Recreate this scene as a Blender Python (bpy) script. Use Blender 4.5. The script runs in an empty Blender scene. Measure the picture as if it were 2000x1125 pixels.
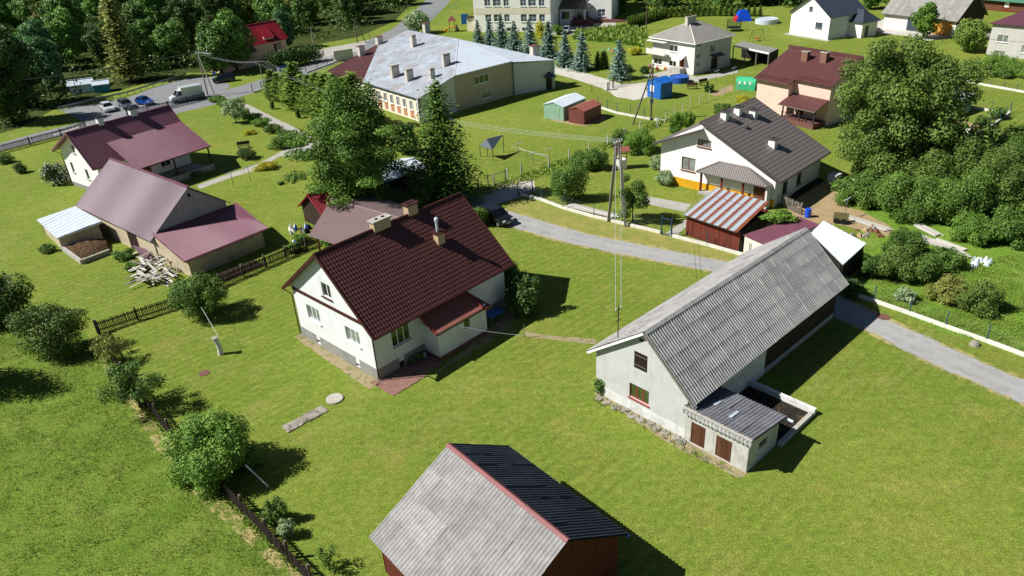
import bpy, math, random
import numpy as np
from mathutils import Vector, Matrix
random.seed(7); np.random.seed(7)
SC = bpy.context.scene
COL = SC.collection
R = math.radians
# ------------------------------------------------------------------ camera, sky, sun, exposure
CAM_H = 32.0; FPX = 1455.0; PITCH = R(28.41); ROLL = R(-3.5)
_cp, _sp, _cr, _sr = math.cos(PITCH), math.sin(PITCH), math.cos(ROLL), math.sin(ROLL)
CF = Vector((0, _cp, -_sp)); _u = Vector((0, _sp, _cp)); _x = Vector((1, 0, 0))
CX = _cr*_x + _sr*_u; CU = -_sr*_x + _cr*_u
CC = Vector((0, 0, CAM_H))
cam_d = bpy.data.cameras.new('camera'); cam = bpy.data.objects.new('camera', cam_d); COL.objects.link(cam)
cam.matrix_world = Matrix(((CX.x, CU.x, -CF.x, 0), (CX.y, CU.y, -CF.y, 0), (CX.z, CU.z, -CF.z, CAM_H), (0, 0, 0, 1)))
cam_d.sensor_width = 36; cam_d.lens = FPX/2000*36; cam_d.clip_end = 6000; cam_d.clip_start = .5
SC.camera = cam
SUN_EL = R(45); SHADOW_AZ = R(4)          # shadows run along +x, slightly away
world = bpy.data.worlds.new('World'); SC.world = world; world.use_nodes = True
wn = world.node_tree; bg = wn.nodes['Background']
sky = wn.nodes.new('ShaderNodeTexSky'); sky.sky_type = 'NISHITA'; sky.sun_disc = False
sky.air_density = .5; sky.dust_density = .2; sky.sun_elevation = SUN_EL; sky.sun_rotation = math.atan2(-math.cos(SHADOW_AZ), -math.sin(SHADOW_AZ))
wn.links.new(sky.outputs[0], bg.inputs[0]); bg.inputs[1].default_value = 0.05
sd = bpy.data.lights.new('sun', 'SUN'); sd.energy = 5.0; sd.angle = R(.5); sd.color = (1, .975, .935)
sun = bpy.data.objects.new('sun', sd); COL.objects.link(sun)
sun.rotation_euler = Vector((math.cos(SHADOW_AZ)*math.cos(SUN_EL), math.sin(SHADOW_AZ)*math.cos(SUN_EL), -math.sin(SUN_EL))).to_track_quat('-Z', 'Y').to_euler()
SC.view_settings.view_transform = 'Standard'; SC.view_settings.look = 'None'
SC.view_settings.exposure = 0.54; SC.view_settings.gamma = 1

# ------------------------------------------------------------------ pixel -> place
def ray(px, py): return (px-1000)/FPX*CX - (py-562.5)/FPX*CU + CF
def G(px, py, z=0.0):
    d = ray(px, py); t = (z-CAM_H)/d.z
    p = CC + t*d; p.z = z; return p
def proj(p):
    d = Vector(p)-CC; zc = d.dot(CF)
    return (1000+FPX*d.dot(CX)/zc, 562.5-FPX*d.dot(CU)/zc)

# ------------------------------------------------------------------ mesh builder
class MB:
    def __init__(s): s.v = []; s.f = []
    def vert(s, p): s.v.append(tuple(p)); return len(s.v)-1
    def poly(s, pts): s.f.append([s.vert(p) for p in pts]); return s
    def box(s, x0, x1, y0, y1, z0, z1):
        i = len(s.v)
        s.v += [(x0,y0,z0),(x1,y0,z0),(x1,y1,z0),(x0,y1,z0),(x0,y0,z1),(x1,y0,z1),(x1,y1,z1),(x0,y1,z1)]
        s.f += [[i+a for a in q] for q in ((0,3,2,1),(4,5,6,7),(0,1,5,4),(1,2,6,5),(2,3,7,6),(3,0,4,7))]
        return s
    def slab(s, pts, off):                 # polygon extruded by vector off
        n = len(pts); i = len(s.v); off = Vector(off)
        s.v += [tuple(p) for p in pts] + [tuple(Vector(p)+off) for p in pts]
        s.f.append([i+k for k in range(n)][::-1]); s.f.append([i+n+k for k in range(n)])
        for k in range(n): s.f.append([i+k, i+(k+1) % n, i+n+(k+1) % n, i+n+k])
        return s
    def beam(s, a, b, w, h, up=(0,0,1)):
        a = Vector(a); b = Vector(b); d = (b-a).normalized(); up = Vector(up)
        if abs(d.dot(up)) > .98: up = Vector((1,0,0))
        x = d.cross(up).normalized(); y = x.cross(d)
        q = [a+x*sx*w/2+y*sy*h/2 for sx, sy in ((-1,-1),(1,-1),(1,1),(-1,1))]
        return s.slab(q, b-a)
    def tube(s, pts, r, n=6, r2=None):
        pts = [Vector(p) for p in pts]; m = len(pts); rings = []
        for k, p in enumerate(pts):
            d = (pts[min(k+1, m-1)]-pts[max(k-1, 0)]).normalized()
            a = d.cross(Vector((0,0,1)) if abs(d.z) < .95 else Vector((1,0,0))).normalized(); b = a.cross(d)
            rr = r if r2 is None else r+(r2-r)*k/(m-1)
            if isinstance(r, (list, tuple)): rr = r[k]
            i = len(s.v)
            for j in range(n):
                t = 2*math.pi*j/n; s.v.append(tuple(p+a*rr*math.cos(t)+b*rr*math.sin(t)))
            rings.append(i)
        for k in range(m-1):
            for j in range(n):
                s.f.append([rings[k]+j, rings[k]+(j+1) % n, rings[k+1]+(j+1) % n, rings[k+1]+j])
        s.f.append([rings[0]+j for j in range(n)][::-1]); s.f.append([rings[-1]+j for j in range(n)])
        return s
    def lathe(s, prof, n=16, c=(0,0,0)):
        rings = []
        for r, z in prof:
            i = len(s.v)
            for j in range(n):
                t = 2*math.pi*j/n; s.v.append((c[0]+r*math.cos(t), c[1]+r*math.sin(t), c[2]+z))
            rings.append(i)
        for k in range(len(prof)-1):
            for j in range(n): s.f.append([rings[k]+j, rings[k]+(j+1) % n, rings[k+1]+(j+1) % n, rings[k+1]+j])
        s.f.append([rings[0]+j for j in range(n)][::-1]); s.f.append([rings[-1]+j for j in range(n)])
        return s
    def mesh(s, name, mat, smooth=False):
        me = bpy.data.meshes.new(name); me.from_pydata(s.v, [], s.f)
        if mat: me.materials.append(mat)
        if smooth: me.polygons.foreach_set('use_smooth', [True]*len(me.polygons))
        me.update(); return me
    def build(s, name, mat, parent=None, smooth=False, loc=None, rz=0):
        return mo(name, s.mesh(name, mat, smooth), parent, loc, rz)
def mo(name, me, parent=None, loc=None, rz=0):
    o = bpy.data.objects.new(name, me); COL.objects.link(o)
    if parent: o.parent = parent
    if loc is not None: o.location = loc
    if rz: o.rotation_euler = (0, 0, rz)
    return o
def thing(name, label, cat, loc=(0,0,0), rz=0, group=None):
    o = bpy.data.objects.new(name, None); COL.objects.link(o); o.empty_display_size = .3
    o.location = loc; o.rotation_euler = (0, 0, rz); tag(o, label, cat, group); return o
def tag(o, label, cat, group=None):
    o['label'] = label; o['category'] = cat
    if group: o['group'] = group
    return o
def kind(o, k, label=None):
    o['kind'] = k
    if label: o['label'] = label
    return o
def copy_tree(o, parent=None):
    c = o.copy(); COL.objects.link(c); c.parent = parent
    for ch in list(o.children): copy_tree(ch, c)
    return c

# ------------------------------------------------------------------ materials
MATS = {}
def rgb(h): 
    h = h.lstrip('#'); c = [int(h[i:i+2], 16)/255 for i in (0, 2, 4)]
    return tuple((x/12.92 if x <= .04045 else ((x+.055)/1.055)**2.4) for x in c)+(1,)
class NT:
    def __init__(s, name):
        s.m = bpy.data.materials.new(name); s.m.use_nodes = True; s.t = s.m.node_tree
        s.p = s.t.nodes['Principled BSDF']; s.out = s.t.nodes['Material Output']; MATS[name] = s.m
        s._tc = None
    def n(s, t, **kw):
        nd = s.t.nodes.new(t)
        for k, v in kw.items(): setattr(nd, k, v)
        return nd
    def l(s, a, b): s.t.links.new(a, b)
    def coord(s, scale=(1,1,1), world=False, rot=0):
        if world: src = s.n('ShaderNodeNewGeometry').outputs['Position']
        else: src = s.n('ShaderNodeTexCoord').outputs['Object']
        mp = s.n('ShaderNodeMapping'); mp.inputs['Scale'].default_value = scale; mp.inputs['Rotation'].default_value = (0, 0, rot)
        s.l(src, mp.inputs[0]); return mp.outputs[0]
    def noise(s, co, scale, detail=4, rough=.6, dist=0):
        t = s.n('ShaderNodeTexNoise'); t.inputs['Scale'].default_value = scale; t.inputs['Detail'].default_value = detail
        t.inputs['Roughness'].default_value = rough; t.inputs['Distortion'].default_value = dist
        s.l(co, t.inputs['Vector']); return t.outputs['Fac']
    def ramp(s, fac, stops):
        r = s.n('ShaderNodeValToRGB'); e = r.color_ramp.elements
        while len(e) < len(stops): e.new(.5)
        for k, (p, c) in enumerate(stops): e[k].position = p; e[k].color = c if len(c) == 4 else (*c, 1)
        s.l(fac, r.inputs[0]); return r.outputs[0]
    def mix(s, fac, a, b, mode='MIX'):
        m = s.n('ShaderNodeMix', data_type='RGBA', blend_type=mode)
        for sock, v in ((m.inputs[0], fac), (m.inputs[6], a), (m.inputs[7], b)):
            if hasattr(v, 'links'): s.l(v, sock)
            else: sock.default_value = v if not isinstance(v, (int, float)) or sock == m.inputs[0] else (v, v, v, 1)
        return m.outputs[2]
    def math(s, op, a, b=0.5):
        m = s.n('ShaderNodeMath', operation=op)
        for sock, v in ((m.inputs[0], a), (m.inputs[1], b)):
            if hasattr(v, 'links'): s.l(v, sock)
            else: sock.default_value = v
        return m.outputs[0]
    def bump(s, h, strength=.3, dist=.02):
        b = s.n('ShaderNodeBump'); b.inputs['Strength'].default_value = strength; b.inputs['Distance'].default_value = dist
        s.l(h, b.inputs['Height']); s.l(b.outputs[0], s.p.inputs['Normal'])
    def objvar(s, col, amt):
        oi = s.n('ShaderNodeObjectInfo')
        v = s.math('MULTIPLY_ADD', oi.outputs['Random'], 2*amt); v.node.inputs[2].default_value = 1-amt
        cb = s.n('ShaderNodeCombineColor'); 
        for k in range(3): s.l(v, cb.inputs[k])
        return s.mix(1.0, col, cb.outputs[0], 'MULTIPLY')
    def done(s, col, rough=.8, metal=0, spec=.3):
        if hasattr(col, 'links'): s.l(col, s.p.inputs['Base Color'])
        else: s.p.inputs['Base Color'].default_value = col
        s.p.inputs['Roughness'].default_value = rough; s.p.inputs['Metallic'].default_value = metal
        s.p.inputs['Specular IOR Level'].default_value = spec
        return s.m
def pm(name, c, var=.12, scale=2.0, rough=.8, metal=0, spec=.3, bump=0, bscale=60, objvar=0, stretch=(1,1,1), dirt=None, dscale=.7, damt=.5, dlo=.5, dhi=.75, bdist=.01, streak=0):
    """weathered surface: base colour, mottling, optional stains of another colour, fine relief"""
    t = NT(name); c = rgb(c) if isinstance(c, str) else c
    co = t.coord(stretch)
    lo = tuple(max(0, x*(1-var)) for x in c[:3])+(1,); hi = tuple(min(1, x*(1+var)) for x in c[:3])+(1,)
    col = t.ramp(t.noise(co, scale, 8, .65), [(.3, lo), (.7, hi)])
    if dirt:
        d = rgb(dirt) if isinstance(dirt, str) else dirt
        f = t.ramp(t.noise(co, dscale, 8, .7, .4), [(dlo, (0,0,0)), (dhi, (damt,)*3)])
        col = t.mix(f, col, d)
    if streak:
        f = t.ramp(t.noise(t.coord((3.2,3.2,.22)), 1.0, 6, .75), [(.50, (0,0,0)), (.78, (streak,)*3)]); col = t.mix(f, col, tuple(x*.55 for x in c[:3])+(1,))
    if objvar: col = t.objvar(col, objvar)
    if bump: t.bump(t.noise(t.coord(), bscale, 3), bump, bdist)
    return t.done(col, rough, metal, spec)
def M(k): return MATS[k]

# walls, woods, metals
pm('white_plaster', '#d9dbdb', .05, 1.2, .9, bump=.25, bscale=90, dirt='#a9a79a', dscale=.5, damt=.35, dlo=.5, dhi=.8, streak=.3)
pm('bright_white', '#eceae4', .04, 1.5, .9, bump=.2, dirt='#c9c6ba', dscale=.6, damt=.3)
pm('grey_plaster', '#bcbdba', .07, .8, .95, bump=.35, bscale=50, dirt='#8f8d82', dscale=.45, damt=.45, dlo=.5, dhi=.85, streak=.4)
pm('limewash', '#cfd0cc', .08, 1, .95, streak=.5, bump=.4, bscale=40, dirt='#7c7a6c', dscale=.9, damt=.6, dlo=.48, dhi=.75)
pm('block_wall', '#b9b7b0', .1, 1.3, .95, streak=.5, bump=.4, bscale=40, dirt='#7f7868', dscale=.8, damt=.5)
pm('old_brick_pale', '#b7a98e', .16, 3, .95, bump=.4, bscale=30, dirt='#6f6554', dscale=.8, damt=.6)
pm('plinth_grey', '#8b8b85', .12, 1.5, .95, bump=.3, dirt='#5f5f58', damt=.5)
pm('plinth_red', '#6d4a44', .15, 4, .9, bump=.3)
pm('render_pink', '#dcbcab', .04, 1.2, .9, bump=.15, dirt='#b79888', damt=.3)
pm('render_cream', '#ddd5c0', .05, 1.2, .9, bump=.15, dirt='#b9aa86', damt=.3)
pm('render_beige', '#b9ab90', .14, 6, .95, bump=.5, bscale=40, dirt='#8d826c', damt=.4)
pm('render_pale', '#cfd0c8', .08, 5, .95, bump=.4, bscale=40, dirt='#a3a49b', damt=.3)
pm('render_stucco', '#bab8b2', .14, 7, .95, streak=.4, bump=.5, bscale=40, dirt='#8a857a', damt=.4)
pm('yellow_paint', '#cf9a14', .06, 1.5, .8, bump=.15, dirt='#9b7a22', damt=.3)
pm('orange_panel', '#b5744a', .08, 3, .7)
pm('concrete', '#a9a69c', .14, 2.5, .95, bump=.4, bscale=30, dirt='#6e6b60', damt=.6)
pm('concrete_white', '#d6d3c8', .08, 2.5, .95, bump=.3, bscale=30, dirt='#8b877a', damt=.5)
pm('old_concrete', '#9a9488', .2, 2, .95, bump=.6, bscale=20, dirt='#4e483c', dscale=1.6, damt=.85, dlo=.42, dhi=.6)
pm('stone', '#8d887c', .25, 3, .95, bump=.6, bscale=15, objvar=.25)
pm('wood_dark', '#3a2c22', .35, 3, .85, bump=.4, bscale=30, stretch=(6,6,.6), objvar=.2)
pm('wood_black', '#231c18', .3, 3, .85, bump=.3, stretch=(6,6,.6), objvar=.3)
pm('wood_grey', '#7d766b', .3, 3, .9, bump=.4, stretch=(6,6,.6), objvar=.25)
pm('wood_brown', '#6b4630', .3, 3, .85, bump=.3, stretch=(6,6,.5), objvar=.15)
pm('wood_red', '#6a2f1f', .35, 4, .85, bump=.4, stretch=(5,5,.5), objvar=.25, dirt='#2e1a14', dscale=1, damt=.6)
pm('wood_pale', '#b79a6a', .15, 3, .8, bump=.2, objvar=.12)
pm('wood_orange', '#c58a3c', .12, 3, .6, stretch=(5,5,.5))
pm('fence_wood', '#2f2620', .4, 4, .9, objvar=.35, stretch=(5,5,.6))
pm('fence_top', '#6b6255', .3, 4, .9, objvar=.2)
pm('tile_metal', '#4f2d2a', .1, 1.2, .45, spec=.4, dirt='#3a1b19', dscale=.35, damt=.35)
pm('trim_brown', '#44231f', .15, 3, .5)
pm('tile_light', '#7d6a69', .06, 1.2, .4, spec=.5, dirt='#8c7672', dscale=.5, damt=.3)
pm('plum_metal', '#774a58', .1, 1, .42, spec=.45, dirt='#5a3a3c', dscale=.4, damt=.5)
pm('plum_pale', '#5e434f', .06, 1, .45, spec=.45, dirt='#6c4c58', dscale=.4, damt=.4)
pm('red_metal', '#8a1f2b', .12, 1, .4, spec=.45)
pm('redbrown_metal', '#8a5246', .12, 1, .45, spec=.4, dirt='#6d3a32', damt=.4)
pm('red_trim', '#8c3531', .1, 2, .5)
pm('pink_trim', '#7d4445', .14, 2, .5, dirt='#b39c98', dscale=.5, damt=.6, dlo=.6, dhi=.66)
pm('brown_roof', '#5a3836', .1, 1, .45, spec=.4, dirt='#4a2a2a', damt=.4)
pm('taupe_metal', '#6a625e', .06, 1, .42, spec=.45, dirt='#5a524e', dscale=.5, damt=.3)
pm('taupe_dark', '#4b4442', .1, 1, .5)
pm('slate_metal', '#39424c', .1, 1, .4, spec=.5)
pm('purple_roof', '#56323f', .1, 1.5, .6)
pm('green_roof', '#3d6b55', .1, 1.5, .5)
pm('galv', '#bcc6ce', .05, 1.4, .45, metal=.0, spec=.5, dirt='#a3abb2', dscale=.5, damt=.4)
pm('galv_green', '#8fb09a', .12, 1.2, .45, metal=.2, spec=.5, stretch=(4,4,.6))
pm('grey_shingle', '#85827c', .14, 2, .9, bump=.3, dirt='#66635c', dscale=.8, damt=.6, stretch=(1,1,1))
pm('blue_paint', '#1b5fb0', .08, 1.5, .45, spec=.4)
pm('teal_paint', '#3f8f98', .08, 2, .6)
pm('blue_plastic', '#1448c4', .05, 2, .35, spec=.5)
pm('garage_brown', '#6d3f38', .1, 1.5, .5, stretch=(5,5,.6))
pm('white_paint', '#e9e9e6', .03, 2, .5, spec=.4)
pm('grey_metal', '#7f858a', .1, 3, .45, metal=.5)
pm('dark_metal', '#24282b', .15, 3, .5, metal=.2)
pm('blue_post', '#2e4a66', .12, 3, .5)
pm('mast_concrete', '#8f8a80', .15, 3, .95, bump=.3, dirt='#69645a', damt=.5)
pm('pole_wood', '#5d5348', .25, 3, .9, stretch=(6,6,.4))
pm('chimney_buff', '#b79e80', .1, 5, .9, bump=.3, bscale=30)
pm('chimney_grey', '#bdb8ac', .12, 3, .9, bump=.3, dirt='#7b776c', damt=.5)
pm('brick_brown', '#7d5b4c', .2, 6, .9, bump=.3)
pm('soil', '#5d4a36', .4, 3, 1, bump=.8, bscale=12, dirt='#33271b', dscale=2, damt=.7, bdist=.05)
pm('manure', '#4d3a26', .5, 4, 1, bump=1, bscale=9, dirt='#8a6a40', dscale=3, damt=.6, bdist=.08)
pm('muck_dark', '#262019', .5, 3, 1, bump=.8, bscale=10, dirt='#77623c', dscale=.9, damt=.9, dlo=.55, dhi=.7, bdist=.05)
pm('rubber', '#15151a', .1, 3, .7)
pm('plastic_white', '#e6e6e2', .04, 3, .4, spec=.5)
pm('tarp_green', '#3fae7c', .08, 2, .3, spec=.5)
pm('tarp_blue', '#2352a8', .1, 2, .5)
pm('red_plastic', '#b0232a', .08, 2, .4)
pm('bark', '#5a4c3e', .3, 5, .95, bump=.6, bscale=20, stretch=(3,3,.6))
pm('bark_dark', '#40362c', .3, 5, .95, bump=.6, bscale=20, stretch=(3,3,.6))
pm('wire', '#aeb4b6', .05, 2, .6)
pm('wire_dark', '#33383a', .05, 2, .6)
pm('insulator', '#d9dcd8', .05, 2, .3, spec=.6)
def glass(name, c, rough=.08):
    t = NT(name); co = t.coord((1,1,1), True)
    col = t.ramp(t.noise(co, .9, 3), [(.35, tuple(x*.5 for x in rgb(c)[:3])+(1,)), (.65, rgb(c))])
    return t.done(col, rough, 0, .8)
glass('pane_dark', '#2a3030'); glass('pane_curtain', '#8b918c', .15); glass('pane_green', '#47532f', .1); glass('pane_blue', '#4a5a66', .1)
glass('car_glass', '#14181b', .05)
def carpaint(n, c, metal=.3): 
    t = NT(n); m = t.done(rgb(c), .28, metal, .5); t.p.inputs['Coat Weight'].default_value = .6; t.p.inputs['Coat Roughness'].default_value = .05
for n, c in (('car_white', '#dfe1e2'), ('car_grey', '#49545a'), ('car_blue', '#1f55a8'), ('car_black', '#15181d'), ('car_silver', '#aeb4b8'), ('car_navy', '#1d3f78')): carpaint(n, c)
pm('headlight', '#dfe3e6', .02, 2, .1, spec=.8); pm('taillight', '#9a1016', .05, 2, .2, spec=.6)

# weathered fibre-cement sheets, lighter or darker sheet by sheet
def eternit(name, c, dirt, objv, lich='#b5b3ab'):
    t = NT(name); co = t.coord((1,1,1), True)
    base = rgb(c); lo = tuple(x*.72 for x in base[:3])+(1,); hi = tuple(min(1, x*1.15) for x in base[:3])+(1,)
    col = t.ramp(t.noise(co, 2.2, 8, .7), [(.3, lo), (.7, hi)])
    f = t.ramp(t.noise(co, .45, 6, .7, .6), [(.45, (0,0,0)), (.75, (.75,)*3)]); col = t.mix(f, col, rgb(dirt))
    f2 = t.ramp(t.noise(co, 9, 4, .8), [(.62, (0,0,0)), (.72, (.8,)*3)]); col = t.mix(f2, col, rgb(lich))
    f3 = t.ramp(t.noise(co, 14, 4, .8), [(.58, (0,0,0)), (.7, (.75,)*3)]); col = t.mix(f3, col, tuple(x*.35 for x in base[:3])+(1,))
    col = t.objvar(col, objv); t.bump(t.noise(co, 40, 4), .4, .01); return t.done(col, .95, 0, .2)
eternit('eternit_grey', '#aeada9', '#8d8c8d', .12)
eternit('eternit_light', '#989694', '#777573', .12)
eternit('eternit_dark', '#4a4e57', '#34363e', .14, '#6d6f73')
eternit('eternit_mid', '#75767c', '#5c5d62', .12)
eternit('eternit_far', '#8d8b85', '#6f6d66', .12)
pm('wood_olive', '#6b6440', .2, 3, .9)
pm('wood_white', '#b8b4aa', .2, 3, .9, bump=.4, stretch=(5,5,.6), objvar=.2)
# ------------------------------------------------------------------ building kit (all in a building's own frame: u along the ridge, v across, z up)
def clip(poly, a, b):                      # keep the left of a->b
    out = []; n = len(poly)
    side = lambda p: (b[0]-a[0])*(p[1]-a[1])-(b[1]-a[1])*(p[0]-a[0])
    for i in range(n):
        p, q = poly[i], poly[(i+1) % n]; sp, sq = side(p), side(q)
        if sp >= -1e-9: out.append(p)
        if (sp > 1e-9 and sq < -1e-9) or (sp < -1e-9 and sq > 1e-9):
            t = sp/(sp-sq); out.append((p[0]+(q[0]-p[0])*t, p[1]+(q[1]-p[1])*t))
    return out
class Bld:
    """a building: root Empty and wall planes that know how pixels fall on them"""
    def __init__(s, name, label, cat, cx, cy, th, L, W, group=None):
        s.L, s.W, s.th = L, W, R(th); s.o = thing(name, label, cat, (cx, cy, 0), s.th, group); s.c = Vector((cx, cy, 0))
        s.eu = Vector((math.cos(s.th), math.sin(s.th), 0)); s.ev = Vector((-math.sin(s.th), math.cos(s.th), 0))
        l, w = L/2, W/2
        # side: start point, direction, outward normal, length (local)
        s.sides = {'N': ((-l,-w), (1,0), (0,-1), L), 'R': ((l,-w), (0,1), (1,0), W), 'F': ((l,w), (-1,0), (0,1), L), 'L': ((-l,w), (0,-1), (-1,0), W)}
    def loc(s, p):                         # world -> local
        d = Vector(p)-s.c; return Vector((d.dot(s.eu), d.dot(s.ev), d.z))
    def wld(s, u, v, z=0): return s.c+s.eu*u+s.ev*v+Vector((0,0,z))
    def pt(s, side, t, z, d=0):
        p, e, n, _ = s.sides[side]; return Vector((p[0]+e[0]*t+n[0]*d, p[1]+e[1]*t+n[1]*d, z))
    def onwall(s, side, px, py):           # pixel -> (t, z) on that wall plane
        p, e, n, _ = s.sides[side]
        P = s.wld(*p); N = s.eu*n[0]+s.ev*n[1]; E = s.eu*e[0]+s.ev*e[1]
        d = ray(px, py); k = (P-CC).dot(N)/d.dot(N); q = CC+d*k
        return ((q-P).dot(E), q.z)
    def hole(s, side, tl, br):
        a = s.onwall(side, *tl); b = s.onwall(side, *br); return (min(a[0], b[0]), max(a[0], b[0]), min(a[1], b[1]), max(a[1], b[1]))
    def wall(s, side, mat, outline=None, h=3, holes=(), depth=.16, z0=0, name='wall'):
        w = s.sides[side][3]; outline = outline or [(0, z0), (w, z0), (w, h), (0, h)]
        xs = sorted({min(p[0] for p in outline), max(p[0] for p in outline), *[x for q in holes for x in q[:2]]})
        zs = sorted({min(p[1] for p in outline), max(p[1] for p in outline), *[x for q in holes for x in q[2:]]})
        mb = MB()
        for i in range(len(xs)-1):
            for j in range(len(zs)-1):
                cx, cz = (xs[i]+xs[i+1])/2, (zs[j]+zs[j+1])/2
                if any(q[0] < cx < q[1] and q[2] < cz < q[3] for q in holes): continue
                c = [(xs[i], zs[j]), (xs[i+1], zs[j]), (xs[i+1], zs[j+1]), (xs[i], zs[j+1])]
                for k in range(len(outline)):
                    c = clip(c, outline[k], outline[(k+1) % len(outline)])
                    if len(c) < 3: break
                if len(c) >= 3: mb.poly([s.pt(side, *q) for q in c])
        for a, b, c, d in holes:
            A, B, C_, D = (a, c), (b, c), (b, d), (a, d)
            for p, q in ((B, A), (C_, B), (D, C_), (A, D)):
                mb.poly([s.pt(side, *q), s.pt(side, *p), s.pt(side, p[0], p[1], -depth), s.pt(side, q[0], q[1], -depth)])
        # inner skin so that the wall has a real thickness
        mb.poly([s.pt(side, t, z, -depth-.12) for t, z in outline][::-1])
        return mb.build(name, mat, s.o)
    def window(s, side, hole, nx=2, ny=1, frame='white_paint', pane='pane_dark', sill='white_paint', fw=.06, recess=.1, sillout=.14, name='window'):
        a, b, c, d = hole; mb = MB(); P = lambda t, z, dd: s.pt(side, t, z, dd)
        def bar(t0, t1, z0, z1, d0, d1):
            mb.slab([P(t0, z0, d0), P(t1, z0, d0), P(t1, z1, d0), P(t0, z1, d0)], P(0, 0, d1)-P(0, 0, d0))
        d0, d1 = -recess-.05, -recess
        bar(a, a+fw, c, d, d0, d1); bar(b-fw, b, c, d, d0, d1); bar(a+fw, b-fw, c, c+fw, d0, d1); bar(a+fw, b-fw, d-fw, d, d0, d1)
        for i in range(1, nx): t = a+(b-a)*i/nx; bar(t-fw*.6, t+fw*.6, c+fw, d-fw, d0, d1-.003)
        for j in range(1, ny):
            z = c+(d-c)*j/ny if ny > 1 and name != 'school' else c+(d-c)*.32
            bar(a+fw, b-fw, z-fw*.5, z+fw*.5, d0, d1-.006)
        w = mb.build('window', M(frame), s.o)
        for i in range(nx):
            for j in range(ny):
                t0, t1 = a+(b-a)*i/nx+fw*.6, a+(b-a)*(i+1)/nx-fw*.6
                zz = [c, c+(d-c)*.32, d] if ny == 2 else [c, d]
                q = MB(); q.slab([P(t0, zz[j]+fw*.5, d0+.012), P(t1, zz[j]+fw*.5, d0+.012), P(t1, zz[j+1]-fw*.5, d0+.012), P(t0, zz[j+1]-fw*.5, d0+.012)], P(0, 0, d0+.02)-P(0, 0, d0))
                q.build('pane', M(pane), w)
        if sill:
            q = MB(); q.slab([P(a-.08, c, -recess), P(b+.08, c, -recess), P(b+.08, c-.02, sillout), P(a-.08, c-.02, sillout)], (0, 0, -.05)); q.build('sill', M(sill), w)
        return w
    def panel(s, side, rect, mat, name, out=.03, parent=None, boards=0, gap=.012, back=.02):
        """door or shutter: flat, or of single upright boards"""
        a, b, c, d = rect; P = lambda t, z, dd: s.pt(side, t, z, dd); mb = MB()
        mb.slab([P(a, c, -back), P(b, c, -back), P(b, d, -back), P(a, d, -back)], P(0, 0, out if not boards else out*.4)-P(0, 0, -back))
        o = mb.build(name, M(mat), parent or s.o)
        for k in range(boards):
            t0 = a+(b-a)*k/boards+gap/2; t1 = a+(b-a)*(k+1)/boards-gap/2; q = MB()
            q.slab([P(t0, c, out*.4), P(t1, c, out*.4), P(t1, d, out*.4), P(t0, d, out*.4)], P(0, 0, out+random.uniform(-.006, .006))-P(0, 0, out*.4)); q.build('board', M(mat), o)
        return o
    def band(s, side, t0, t1, z0, z1, mat, name, out=.04, parent=None):
        P = lambda t, z, dd: s.pt(side, t, z, dd); mb = MB()
        mb.slab([P(t0, z0, -.01), P(t1, z0, -.01), P(t1, z1, -.01), P(t0, z1, -.01)], P(0, 0, out)-P(0, 0, -.01)); return mb.build(name, M(mat), parent or s.o)
    def gable(s, side, hN, hF, zr, vr=0, z0=0):
        """outline of a gable wall; N and F are the wall heights at the near and far side"""
        w = s.W
        if side == 'L': return [(0, z0), (w, z0), (w, hN), (w/2-vr, zr), (0, hF)]
        return [(0, z0), (w, z0), (w, hF), (w/2+vr, zr), (0, hN)]
    def plinth(s, h, mat, out=.035, sides='NRFL'):
        for k in sides:
            w = s.sides[k][3]; s.band(k, -out+.004, w+out-.004, 0, h, mat, 'plinth', out+(.002 if k in 'NF' else 0))

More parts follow.
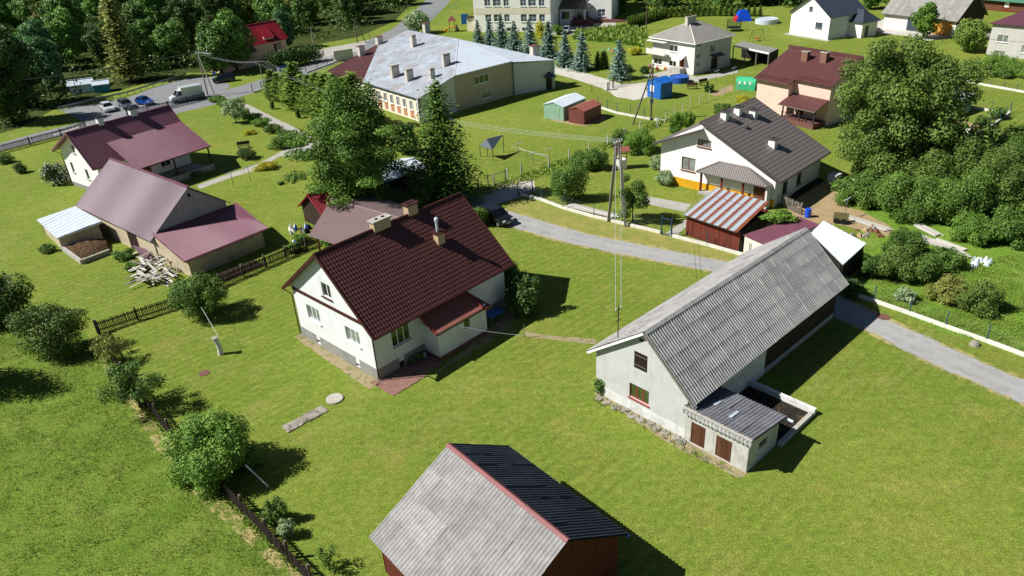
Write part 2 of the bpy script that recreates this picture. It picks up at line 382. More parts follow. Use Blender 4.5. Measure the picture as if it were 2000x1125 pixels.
def prof_fn(kind_, per):
    if kind_ == 'sine': return lambda u, v: .025*(1+math.sin(2*math.pi*u/per))
    if kind_ == 'trap':
        def f(u, v):
            x = (u/per) % 1; return .035*min(1, max(0, (.5-abs(x-.5))*5-.6))
        return f
    if kind_ == 'seam':
        def f(u, v):
            x = (u/per) % 1; return .045 if x < .07 else 0
        return f
    return lambda u, v: 0
def roof_plane(pts, name, mat, parent, prof='flat', per=.25, th=.07, tile=None):
    """one roof slope: pts[0]->pts[1] is the eave; profiled sheet on a solid deck, cut to the polygon"""
    pts = [Vector(p) for p in pts]; o = pts[0]; eu = (pts[1]-o).normalized()
    nrm = Vector((0,0,0))
    for i in range(len(pts)): nrm += (pts[i]-o).cross(pts[(i+1) % len(pts)]-o)
    nrm.normalize()
    if nrm.z < 0: nrm = -nrm
    ev = nrm.cross(eu); ev = ev if ev.z >= 0 else -ev
    P2 = [((p-o).dot(eu), (p-o).dot(ev)) for p in pts]
    area = sum(P2[i][0]*P2[(i+1) % len(P2)][1]-P2[(i+1) % len(P2)][0]*P2[i][1] for i in range(len(P2)))
    if area < 0: P2 = P2[::-1]; pts = pts[::-1]
    f = prof_fn(prof, per); mb = MB()
    u0, u1 = min(p[0] for p in P2), max(p[0] for p in P2); v0, v1 = min(p[1] for p in P2), max(p[1] for p in P2)
    mb.slab(pts, -nrm*th)
    if prof != 'flat':
        if prof == 'seam':
            us = []; k = math.floor(u0/per)
            while k*per < u1:
                for a in (0, .001, .07, .071): us.append((k+a)*per)
                k += 1
        else:
            n = 6 if prof != 'tile' else 5; k = math.ceil((u1-u0)/per*n) if prof != 'step' else 2; us = [u0+(u1-u0)*i/k for i in range(k+1)]
        us = sorted({min(max(x, u0+1e-4), u1-1e-4) for x in us} | {min(max(p[0], u0+1e-4), u1-1e-4) for p in P2})
        if prof in ('tile', 'step'):
            rows = []; v = v0
            while v < v1: rows += [(v, .036), (min(v+tile, v1), .006)]; v += tile
        else: rows = [(v0, 0), (v1, 0)]
        prev = None
        for u in us:
            lo, hi = 1e9, -1e9
            for i in range(len(P2)):
                a, b = P2[i], P2[(i+1) % len(P2)]
                if (a[0]-u)*(b[0]-u) <= 0 and abs(a[0]-b[0]) > 1e-9:
                    y = a[1]+(b[1]-a[1])*(u-a[0])/(b[0]-a[0]); lo = min(lo, y); hi = max(hi, y)
            if hi < lo: continue
            hgt = .016*(1+math.sin(2*math.pi*u/per)) if prof == 'tile' else (0 if prof == 'step' else None)
            col = []
            for v, e in rows:
                vv = min(max(v, lo), hi); z = (hgt+e+.012) if hgt is not None else f(u, vv)+.012
                col.append(mb.vert(o+eu*u+ev*vv+nrm*z))
            if prev:
                for i in range(len(rows)-1): mb.f.append([prev[i], col[i], col[i+1], prev[i+1]])
            prev = col
    return mb.build(name, M(mat), parent, smooth=False)
def sheet_mesh(w, h, per, mat, amp=.044):
    n = int(round((w+.06)/per*4)); v = []; f = []
    for i in range(n+1):
        x = (w+.06)*i/n; z = amp*(1+math.sin(2*math.pi*x/per))
        v += [(x, -.07, z+.028), (x, h+.02, z)]
    for i in range(n): f.append([2*i, 2*i+2, 2*i+3, 2*i+1])
    me = bpy.data.meshes.new('sheet'); me.from_pydata(v, [], f); me.materials.append(mat)
    me.polygons.foreach_set('use_smooth', [True]*len(f)); return me
def roof_sheets(pts, parent, mat, w, h, per=.24, jit=.01, deck='wood_dark'):
    """rectangular slope pts: eave left, eave right, ridge right, ridge left; deck and single sheets"""
    pts = [Vector(p) for p in pts]; eu = (pts[1]-pts[0]); L = eu.length; eu.normalize(); ev = (pts[3]-pts[0]); H = ev.length; ev.normalize()
    n = eu.cross(ev).normalized()
    mb = MB(); mb.slab(pts, -n*.05); deck_o = mb.build('roof', M(deck), parent)
    nx = max(1, round(L/w)); ny = max(1, round(H/h)); w = L/nx; h = H/ny
    per = w/round(w/per); me = sheet_mesh(w, h, per, M(mat))
    rm = Matrix((eu, ev, n)).transposed().to_4x4()
    for j in range(ny):
        for i in range(nx):
            o = mo('sheet', me, deck_o)
            p = pts[0]+eu*(i*w)+ev*(j*h)+n*(.015+.004*(i % 2)+random.uniform(0, jit))
            o.matrix_local = Matrix.Translation(p) @ rm @ Matrix.Rotation(random.gauss(0, .006), 4, 'Z') @ Matrix.Rotation(abs(random.gauss(0, .007)), 4, 'X')
    return deck_o
def gutter(a, b, mat, parent, r=.07):
    mb = MB(); mb.tube([a, b], r, 8); return mb.build('gutter', M(mat), parent)
def chimney(parent, u, v, z0, z1, a, b, mat, cap='concrete', over=.08, flues=2, name='chimney'):
    mb = MB(); mb.box(u-a/2, u+a/2, v-b/2, v+b/2, z0, z1); c = mb.build(name, M(mat), parent)
    q = MB(); q.box(u-a/2-over, u+a/2+over, v-b/2-over, v+b/2+over, z1+.001, z1+.1); q.build('cap', M(cap), c)
    for k in range(flues):
        t = (k+.5)/flues-.5; q = MB(); x, y = (u+t*a*.8, v) if a >= b else (u, v+t*b*.8)
        q.box(x-.12, x+.12, y-.09, y+.09, z1+.1, z1+.16); q.build('flue', M('rubber'), c)
    return c
def simple_gable(name, label, cat, cx, cy, th, L, W, hw, zr, roofmat, wallmat, prof='trap', per=.25, og=.3, oe=.35, group=None, ridge=True, trim=None, wallsides='NRFL'):
    b = Bld(name, label, cat, cx, cy, th, L, W, group)
    for k in wallsides:
        b.wall(k, M(wallmat), outline=b.gable(k, hw, hw, zr-.1) if k in 'LR' else None, h=hw)
    sl = (zr-hw)/(W/2); ze = hw-sl*oe+.06; a = L/2+og; v = W/2+oe
    roof_plane([(-a,-v,ze), (a,-v,ze), (a,0,zr), (-a,0,zr)], 'roof', roofmat, b.o, prof, per)
    roof_plane([(a,v,ze), (-a,v,ze), (-a,0,zr), (a,0,zr)], 'roof', roofmat, b.o, prof, per)
    if ridge: mb = MB(); mb.beam((-a-.02,0,zr+.05), (a+.02,0,zr+.05), .3, .06); mb.build('ridge_cap', M(trim or roofmat), b.o)
    b.hw, b.zr, b.ze = hw, zr, ze
    return b
# ------------------------------------------------------------------ foliage kit
def leafmat(name, c_dark, c_light, objv=.18, rough=.55, trans=.14, gain=1.0):
    t = NT(name); at = t.n('ShaderNodeAttribute', attribute_name='tint')
    col = t.mix(at.outputs['Fac'], tuple(x*gain for x in rgb(c_dark)[:3])+(1,), tuple(x*gain for x in rgb(c_light)[:3])+(1,)); col = t.objvar(col, objv)
    t.done(col, rough, 0, .25)
    tr = t.n('ShaderNodeBsdfTranslucent'); t.l(col, tr.inputs[0]); mx = t.n('ShaderNodeMixShader'); mx.inputs[0].default_value = trans
    t.l(t.p.outputs[0], mx.inputs[1]); t.l(tr.outputs[0], mx.inputs[2]); t.l(mx.outputs[0], t.out.inputs[0])
leafmat('leaf_forest', '#2c4519', '#4e6a2a', .3, gain=2.4); leafmat('leaf_forest_blue', '#2b4526', '#4a6a3c', .25, gain=2.4); leafmat('leaf_olive', '#4a5522', '#77793a', .2, gain=1.7)
leafmat('leaf_rust', '#4f5426', '#7d7038', .15, gain=1.5); leafmat('leaf_walnut', '#3f5622', '#637632', .05, gain=1.35); leafmat('leaf_garden', '#3c5a22', '#678236', .22, gain=1.15)
leafmat('leaf_bright', '#426a22', '#78953c', .12, gain=1.15); leafmat('leaf_dark', '#2a421a', '#4b6528', .15, gain=1.35); leafmat('leaf_thuja', '#3b5220', '#63742f', .15, gain=2.1)
leafmat('leaf_spruce', '#4a665c', '#82988c', .12, .6, gain=1.15); leafmat('leaf_pine', '#34511d', '#5d7a2c', .05, gain=1.4); leafmat('leaf_grey', '#55693f', '#8f9f78', .1, gain=1.5)
leafmat('leaf_grass', '#4c6f1a', '#85983f', .15, gain=1.1); leafmat('leaf_dry', '#7f7a3c', '#aaa061', .1); leafmat('leaf_yellow', '#8a8a1c', '#b9b436', .1, gain=1.2)
leafmat('petal_white', '#c9c9bd', '#efefe6', .05); leafmat('petal_pink', '#b0607c', '#d89bb0', .1); leafmat('petal_red', '#a8161c', '#cf3a32', .05); leafmat('petal_orange', '#c0651c', '#d98a34', .05)
leafmat('leaf_meadow', '#66832c', '#8f9d48', .1, .7, .3, gain=1.02); leafmat('leaf_lawn', '#7a8c30', '#a0a650', .1, .7, .4, gain=1.2)
def quads_mesh(name, P, X, Y, tint, mat):
    """n leaf quads: centre P, half vectors X and Y"""
    n = len(P); v = np.empty((n, 4, 3)); v[:, 0] = P-X; v[:, 1] = P-Y*.9+X*.1; v[:, 2] = P+X; v[:, 3] = P+Y*.9+X*.1
    me = bpy.data.meshes.new(name); me.vertices.add(n*4); me.vertices.foreach_set('co', v.reshape(-1).astype(np.float32))
    me.loops.add(n*4); me.loops.foreach_set('vertex_index', np.arange(n*4, dtype=np.int32))
    me.polygons.add(n); me.polygons.foreach_set('loop_start', np.arange(0, n*4, 4, dtype=np.int32))
    me.update(calc_edges=True)
    a = me.attributes.new('tint', 'FLOAT', 'POINT'); a.data.foreach_set('value', np.repeat(tint, 4).astype(np.float32))
    me.materials.append(M(mat)); return me
def unit(a): return a/np.maximum(np.linalg.norm(a, axis=-1, keepdims=True), 1e-9)
def leaf_mesh(name, blobs, n, size, mat, seed=1, shell=.3, out=.95, up=.3, rag=.18):
    rg = np.random.default_rng(seed); C = np.array([b[0] for b in blobs], float); Rr = np.array([b[1] if hasattr(b[1], '__len__') else (b[1],)*3 for b in blobs], float)
    w = Rr.prod(1)**(2/3); w /= w.sum(); k = rg.choice(len(blobs), n, p=w)
    d = unit(rg.normal(size=(n, 3))); f = np.clip(1-np.abs(rg.normal(0, shell, n)), .15, 1)+np.abs(rg.normal(0, rag, n))
    P = C[k]+d*Rr[k]*f[:, None]; P[:, 2] = np.maximum(P[:, 2], .02)
    nr = unit(d*out+rg.normal(size=(n, 3))*.55+np.array([0, 0, up])); t = unit(np.cross(nr, rg.normal(size=(n, 3)))); b = np.cross(nr, t)
    s = size*rg.uniform(.6, 1.35, n)[:, None]
    bt = rg.uniform(-.28, .28, len(blobs))
    return quads_mesh(name, P, t*s, b*s*.62, np.clip(rg.normal(.5, .24, n)+bt[k], 0, 1), mat)
def tree_blobs(h, r, zc, n, seed, sq=1.0, br=.38, lop=.15):
    rg = np.random.default_rng(seed); out = [((0, 0, zc), (r*.62, r*.62, (h-zc)*.66))]
    for i in range(n):
        z = 1-2*(i+.5)/n; ph = i*2.39996+rg.uniform(-.3, .3); q = math.sqrt(max(0, 1-z*z))
        k = rg.uniform(.62, 1.0); rr = r*br*rg.uniform(.65, 1.25)
        out.append(((r*.74*q*math.cos(ph)*k+rg.normal(0, lop)*r*.4, r*.74*q*math.sin(ph)*k+rg.normal(0, lop)*r*.4, zc+z*(h-zc-rr*.7)*sq*k), (rr, rr, rr*.82)))
    return out
def trunk_mesh(name, h, r, blobs, seed, mat='bark', limbs=6):
    rg = random.Random(seed); mb = MB(); x = y = 0; pts = []; rs = []
    for i in range(6):
        t = i/5; pts.append((x, y, h*t)); rs.append(r*(1.25 if i == 0 else 1-.72*t)); x += rg.uniform(-.1, .1)*h*.12; y += rg.uniform(-.1, .1)*h*.12
    mb.tube(pts, rs, 7)
    for b in rg.sample(blobs, min(limbs, len(blobs))):
        k = rg.uniform(.3, .75); p = Vector(pts[0]).lerp(Vector(pts[-1]), k); q = Vector(b[0]); m = p.lerp(q, .5)+Vector((0, 0, -.06*h*.5))
        mb.tube([p, m, q], [r*.45, r*.3, r*.1], 5)
    return mb.mesh(name, M(mat), True)
def conifer_mesh(name, h, r, seed, mat, layers=16, per=9, spray=7, size=.25, droop=.25, z0=.06, powr=.85, dens=1):
    rg = np.random.default_rng(seed); P = []; X = []; Y = []
    for i in range(layers):
        t = i/(layers-1); z = h*(z0+(1-z0)*t); L = r*(1-t)**powr*rg.uniform(.85, 1.12)+.06*r
        nb = max(4, int(per*(1-t*.55)))
        for j in range(nb):
            ph = 2*math.pi*(j+rg.uniform(-.35, .35))/nb+i*.7; l = L*rg.uniform(.72, 1.12); d = np.array([math.cos(ph), math.sin(ph), 0])
            m = max(2, int(spray*l/r*dens)+2)
            for k in range(m):
                f = (k+.6)/m; p = d*l*f; p[2] = z-droop*l*f*f*1.2+rg.normal(0, .03*r)
                p += rg.normal(0, .06*r*(.5+f), 3); s = size*rg.uniform(.7, 1.3)*(1.1-.35*f)
                sd_ = np.array([-d[1], d[0], 0])*rg.choice([-1, 1]); ax = unit(d*.8+sd_*rg.uniform(-.9, .9)+np.array([0, 0, -droop*.8+rg.normal(0, .2)]))
                nn = unit(np.array([rg.normal(0, .45), rg.normal(0, .45), 1])); bb = unit(np.cross(nn, ax))
                P.append(p); X.append(ax*s*1.25); Y.append(bb*s*.62)
    n = len(P); return quads_mesh(name, np.array(P), np.array(X), np.array(Y), np.clip(rg.normal(.5, .25, n), 0, 1), mat)
def tree(name, label, p, crown, trunk, s=1.0, rz=None, group=None, cat='tree', sz=None):
    t = thing(name, label, cat, p, random.uniform(0, 6.28) if rz is None else rz, group); t.scale = (s, s, sz or s)
    if trunk: mo('trunk', trunk, t)
    mo('crown', crown, t); return t
def bush(name, label, p, rx, ry, rz_, n, size, mat, seed, group=None, cat='bush', nb=7, stems=True, extra=None):
    """a shrub: stems and an uneven leafy crown of its own"""
    rg = np.random.default_rng(seed); bl = [((0, 0, rz_*.45), (rx*.55, ry*.55, rz_*.44))]; nb = nb*3; n = int(n*2.4); size *= .64
    for i in range(nb):
        ph = 2.39996*i+rg.uniform(-.4, .4); k = rg.uniform(.25, .8); q = rg.uniform(.16, .36)
        bl.append(((rx*k*math.cos(ph), ry*k*math.sin(ph), rz_*rg.uniform(.2, .86)*(1.08-.35*k*k)), (rx*q, ry*q, rz_*q*.8)))
    t = thing(name, label, cat, p, 0, group)
    if stems:
        mb = MB()
        for i in range(4):
            b = bl[1+i % nb][0]; mb.tube([(b[0]*.1, b[1]*.1, -.05), (b[0]*.6, b[1]*.6, b[2]*.6), b], [.05*rz_**.5, .04*rz_**.5, .015], 5)
        mb.build('stem', M('bark_dark'), t)
    mo('crown', leaf_mesh(name+'_crown', bl, n, size, mat, seed), t)
    if extra:
        em, en, es = extra; mo('blossom', leaf_mesh(name+'_blossom', [(c, tuple(x*1.06 for x in r_)) for c, r_ in bl[1:]], en, es, em, seed+5, shell=.06), t)
    return t
# ------------------------------------------------------------------ ground and paving
def grassmat(name, c1, c2, c3, fine=9.0, med=.9, big=.09, stripes=None, dry=None, bump=.6, streak=False):
    t = NT(name); co = t.coord((1,1,1), True)
    a = t.noise(co, big, 5, .6, .3); b = t.noise(co, med, 6, .7, .5); f = t.noise(co, fine, 5, .8)
    col = t.mix(t.ramp(a, [(.35, (0,0,0)), (.65, (1,1,1))]), rgb(c1), rgb(c2))
    col = t.mix(t.ramp(b, [(.38, (0,0,0)), (.70, (.8,)*3)]), col, rgb(c3))
    if stripes:
        ang, per, amt = stripes
        w = t.n('ShaderNodeTexWave'); w.inputs['Scale'].default_value = .628/per; w.inputs['Distortion'].default_value = 5.0; w.inputs['Detail'].default_value = 2; w.inputs['Detail Scale'].default_value = .05; w.inputs['Detail Roughness'].default_value = .6
        t.l(t.coord((1,1,1), True, ang), w.inputs[0])
        m = t.math('MULTIPLY', t.ramp(w.outputs['Fac'], [(.25, (0,0,0)), (.85, (amt,)*3)]), t.ramp(t.noise(co, .05, 3), [(.40, (0,0,0)), (.55, (1,1,1))]))
        col = t.mix(m, col, tuple(x*.84 for x in rgb(c1)[:3])+(1,))
    if dry:
        d = t.ramp(t.noise(co, .3, 8, .78, .6), [(.52, (0,0,0)), (.74, (.7,)*3)]); col = t.mix(d, col, rgb(dry))
        d = t.ramp(t.noise(co, 3.2, 6, .8), [(.60, (0,0,0)), (.72, (.6,)*3)]); col = t.mix(d, col, rgb(dry))
    if streak:
        s1 = t.ramp(t.noise(t.coord((.3,2.0,1), True, R(-48)), 1.0, 5, .7, .3), [(.46, (0,0,0)), (.74, (.35,)*3)]); col = t.mix(s1, col, tuple(x*1.22 for x in rgb(c3)[:3])+(1,))
        s2 = t.ramp(t.noise(t.coord((.35,1.3,1), True, R(42)), 1.0, 5, .7, .3), [(.5, (0,0,0)), (.78, (.28,)*3)]); col = t.mix(s2, col, tuple(x*.8 for x in rgb(c2)[:3])+(1,))
        s3 = t.ramp(t.noise(co, .16, 6, .7, 1.0), [(.54, (0,0,0)), (.72, (.5,)*3)]); col = t.mix(s3, col, rgb('#8c8040'))
    for nz, lo, hi in ((f, .42, 1.58), (t.noise(co, 2.4, 5, .75), .72, 1.26), (t.noise(co, fine*1.7, 3, .8), .5, 1.5)):
        k = t.n('ShaderNodeMapRange'); k.inputs[1].default_value = .3; k.inputs[2].default_value = .7; k.inputs[3].default_value = lo; k.inputs[4].default_value = hi; t.l(nz, k.inputs[0])
        cb = t.n('ShaderNodeCombineColor')
        for q in range(3): t.l(k.outputs[0], cb.inputs[q])
        col = t.mix(1.0, col, cb.outputs[0], 'MULTIPLY')
    t.bump(t.noise(co, fine*1.3, 4, .8), bump, .1)
    return t.done(col, .95, 0, .1)
grassmat('lawn', '#6f802e', '#5c7527', '#80883c', 9, .8, .05, stripes=(R(48), 1.6, 1.0), dry='#958e50', streak=True)
grassmat('meadow', '#66802c', '#577226', '#7b8b3a', 7, .45, .12, dry='#8a8848', bump=1.0)
grassmat('orchard_grass', '#678a2c', '#587a26', '#7c963c', 6, .6, .1, dry='#8a8c48', bump=1.0)
grassmat('forest_floor', '#3c4a1c', '#2f3d18', '#4a4a24', 4, .5, .1)
def patchy(name, c, c2, thr=.46, scale=1.6):
    """worn ground that breaks up into the grass around it"""
    t = NT(name); co = t.coord((1,1,1), True)
    col = t.ramp(t.noise(co, 5, 6, .7), [(.3, rgb(c)), (.7, rgb(c2))])
    a = t.ramp(t.noise(co, scale, 8, .75, .3), [(thr-.05, (0,0,0)), (thr+.06, (.9,)*3)])
    t.bump(t.noise(co, 14, 4), .5, .05); t.done(col, 1, 0, .1); t.l(a, t.p.inputs['Alpha'])
patchy('worn_ground', '#8c7f60', '#a89b7c', .42); patchy('dry_edge', '#a0935c', '#b5aa74', .5, 1.1)
pm('asphalt_pale', '#9a9a98', .08, 2.2, .92, bump=.35, bscale=40, dirt='#85847f', dscale=.3, damt=.7, stretch=(1,1,1))
pm('asphalt', '#7c7d7e', .07, 1, .92, bump=.25, bscale=60, dirt='#66676a', dscale=.25, damt=.6)
pm('gravel_white', '#b9b5aa', .12, 6, .95, bump=.5, bscale=30, dirt='#8f8a78', dscale=.5, damt=.5)
pm('paving_grey', '#a29f96', .1, 3, .95, bump=.3, bscale=30, dirt='#7d7a6e', dscale=.6, damt=.5)
pm('bare_soil', '#9a8564', .16, 1.5, 1, bump=.5, bscale=14, dirt='#6f6a3e', dscale=.6, damt=.6)
pm('dry_verge', '#8d8548', .16, 2, 1, bump=.5, bscale=14, dirt='#6f7d2e', dscale=.7, damt=.9, dlo=.4, dhi=.62)
pm('paver_red', '#86655a', .14, 5, .9, bump=.3, objvar=.14)
pm('line_white', '#d8d8d4', .06, 3, .8)
Z = [0.0]
def sheet(name, pts, mat, lvl, world=False):
    P = [Vector(p) if world else G(*p) for p in pts]
    for p in P: p.z = .004*lvl
    mb = MB(); mb.poly(P)
    o = mb.build(name, M(mat)); kind(o, 'structure')
    if o.data.polygons[0].normal.z < 0: o.data.flip_normals()
    return o
def strip(name, A, B, mat, lvl, rag=.07, step=.8):
    """road ribbon between two pixel edges, its borders slightly broken"""
    a = [G(*p) for p in A]; b = [G(*p) for p in B]; mb = MB(); pa = []; pb = []
    for i in range(len(a)-1):
        m = max(1, int((a[i+1]-a[i]).length/step))
        for k in range(m+(1 if i == len(a)-2 else 0)):
            p, q = a[i].lerp(a[i+1], k/m), b[i].lerp(b[i+1], k/m); d = (p-q).normalized()
            pa.append(p+d*random.uniform(-rag, rag)); pb.append(q+d*random.uniform(-rag, rag))
    for p in pa+pb: p.z = .004*lvl
    for i in range(len(pa)-1): mb.poly([pa[i], pb[i], pb[i+1], pa[i+1]])
    o = mb.build(name, M(mat)); kind(o, 'structure')
    for p in o.data.polygons:
        if p.normal.z < 0: p.flip()
    return o
def wobble(pts, amp=.35, step=1.2):
    """world outline with an uneven edge, for grass and soil borders"""
    P = [G(*p) if len(p) == 2 else Vector(p) for p in pts]; out = []
    for i in range(len(P)):
        a, b = P[i], P[(i+1) % len(P)]; L = (b-a).length; n = max(1, int(L/step))
        nn = Vector((-(b-a).y, (b-a).x, 0)).normalized()
        for k in range(n):
            q = a+(b-a)*k/n
            out.append(q+nn*random.uniform(-amp, amp)*(1 if k else 0))
    return out
mb = MB(); mb.poly([(-2500,-300,0), (2500,-300,0), (2500,4500,0), (-2500,4500,0)])
kind(mb.build('ground', M('lawn')), 'structure')
sheet('meadow', wobble([(640,1190), (575,1115), (430,962), (330,852), (222,728), (172,655), (90,610), (0,560), (-75,28,0), (-60,5,0), (-5,8,0)], .3), 'meadow', 1, True)
sheet('orchard_ground', wobble([(1640,566), (1730,600), (1860,655), (2000,697), (2300,830), (2500,560), (2300,330), (1950,292), (1860,330), (1700,330), (1640,360), (1690,420), (1660,520)], .3), 'orchard_grass', 1, True)
sheet('forest_floor', [(-80,300), (40,240), (115,208), (250,172), (365,140), (440,140), (520,128), (610,88), (700,70), (770,40), (830,-20), (-700,1200,0), (-700,150,0)], 'forest_floor', 1) if False else \
    sheet('forest_floor', [G(-40,272), G(40,250), G(115,208), G(250,172), G(365,142), G(440,142), G(520,120), G(610,88), G(700,72), G(770,42), G(830,-20), (30,420,0), (-300,800,0), (-600,500,0), (-300,140,0)], 'forest_floor', 1, True)
sheet('tall_grass_field', wobble([(1125,62), (1225,52), (1262,60), (1250,92), (1190,84), (1120,80)], .6), 'orchard_grass', 1, True)
# access road past the barn
UP = [(880,360), (925,384), (960,400), (1015,418), (1150,457), (1300,487), (1430,512), (1530,540), (1640,578), (1710,612), (1880,690), (2000,742), (2200,835)]
LO = [(872,384), (905,402), (940,419), (985,440), (1080,468), (1200,495), (1400,533), (1500,568), (1612,612), (1690,645), (1820,712), (2000,790), (2200,890)]
t = NT('tyre_track'); co = t.coord((1,1,1), True); t.done(rgb('#7e7d79'), .95, 0, .2); t.l(t.ramp(t.noise(co, .9, 7, .75), [(.45, (0,0,0)), (.7, (.22,)*3)]), t.p.inputs['Alpha'])
# dry verge between the road and the kerb of the fence
sheet('dry_verge', wobble([(1020,385), (1100,410), (1230,442), (1340,467), (1440,496), (1520,520), (1500,532), (1430,512), (1300,487), (1150,457), (1015,418), (985,402)], .25), 'dry_verge', 1, True)
strip('access_road', UP, LO, 'asphalt_pale', 3)
for f0_, f1_ in ((.16, .34), (.62, .82)):
    strip('wheel_track', [tuple(a_+(b_-a_)*f0_ for a_, b_ in zip(p, q)) for p, q in zip(UP, LO)], [tuple(a_+(b_-a_)*f1_ for a_, b_ in zip(p, q)) for p, q in zip(UP, LO)], 'tyre_track', 5, .1)
for E_, s_ in ((UP, 1), (LO, -1)):       # grit and grass creeping over the road edge
    P_ = [G(*p) for p in E_]; out = []; inn = []
    for i in range(len(P_)):
        d = (P_[min(i+1, len(P_)-1)]-P_[max(i-1, 0)]).normalized(); nn_ = Vector((-d.y, d.x, 0))*s_; out.append(P_[i]+nn_*.3); inn.append(P_[i]-nn_*.22)
    sheet('road_edge', out+inn[::-1], 'dry_edge', 4, True)
sheet('gravel_pad', wobble([(915,385), (935,374), (990,362), (1042,352), (1048,372), (1010,386), (960,402)], .2), 'gravel_white', 2, True)
sheet('sand_patch', wobble([(960,362), (1030,345), (1046,352), (990,364)], .25), 'bare_soil', 1, True)
sheet('worn_path', wobble([(1022,648), (1075,655), (1165,662), (1163,672), (1110,667), (1030,658)], .08, .8), 'worn_ground', 1, True)
# main road, parking and drives
strip('road', [(-60,298), (0,280), (75,259), (150,241), (300,214), (405,186), (470,168), (528,150), (600,126), (650,105), (720,78), (765,58), (795,35), (828,5), (845,-20)],
      [(-60,316), (0,296), (75,277), (150,258), (300,232), (412,206), (480,186), (540,166), (610,142), (675,116), (745,96), (800,72), (835,48), (872,10), (890,-15)], 'asphalt', 2)
sheet('parking_lot', wobble([(118,214), (250,191), (300,171), (365,152), (425,150), (450,166), (425,190), (300,215), (165,240)], .3), 'asphalt', 3, True)
sheet('road_junction', wobble([(600,126), (616,98), (694,84), (720,78), (700,100), (650,112)], .3), 'paving_grey', 3, True)
strip('road_line', [(104,263), (155,247)], [(105,265), (156,249)], 'line_white', 5, 0)
strip('drive', [(482,203), (540,232), (590,256), (640,284), (740,316), (830,345), (885,362)], [(466,212), (520,240), (568,268), (600,296), (700,330), (815,362), (870,382)], 'paving_grey', 2)
strip('garden_path', [(606,282), (560,290), (500,322), (440,342), (385,362)], [(600,298), (545,306), (505,330), (445,349), (390,369)], 'paving_grey', 1)
strip('school_drive', [(1080,128), (1130,138), (1195,158), (1218,166)], [(1080,143), (1120,154), (1172,171), (1196,182)], 'gravel_white', 1)
sheet('gravel_turning', wobble([(1192,180), (1218,164), (1262,161), (1268,188), (1238,196), (1205,190)], .35), 'gravel_white', 2, True)
sheet('school_forecourt', [(1075,66), (1075,52), (1200,40), (1205,50), (1140,64), (1100,70)], 'paving_grey', 1)
sheet('concrete_forecourt', [(1690,52), (1720,38), (1790,40), (1830,58), (1866,70), (1812,80), (1770,70), (1725,66)], 'gravel_white', 1)
sheet('garden_walk', [(1235,378), (1350,399), (1338,414), (1230,392)], 'paving_grey', 1)
sheet('shed_walk', wobble([(1340,428), (1345,440), (1320,462), (1300,456)], .1), 'paving_grey', 1, True)
sheet('farm_yard', wobble([(1530,402), (1560,385), (1598,352), (1648,364), (1640,395), (1705,425), (1745,448), (1735,462), (1620,436), (1560,432)], .3), 'bare_soil', 2, True)
sheet('house_apron', wobble([(1250,150), (1300,138), (1362,150), (1440,135), (1440,142), (1362,160), (1300,152)], .15), 'paving_grey', 1, True)
sheet('bare_garden', wobble([(1385,182), (1430,166), (1432,178), (1395,188)], .2), 'bare_soil', 1, True)
sheet('dirt_strip', wobble([(574,658), (592,650), (742,746), (722,760), (650,712)], .08, .8), 'worn_ground', 1, True)
sheet('barn_foot_soil', wobble([(1160,768), (1178,760), (1460,925), (1445,935), (1300,862)], .1, .8), 'worn_ground', 1, True)
sheet('fence_foot', wobble([(605,1140), (520,1052), (430,960), (330,852), (222,714), (196,660), (180,668), (205,728), (300,870), (400,985), (560,1140)], .15), 'dry_edge', 2, True)
sheet('porch_soil', wobble([(835,740), (960,665), (1010,625), (1000,600), (960,640)], .05), 'worn_ground', 1, True)
sheet('garage_hardstanding', wobble([(1058,230), (1100,240), (1140,247), (1186,232), (1170,222)], .2), 'bare_soil', 1, True)
sheet('garden_soil', wobble([(1850,272), (1885,236), (1912,246), (1880,270)], .2), 'bare_soil', 2, True)
# ------------------------------------------------------------------ main house
H = Bld('house', 'white house with dark maroon tiled roof, three chimneys and a side porch', 'house', -9.12, 54.51, 45.65, 13.87, 10.24)
L2_, W2_ = H.L/2, H.W/2; og, oe, zr, zeN, zeF, vr = .45, .77, 9.13, 4.15, 4.40, -.11
a = L2_+og; vN = -(W2_+oe); vF = W2_+oe
roof_plane([(-a,vN,zeN), (a,vN,zeN), (a,vr,zr), (-a,vr,zr)], 'roof', 'tile_metal', H.o, 'tile', .262, .09, .36)
roof_plane([(a,vF,zeF), (-a,vF,zeF), (-a,vr,zr), (a,vr,zr)], 'roof', 'tile_metal', H.o, 'tile', .262, .09, .36)
hN = zeN+(zr-zeN)/(vr-vN)*oe-.1; hF = zeF+(zr-zeF)/(vF-vr)*oe-.1; zg = zr-.12
wl = [H.hole('L', (597,593), (627.5,634)), H.hole('L', (672.4,635.4), (705,678)), H.hole('L', (625.5,549.8), (648.4,586))]
bl = [H.hole('L', (618.7,661.6), (627.5,672)), H.hole('L', (695.5,708), (705,718.5))]
H.wall('L', M('white_plaster'), H.gable('L', hN, hF, zg, vr), holes=wl+bl)
H.wall('R', M('white_plaster'), H.gable('R', hN, hF, zg, vr))
wn_ = H.hole('N', (763,646), (803.5,662)); wn_ = (wn_[0], wn_[1], wn_[3]-1.55, wn_[3]); bn = H.hole('N', (780,707), (792,717))
H.wall('N', M('white_plaster'), h=hN, holes=[wn_, bn]); H.wall('F', M('white_plaster'), h=hF)
H.window('L', wl[0], 3, pane='pane_curtain'); H.window('L', wl[1], 3, pane='pane_curtain'); H.window('L', wl[2], 2, pane='pane_dark', sill='trim_brown')
H.window('N', wn_, 3, pane='pane_green')
for sd_, q in (('L', bl[0]), ('L', bl[1]), ('N', bn)): H.window(sd_, q, 1, frame='wood_red', pane='pane_dark', sill=None, fw=.05)
zb = H.onwall('L', 576.6, 561.5)[1]
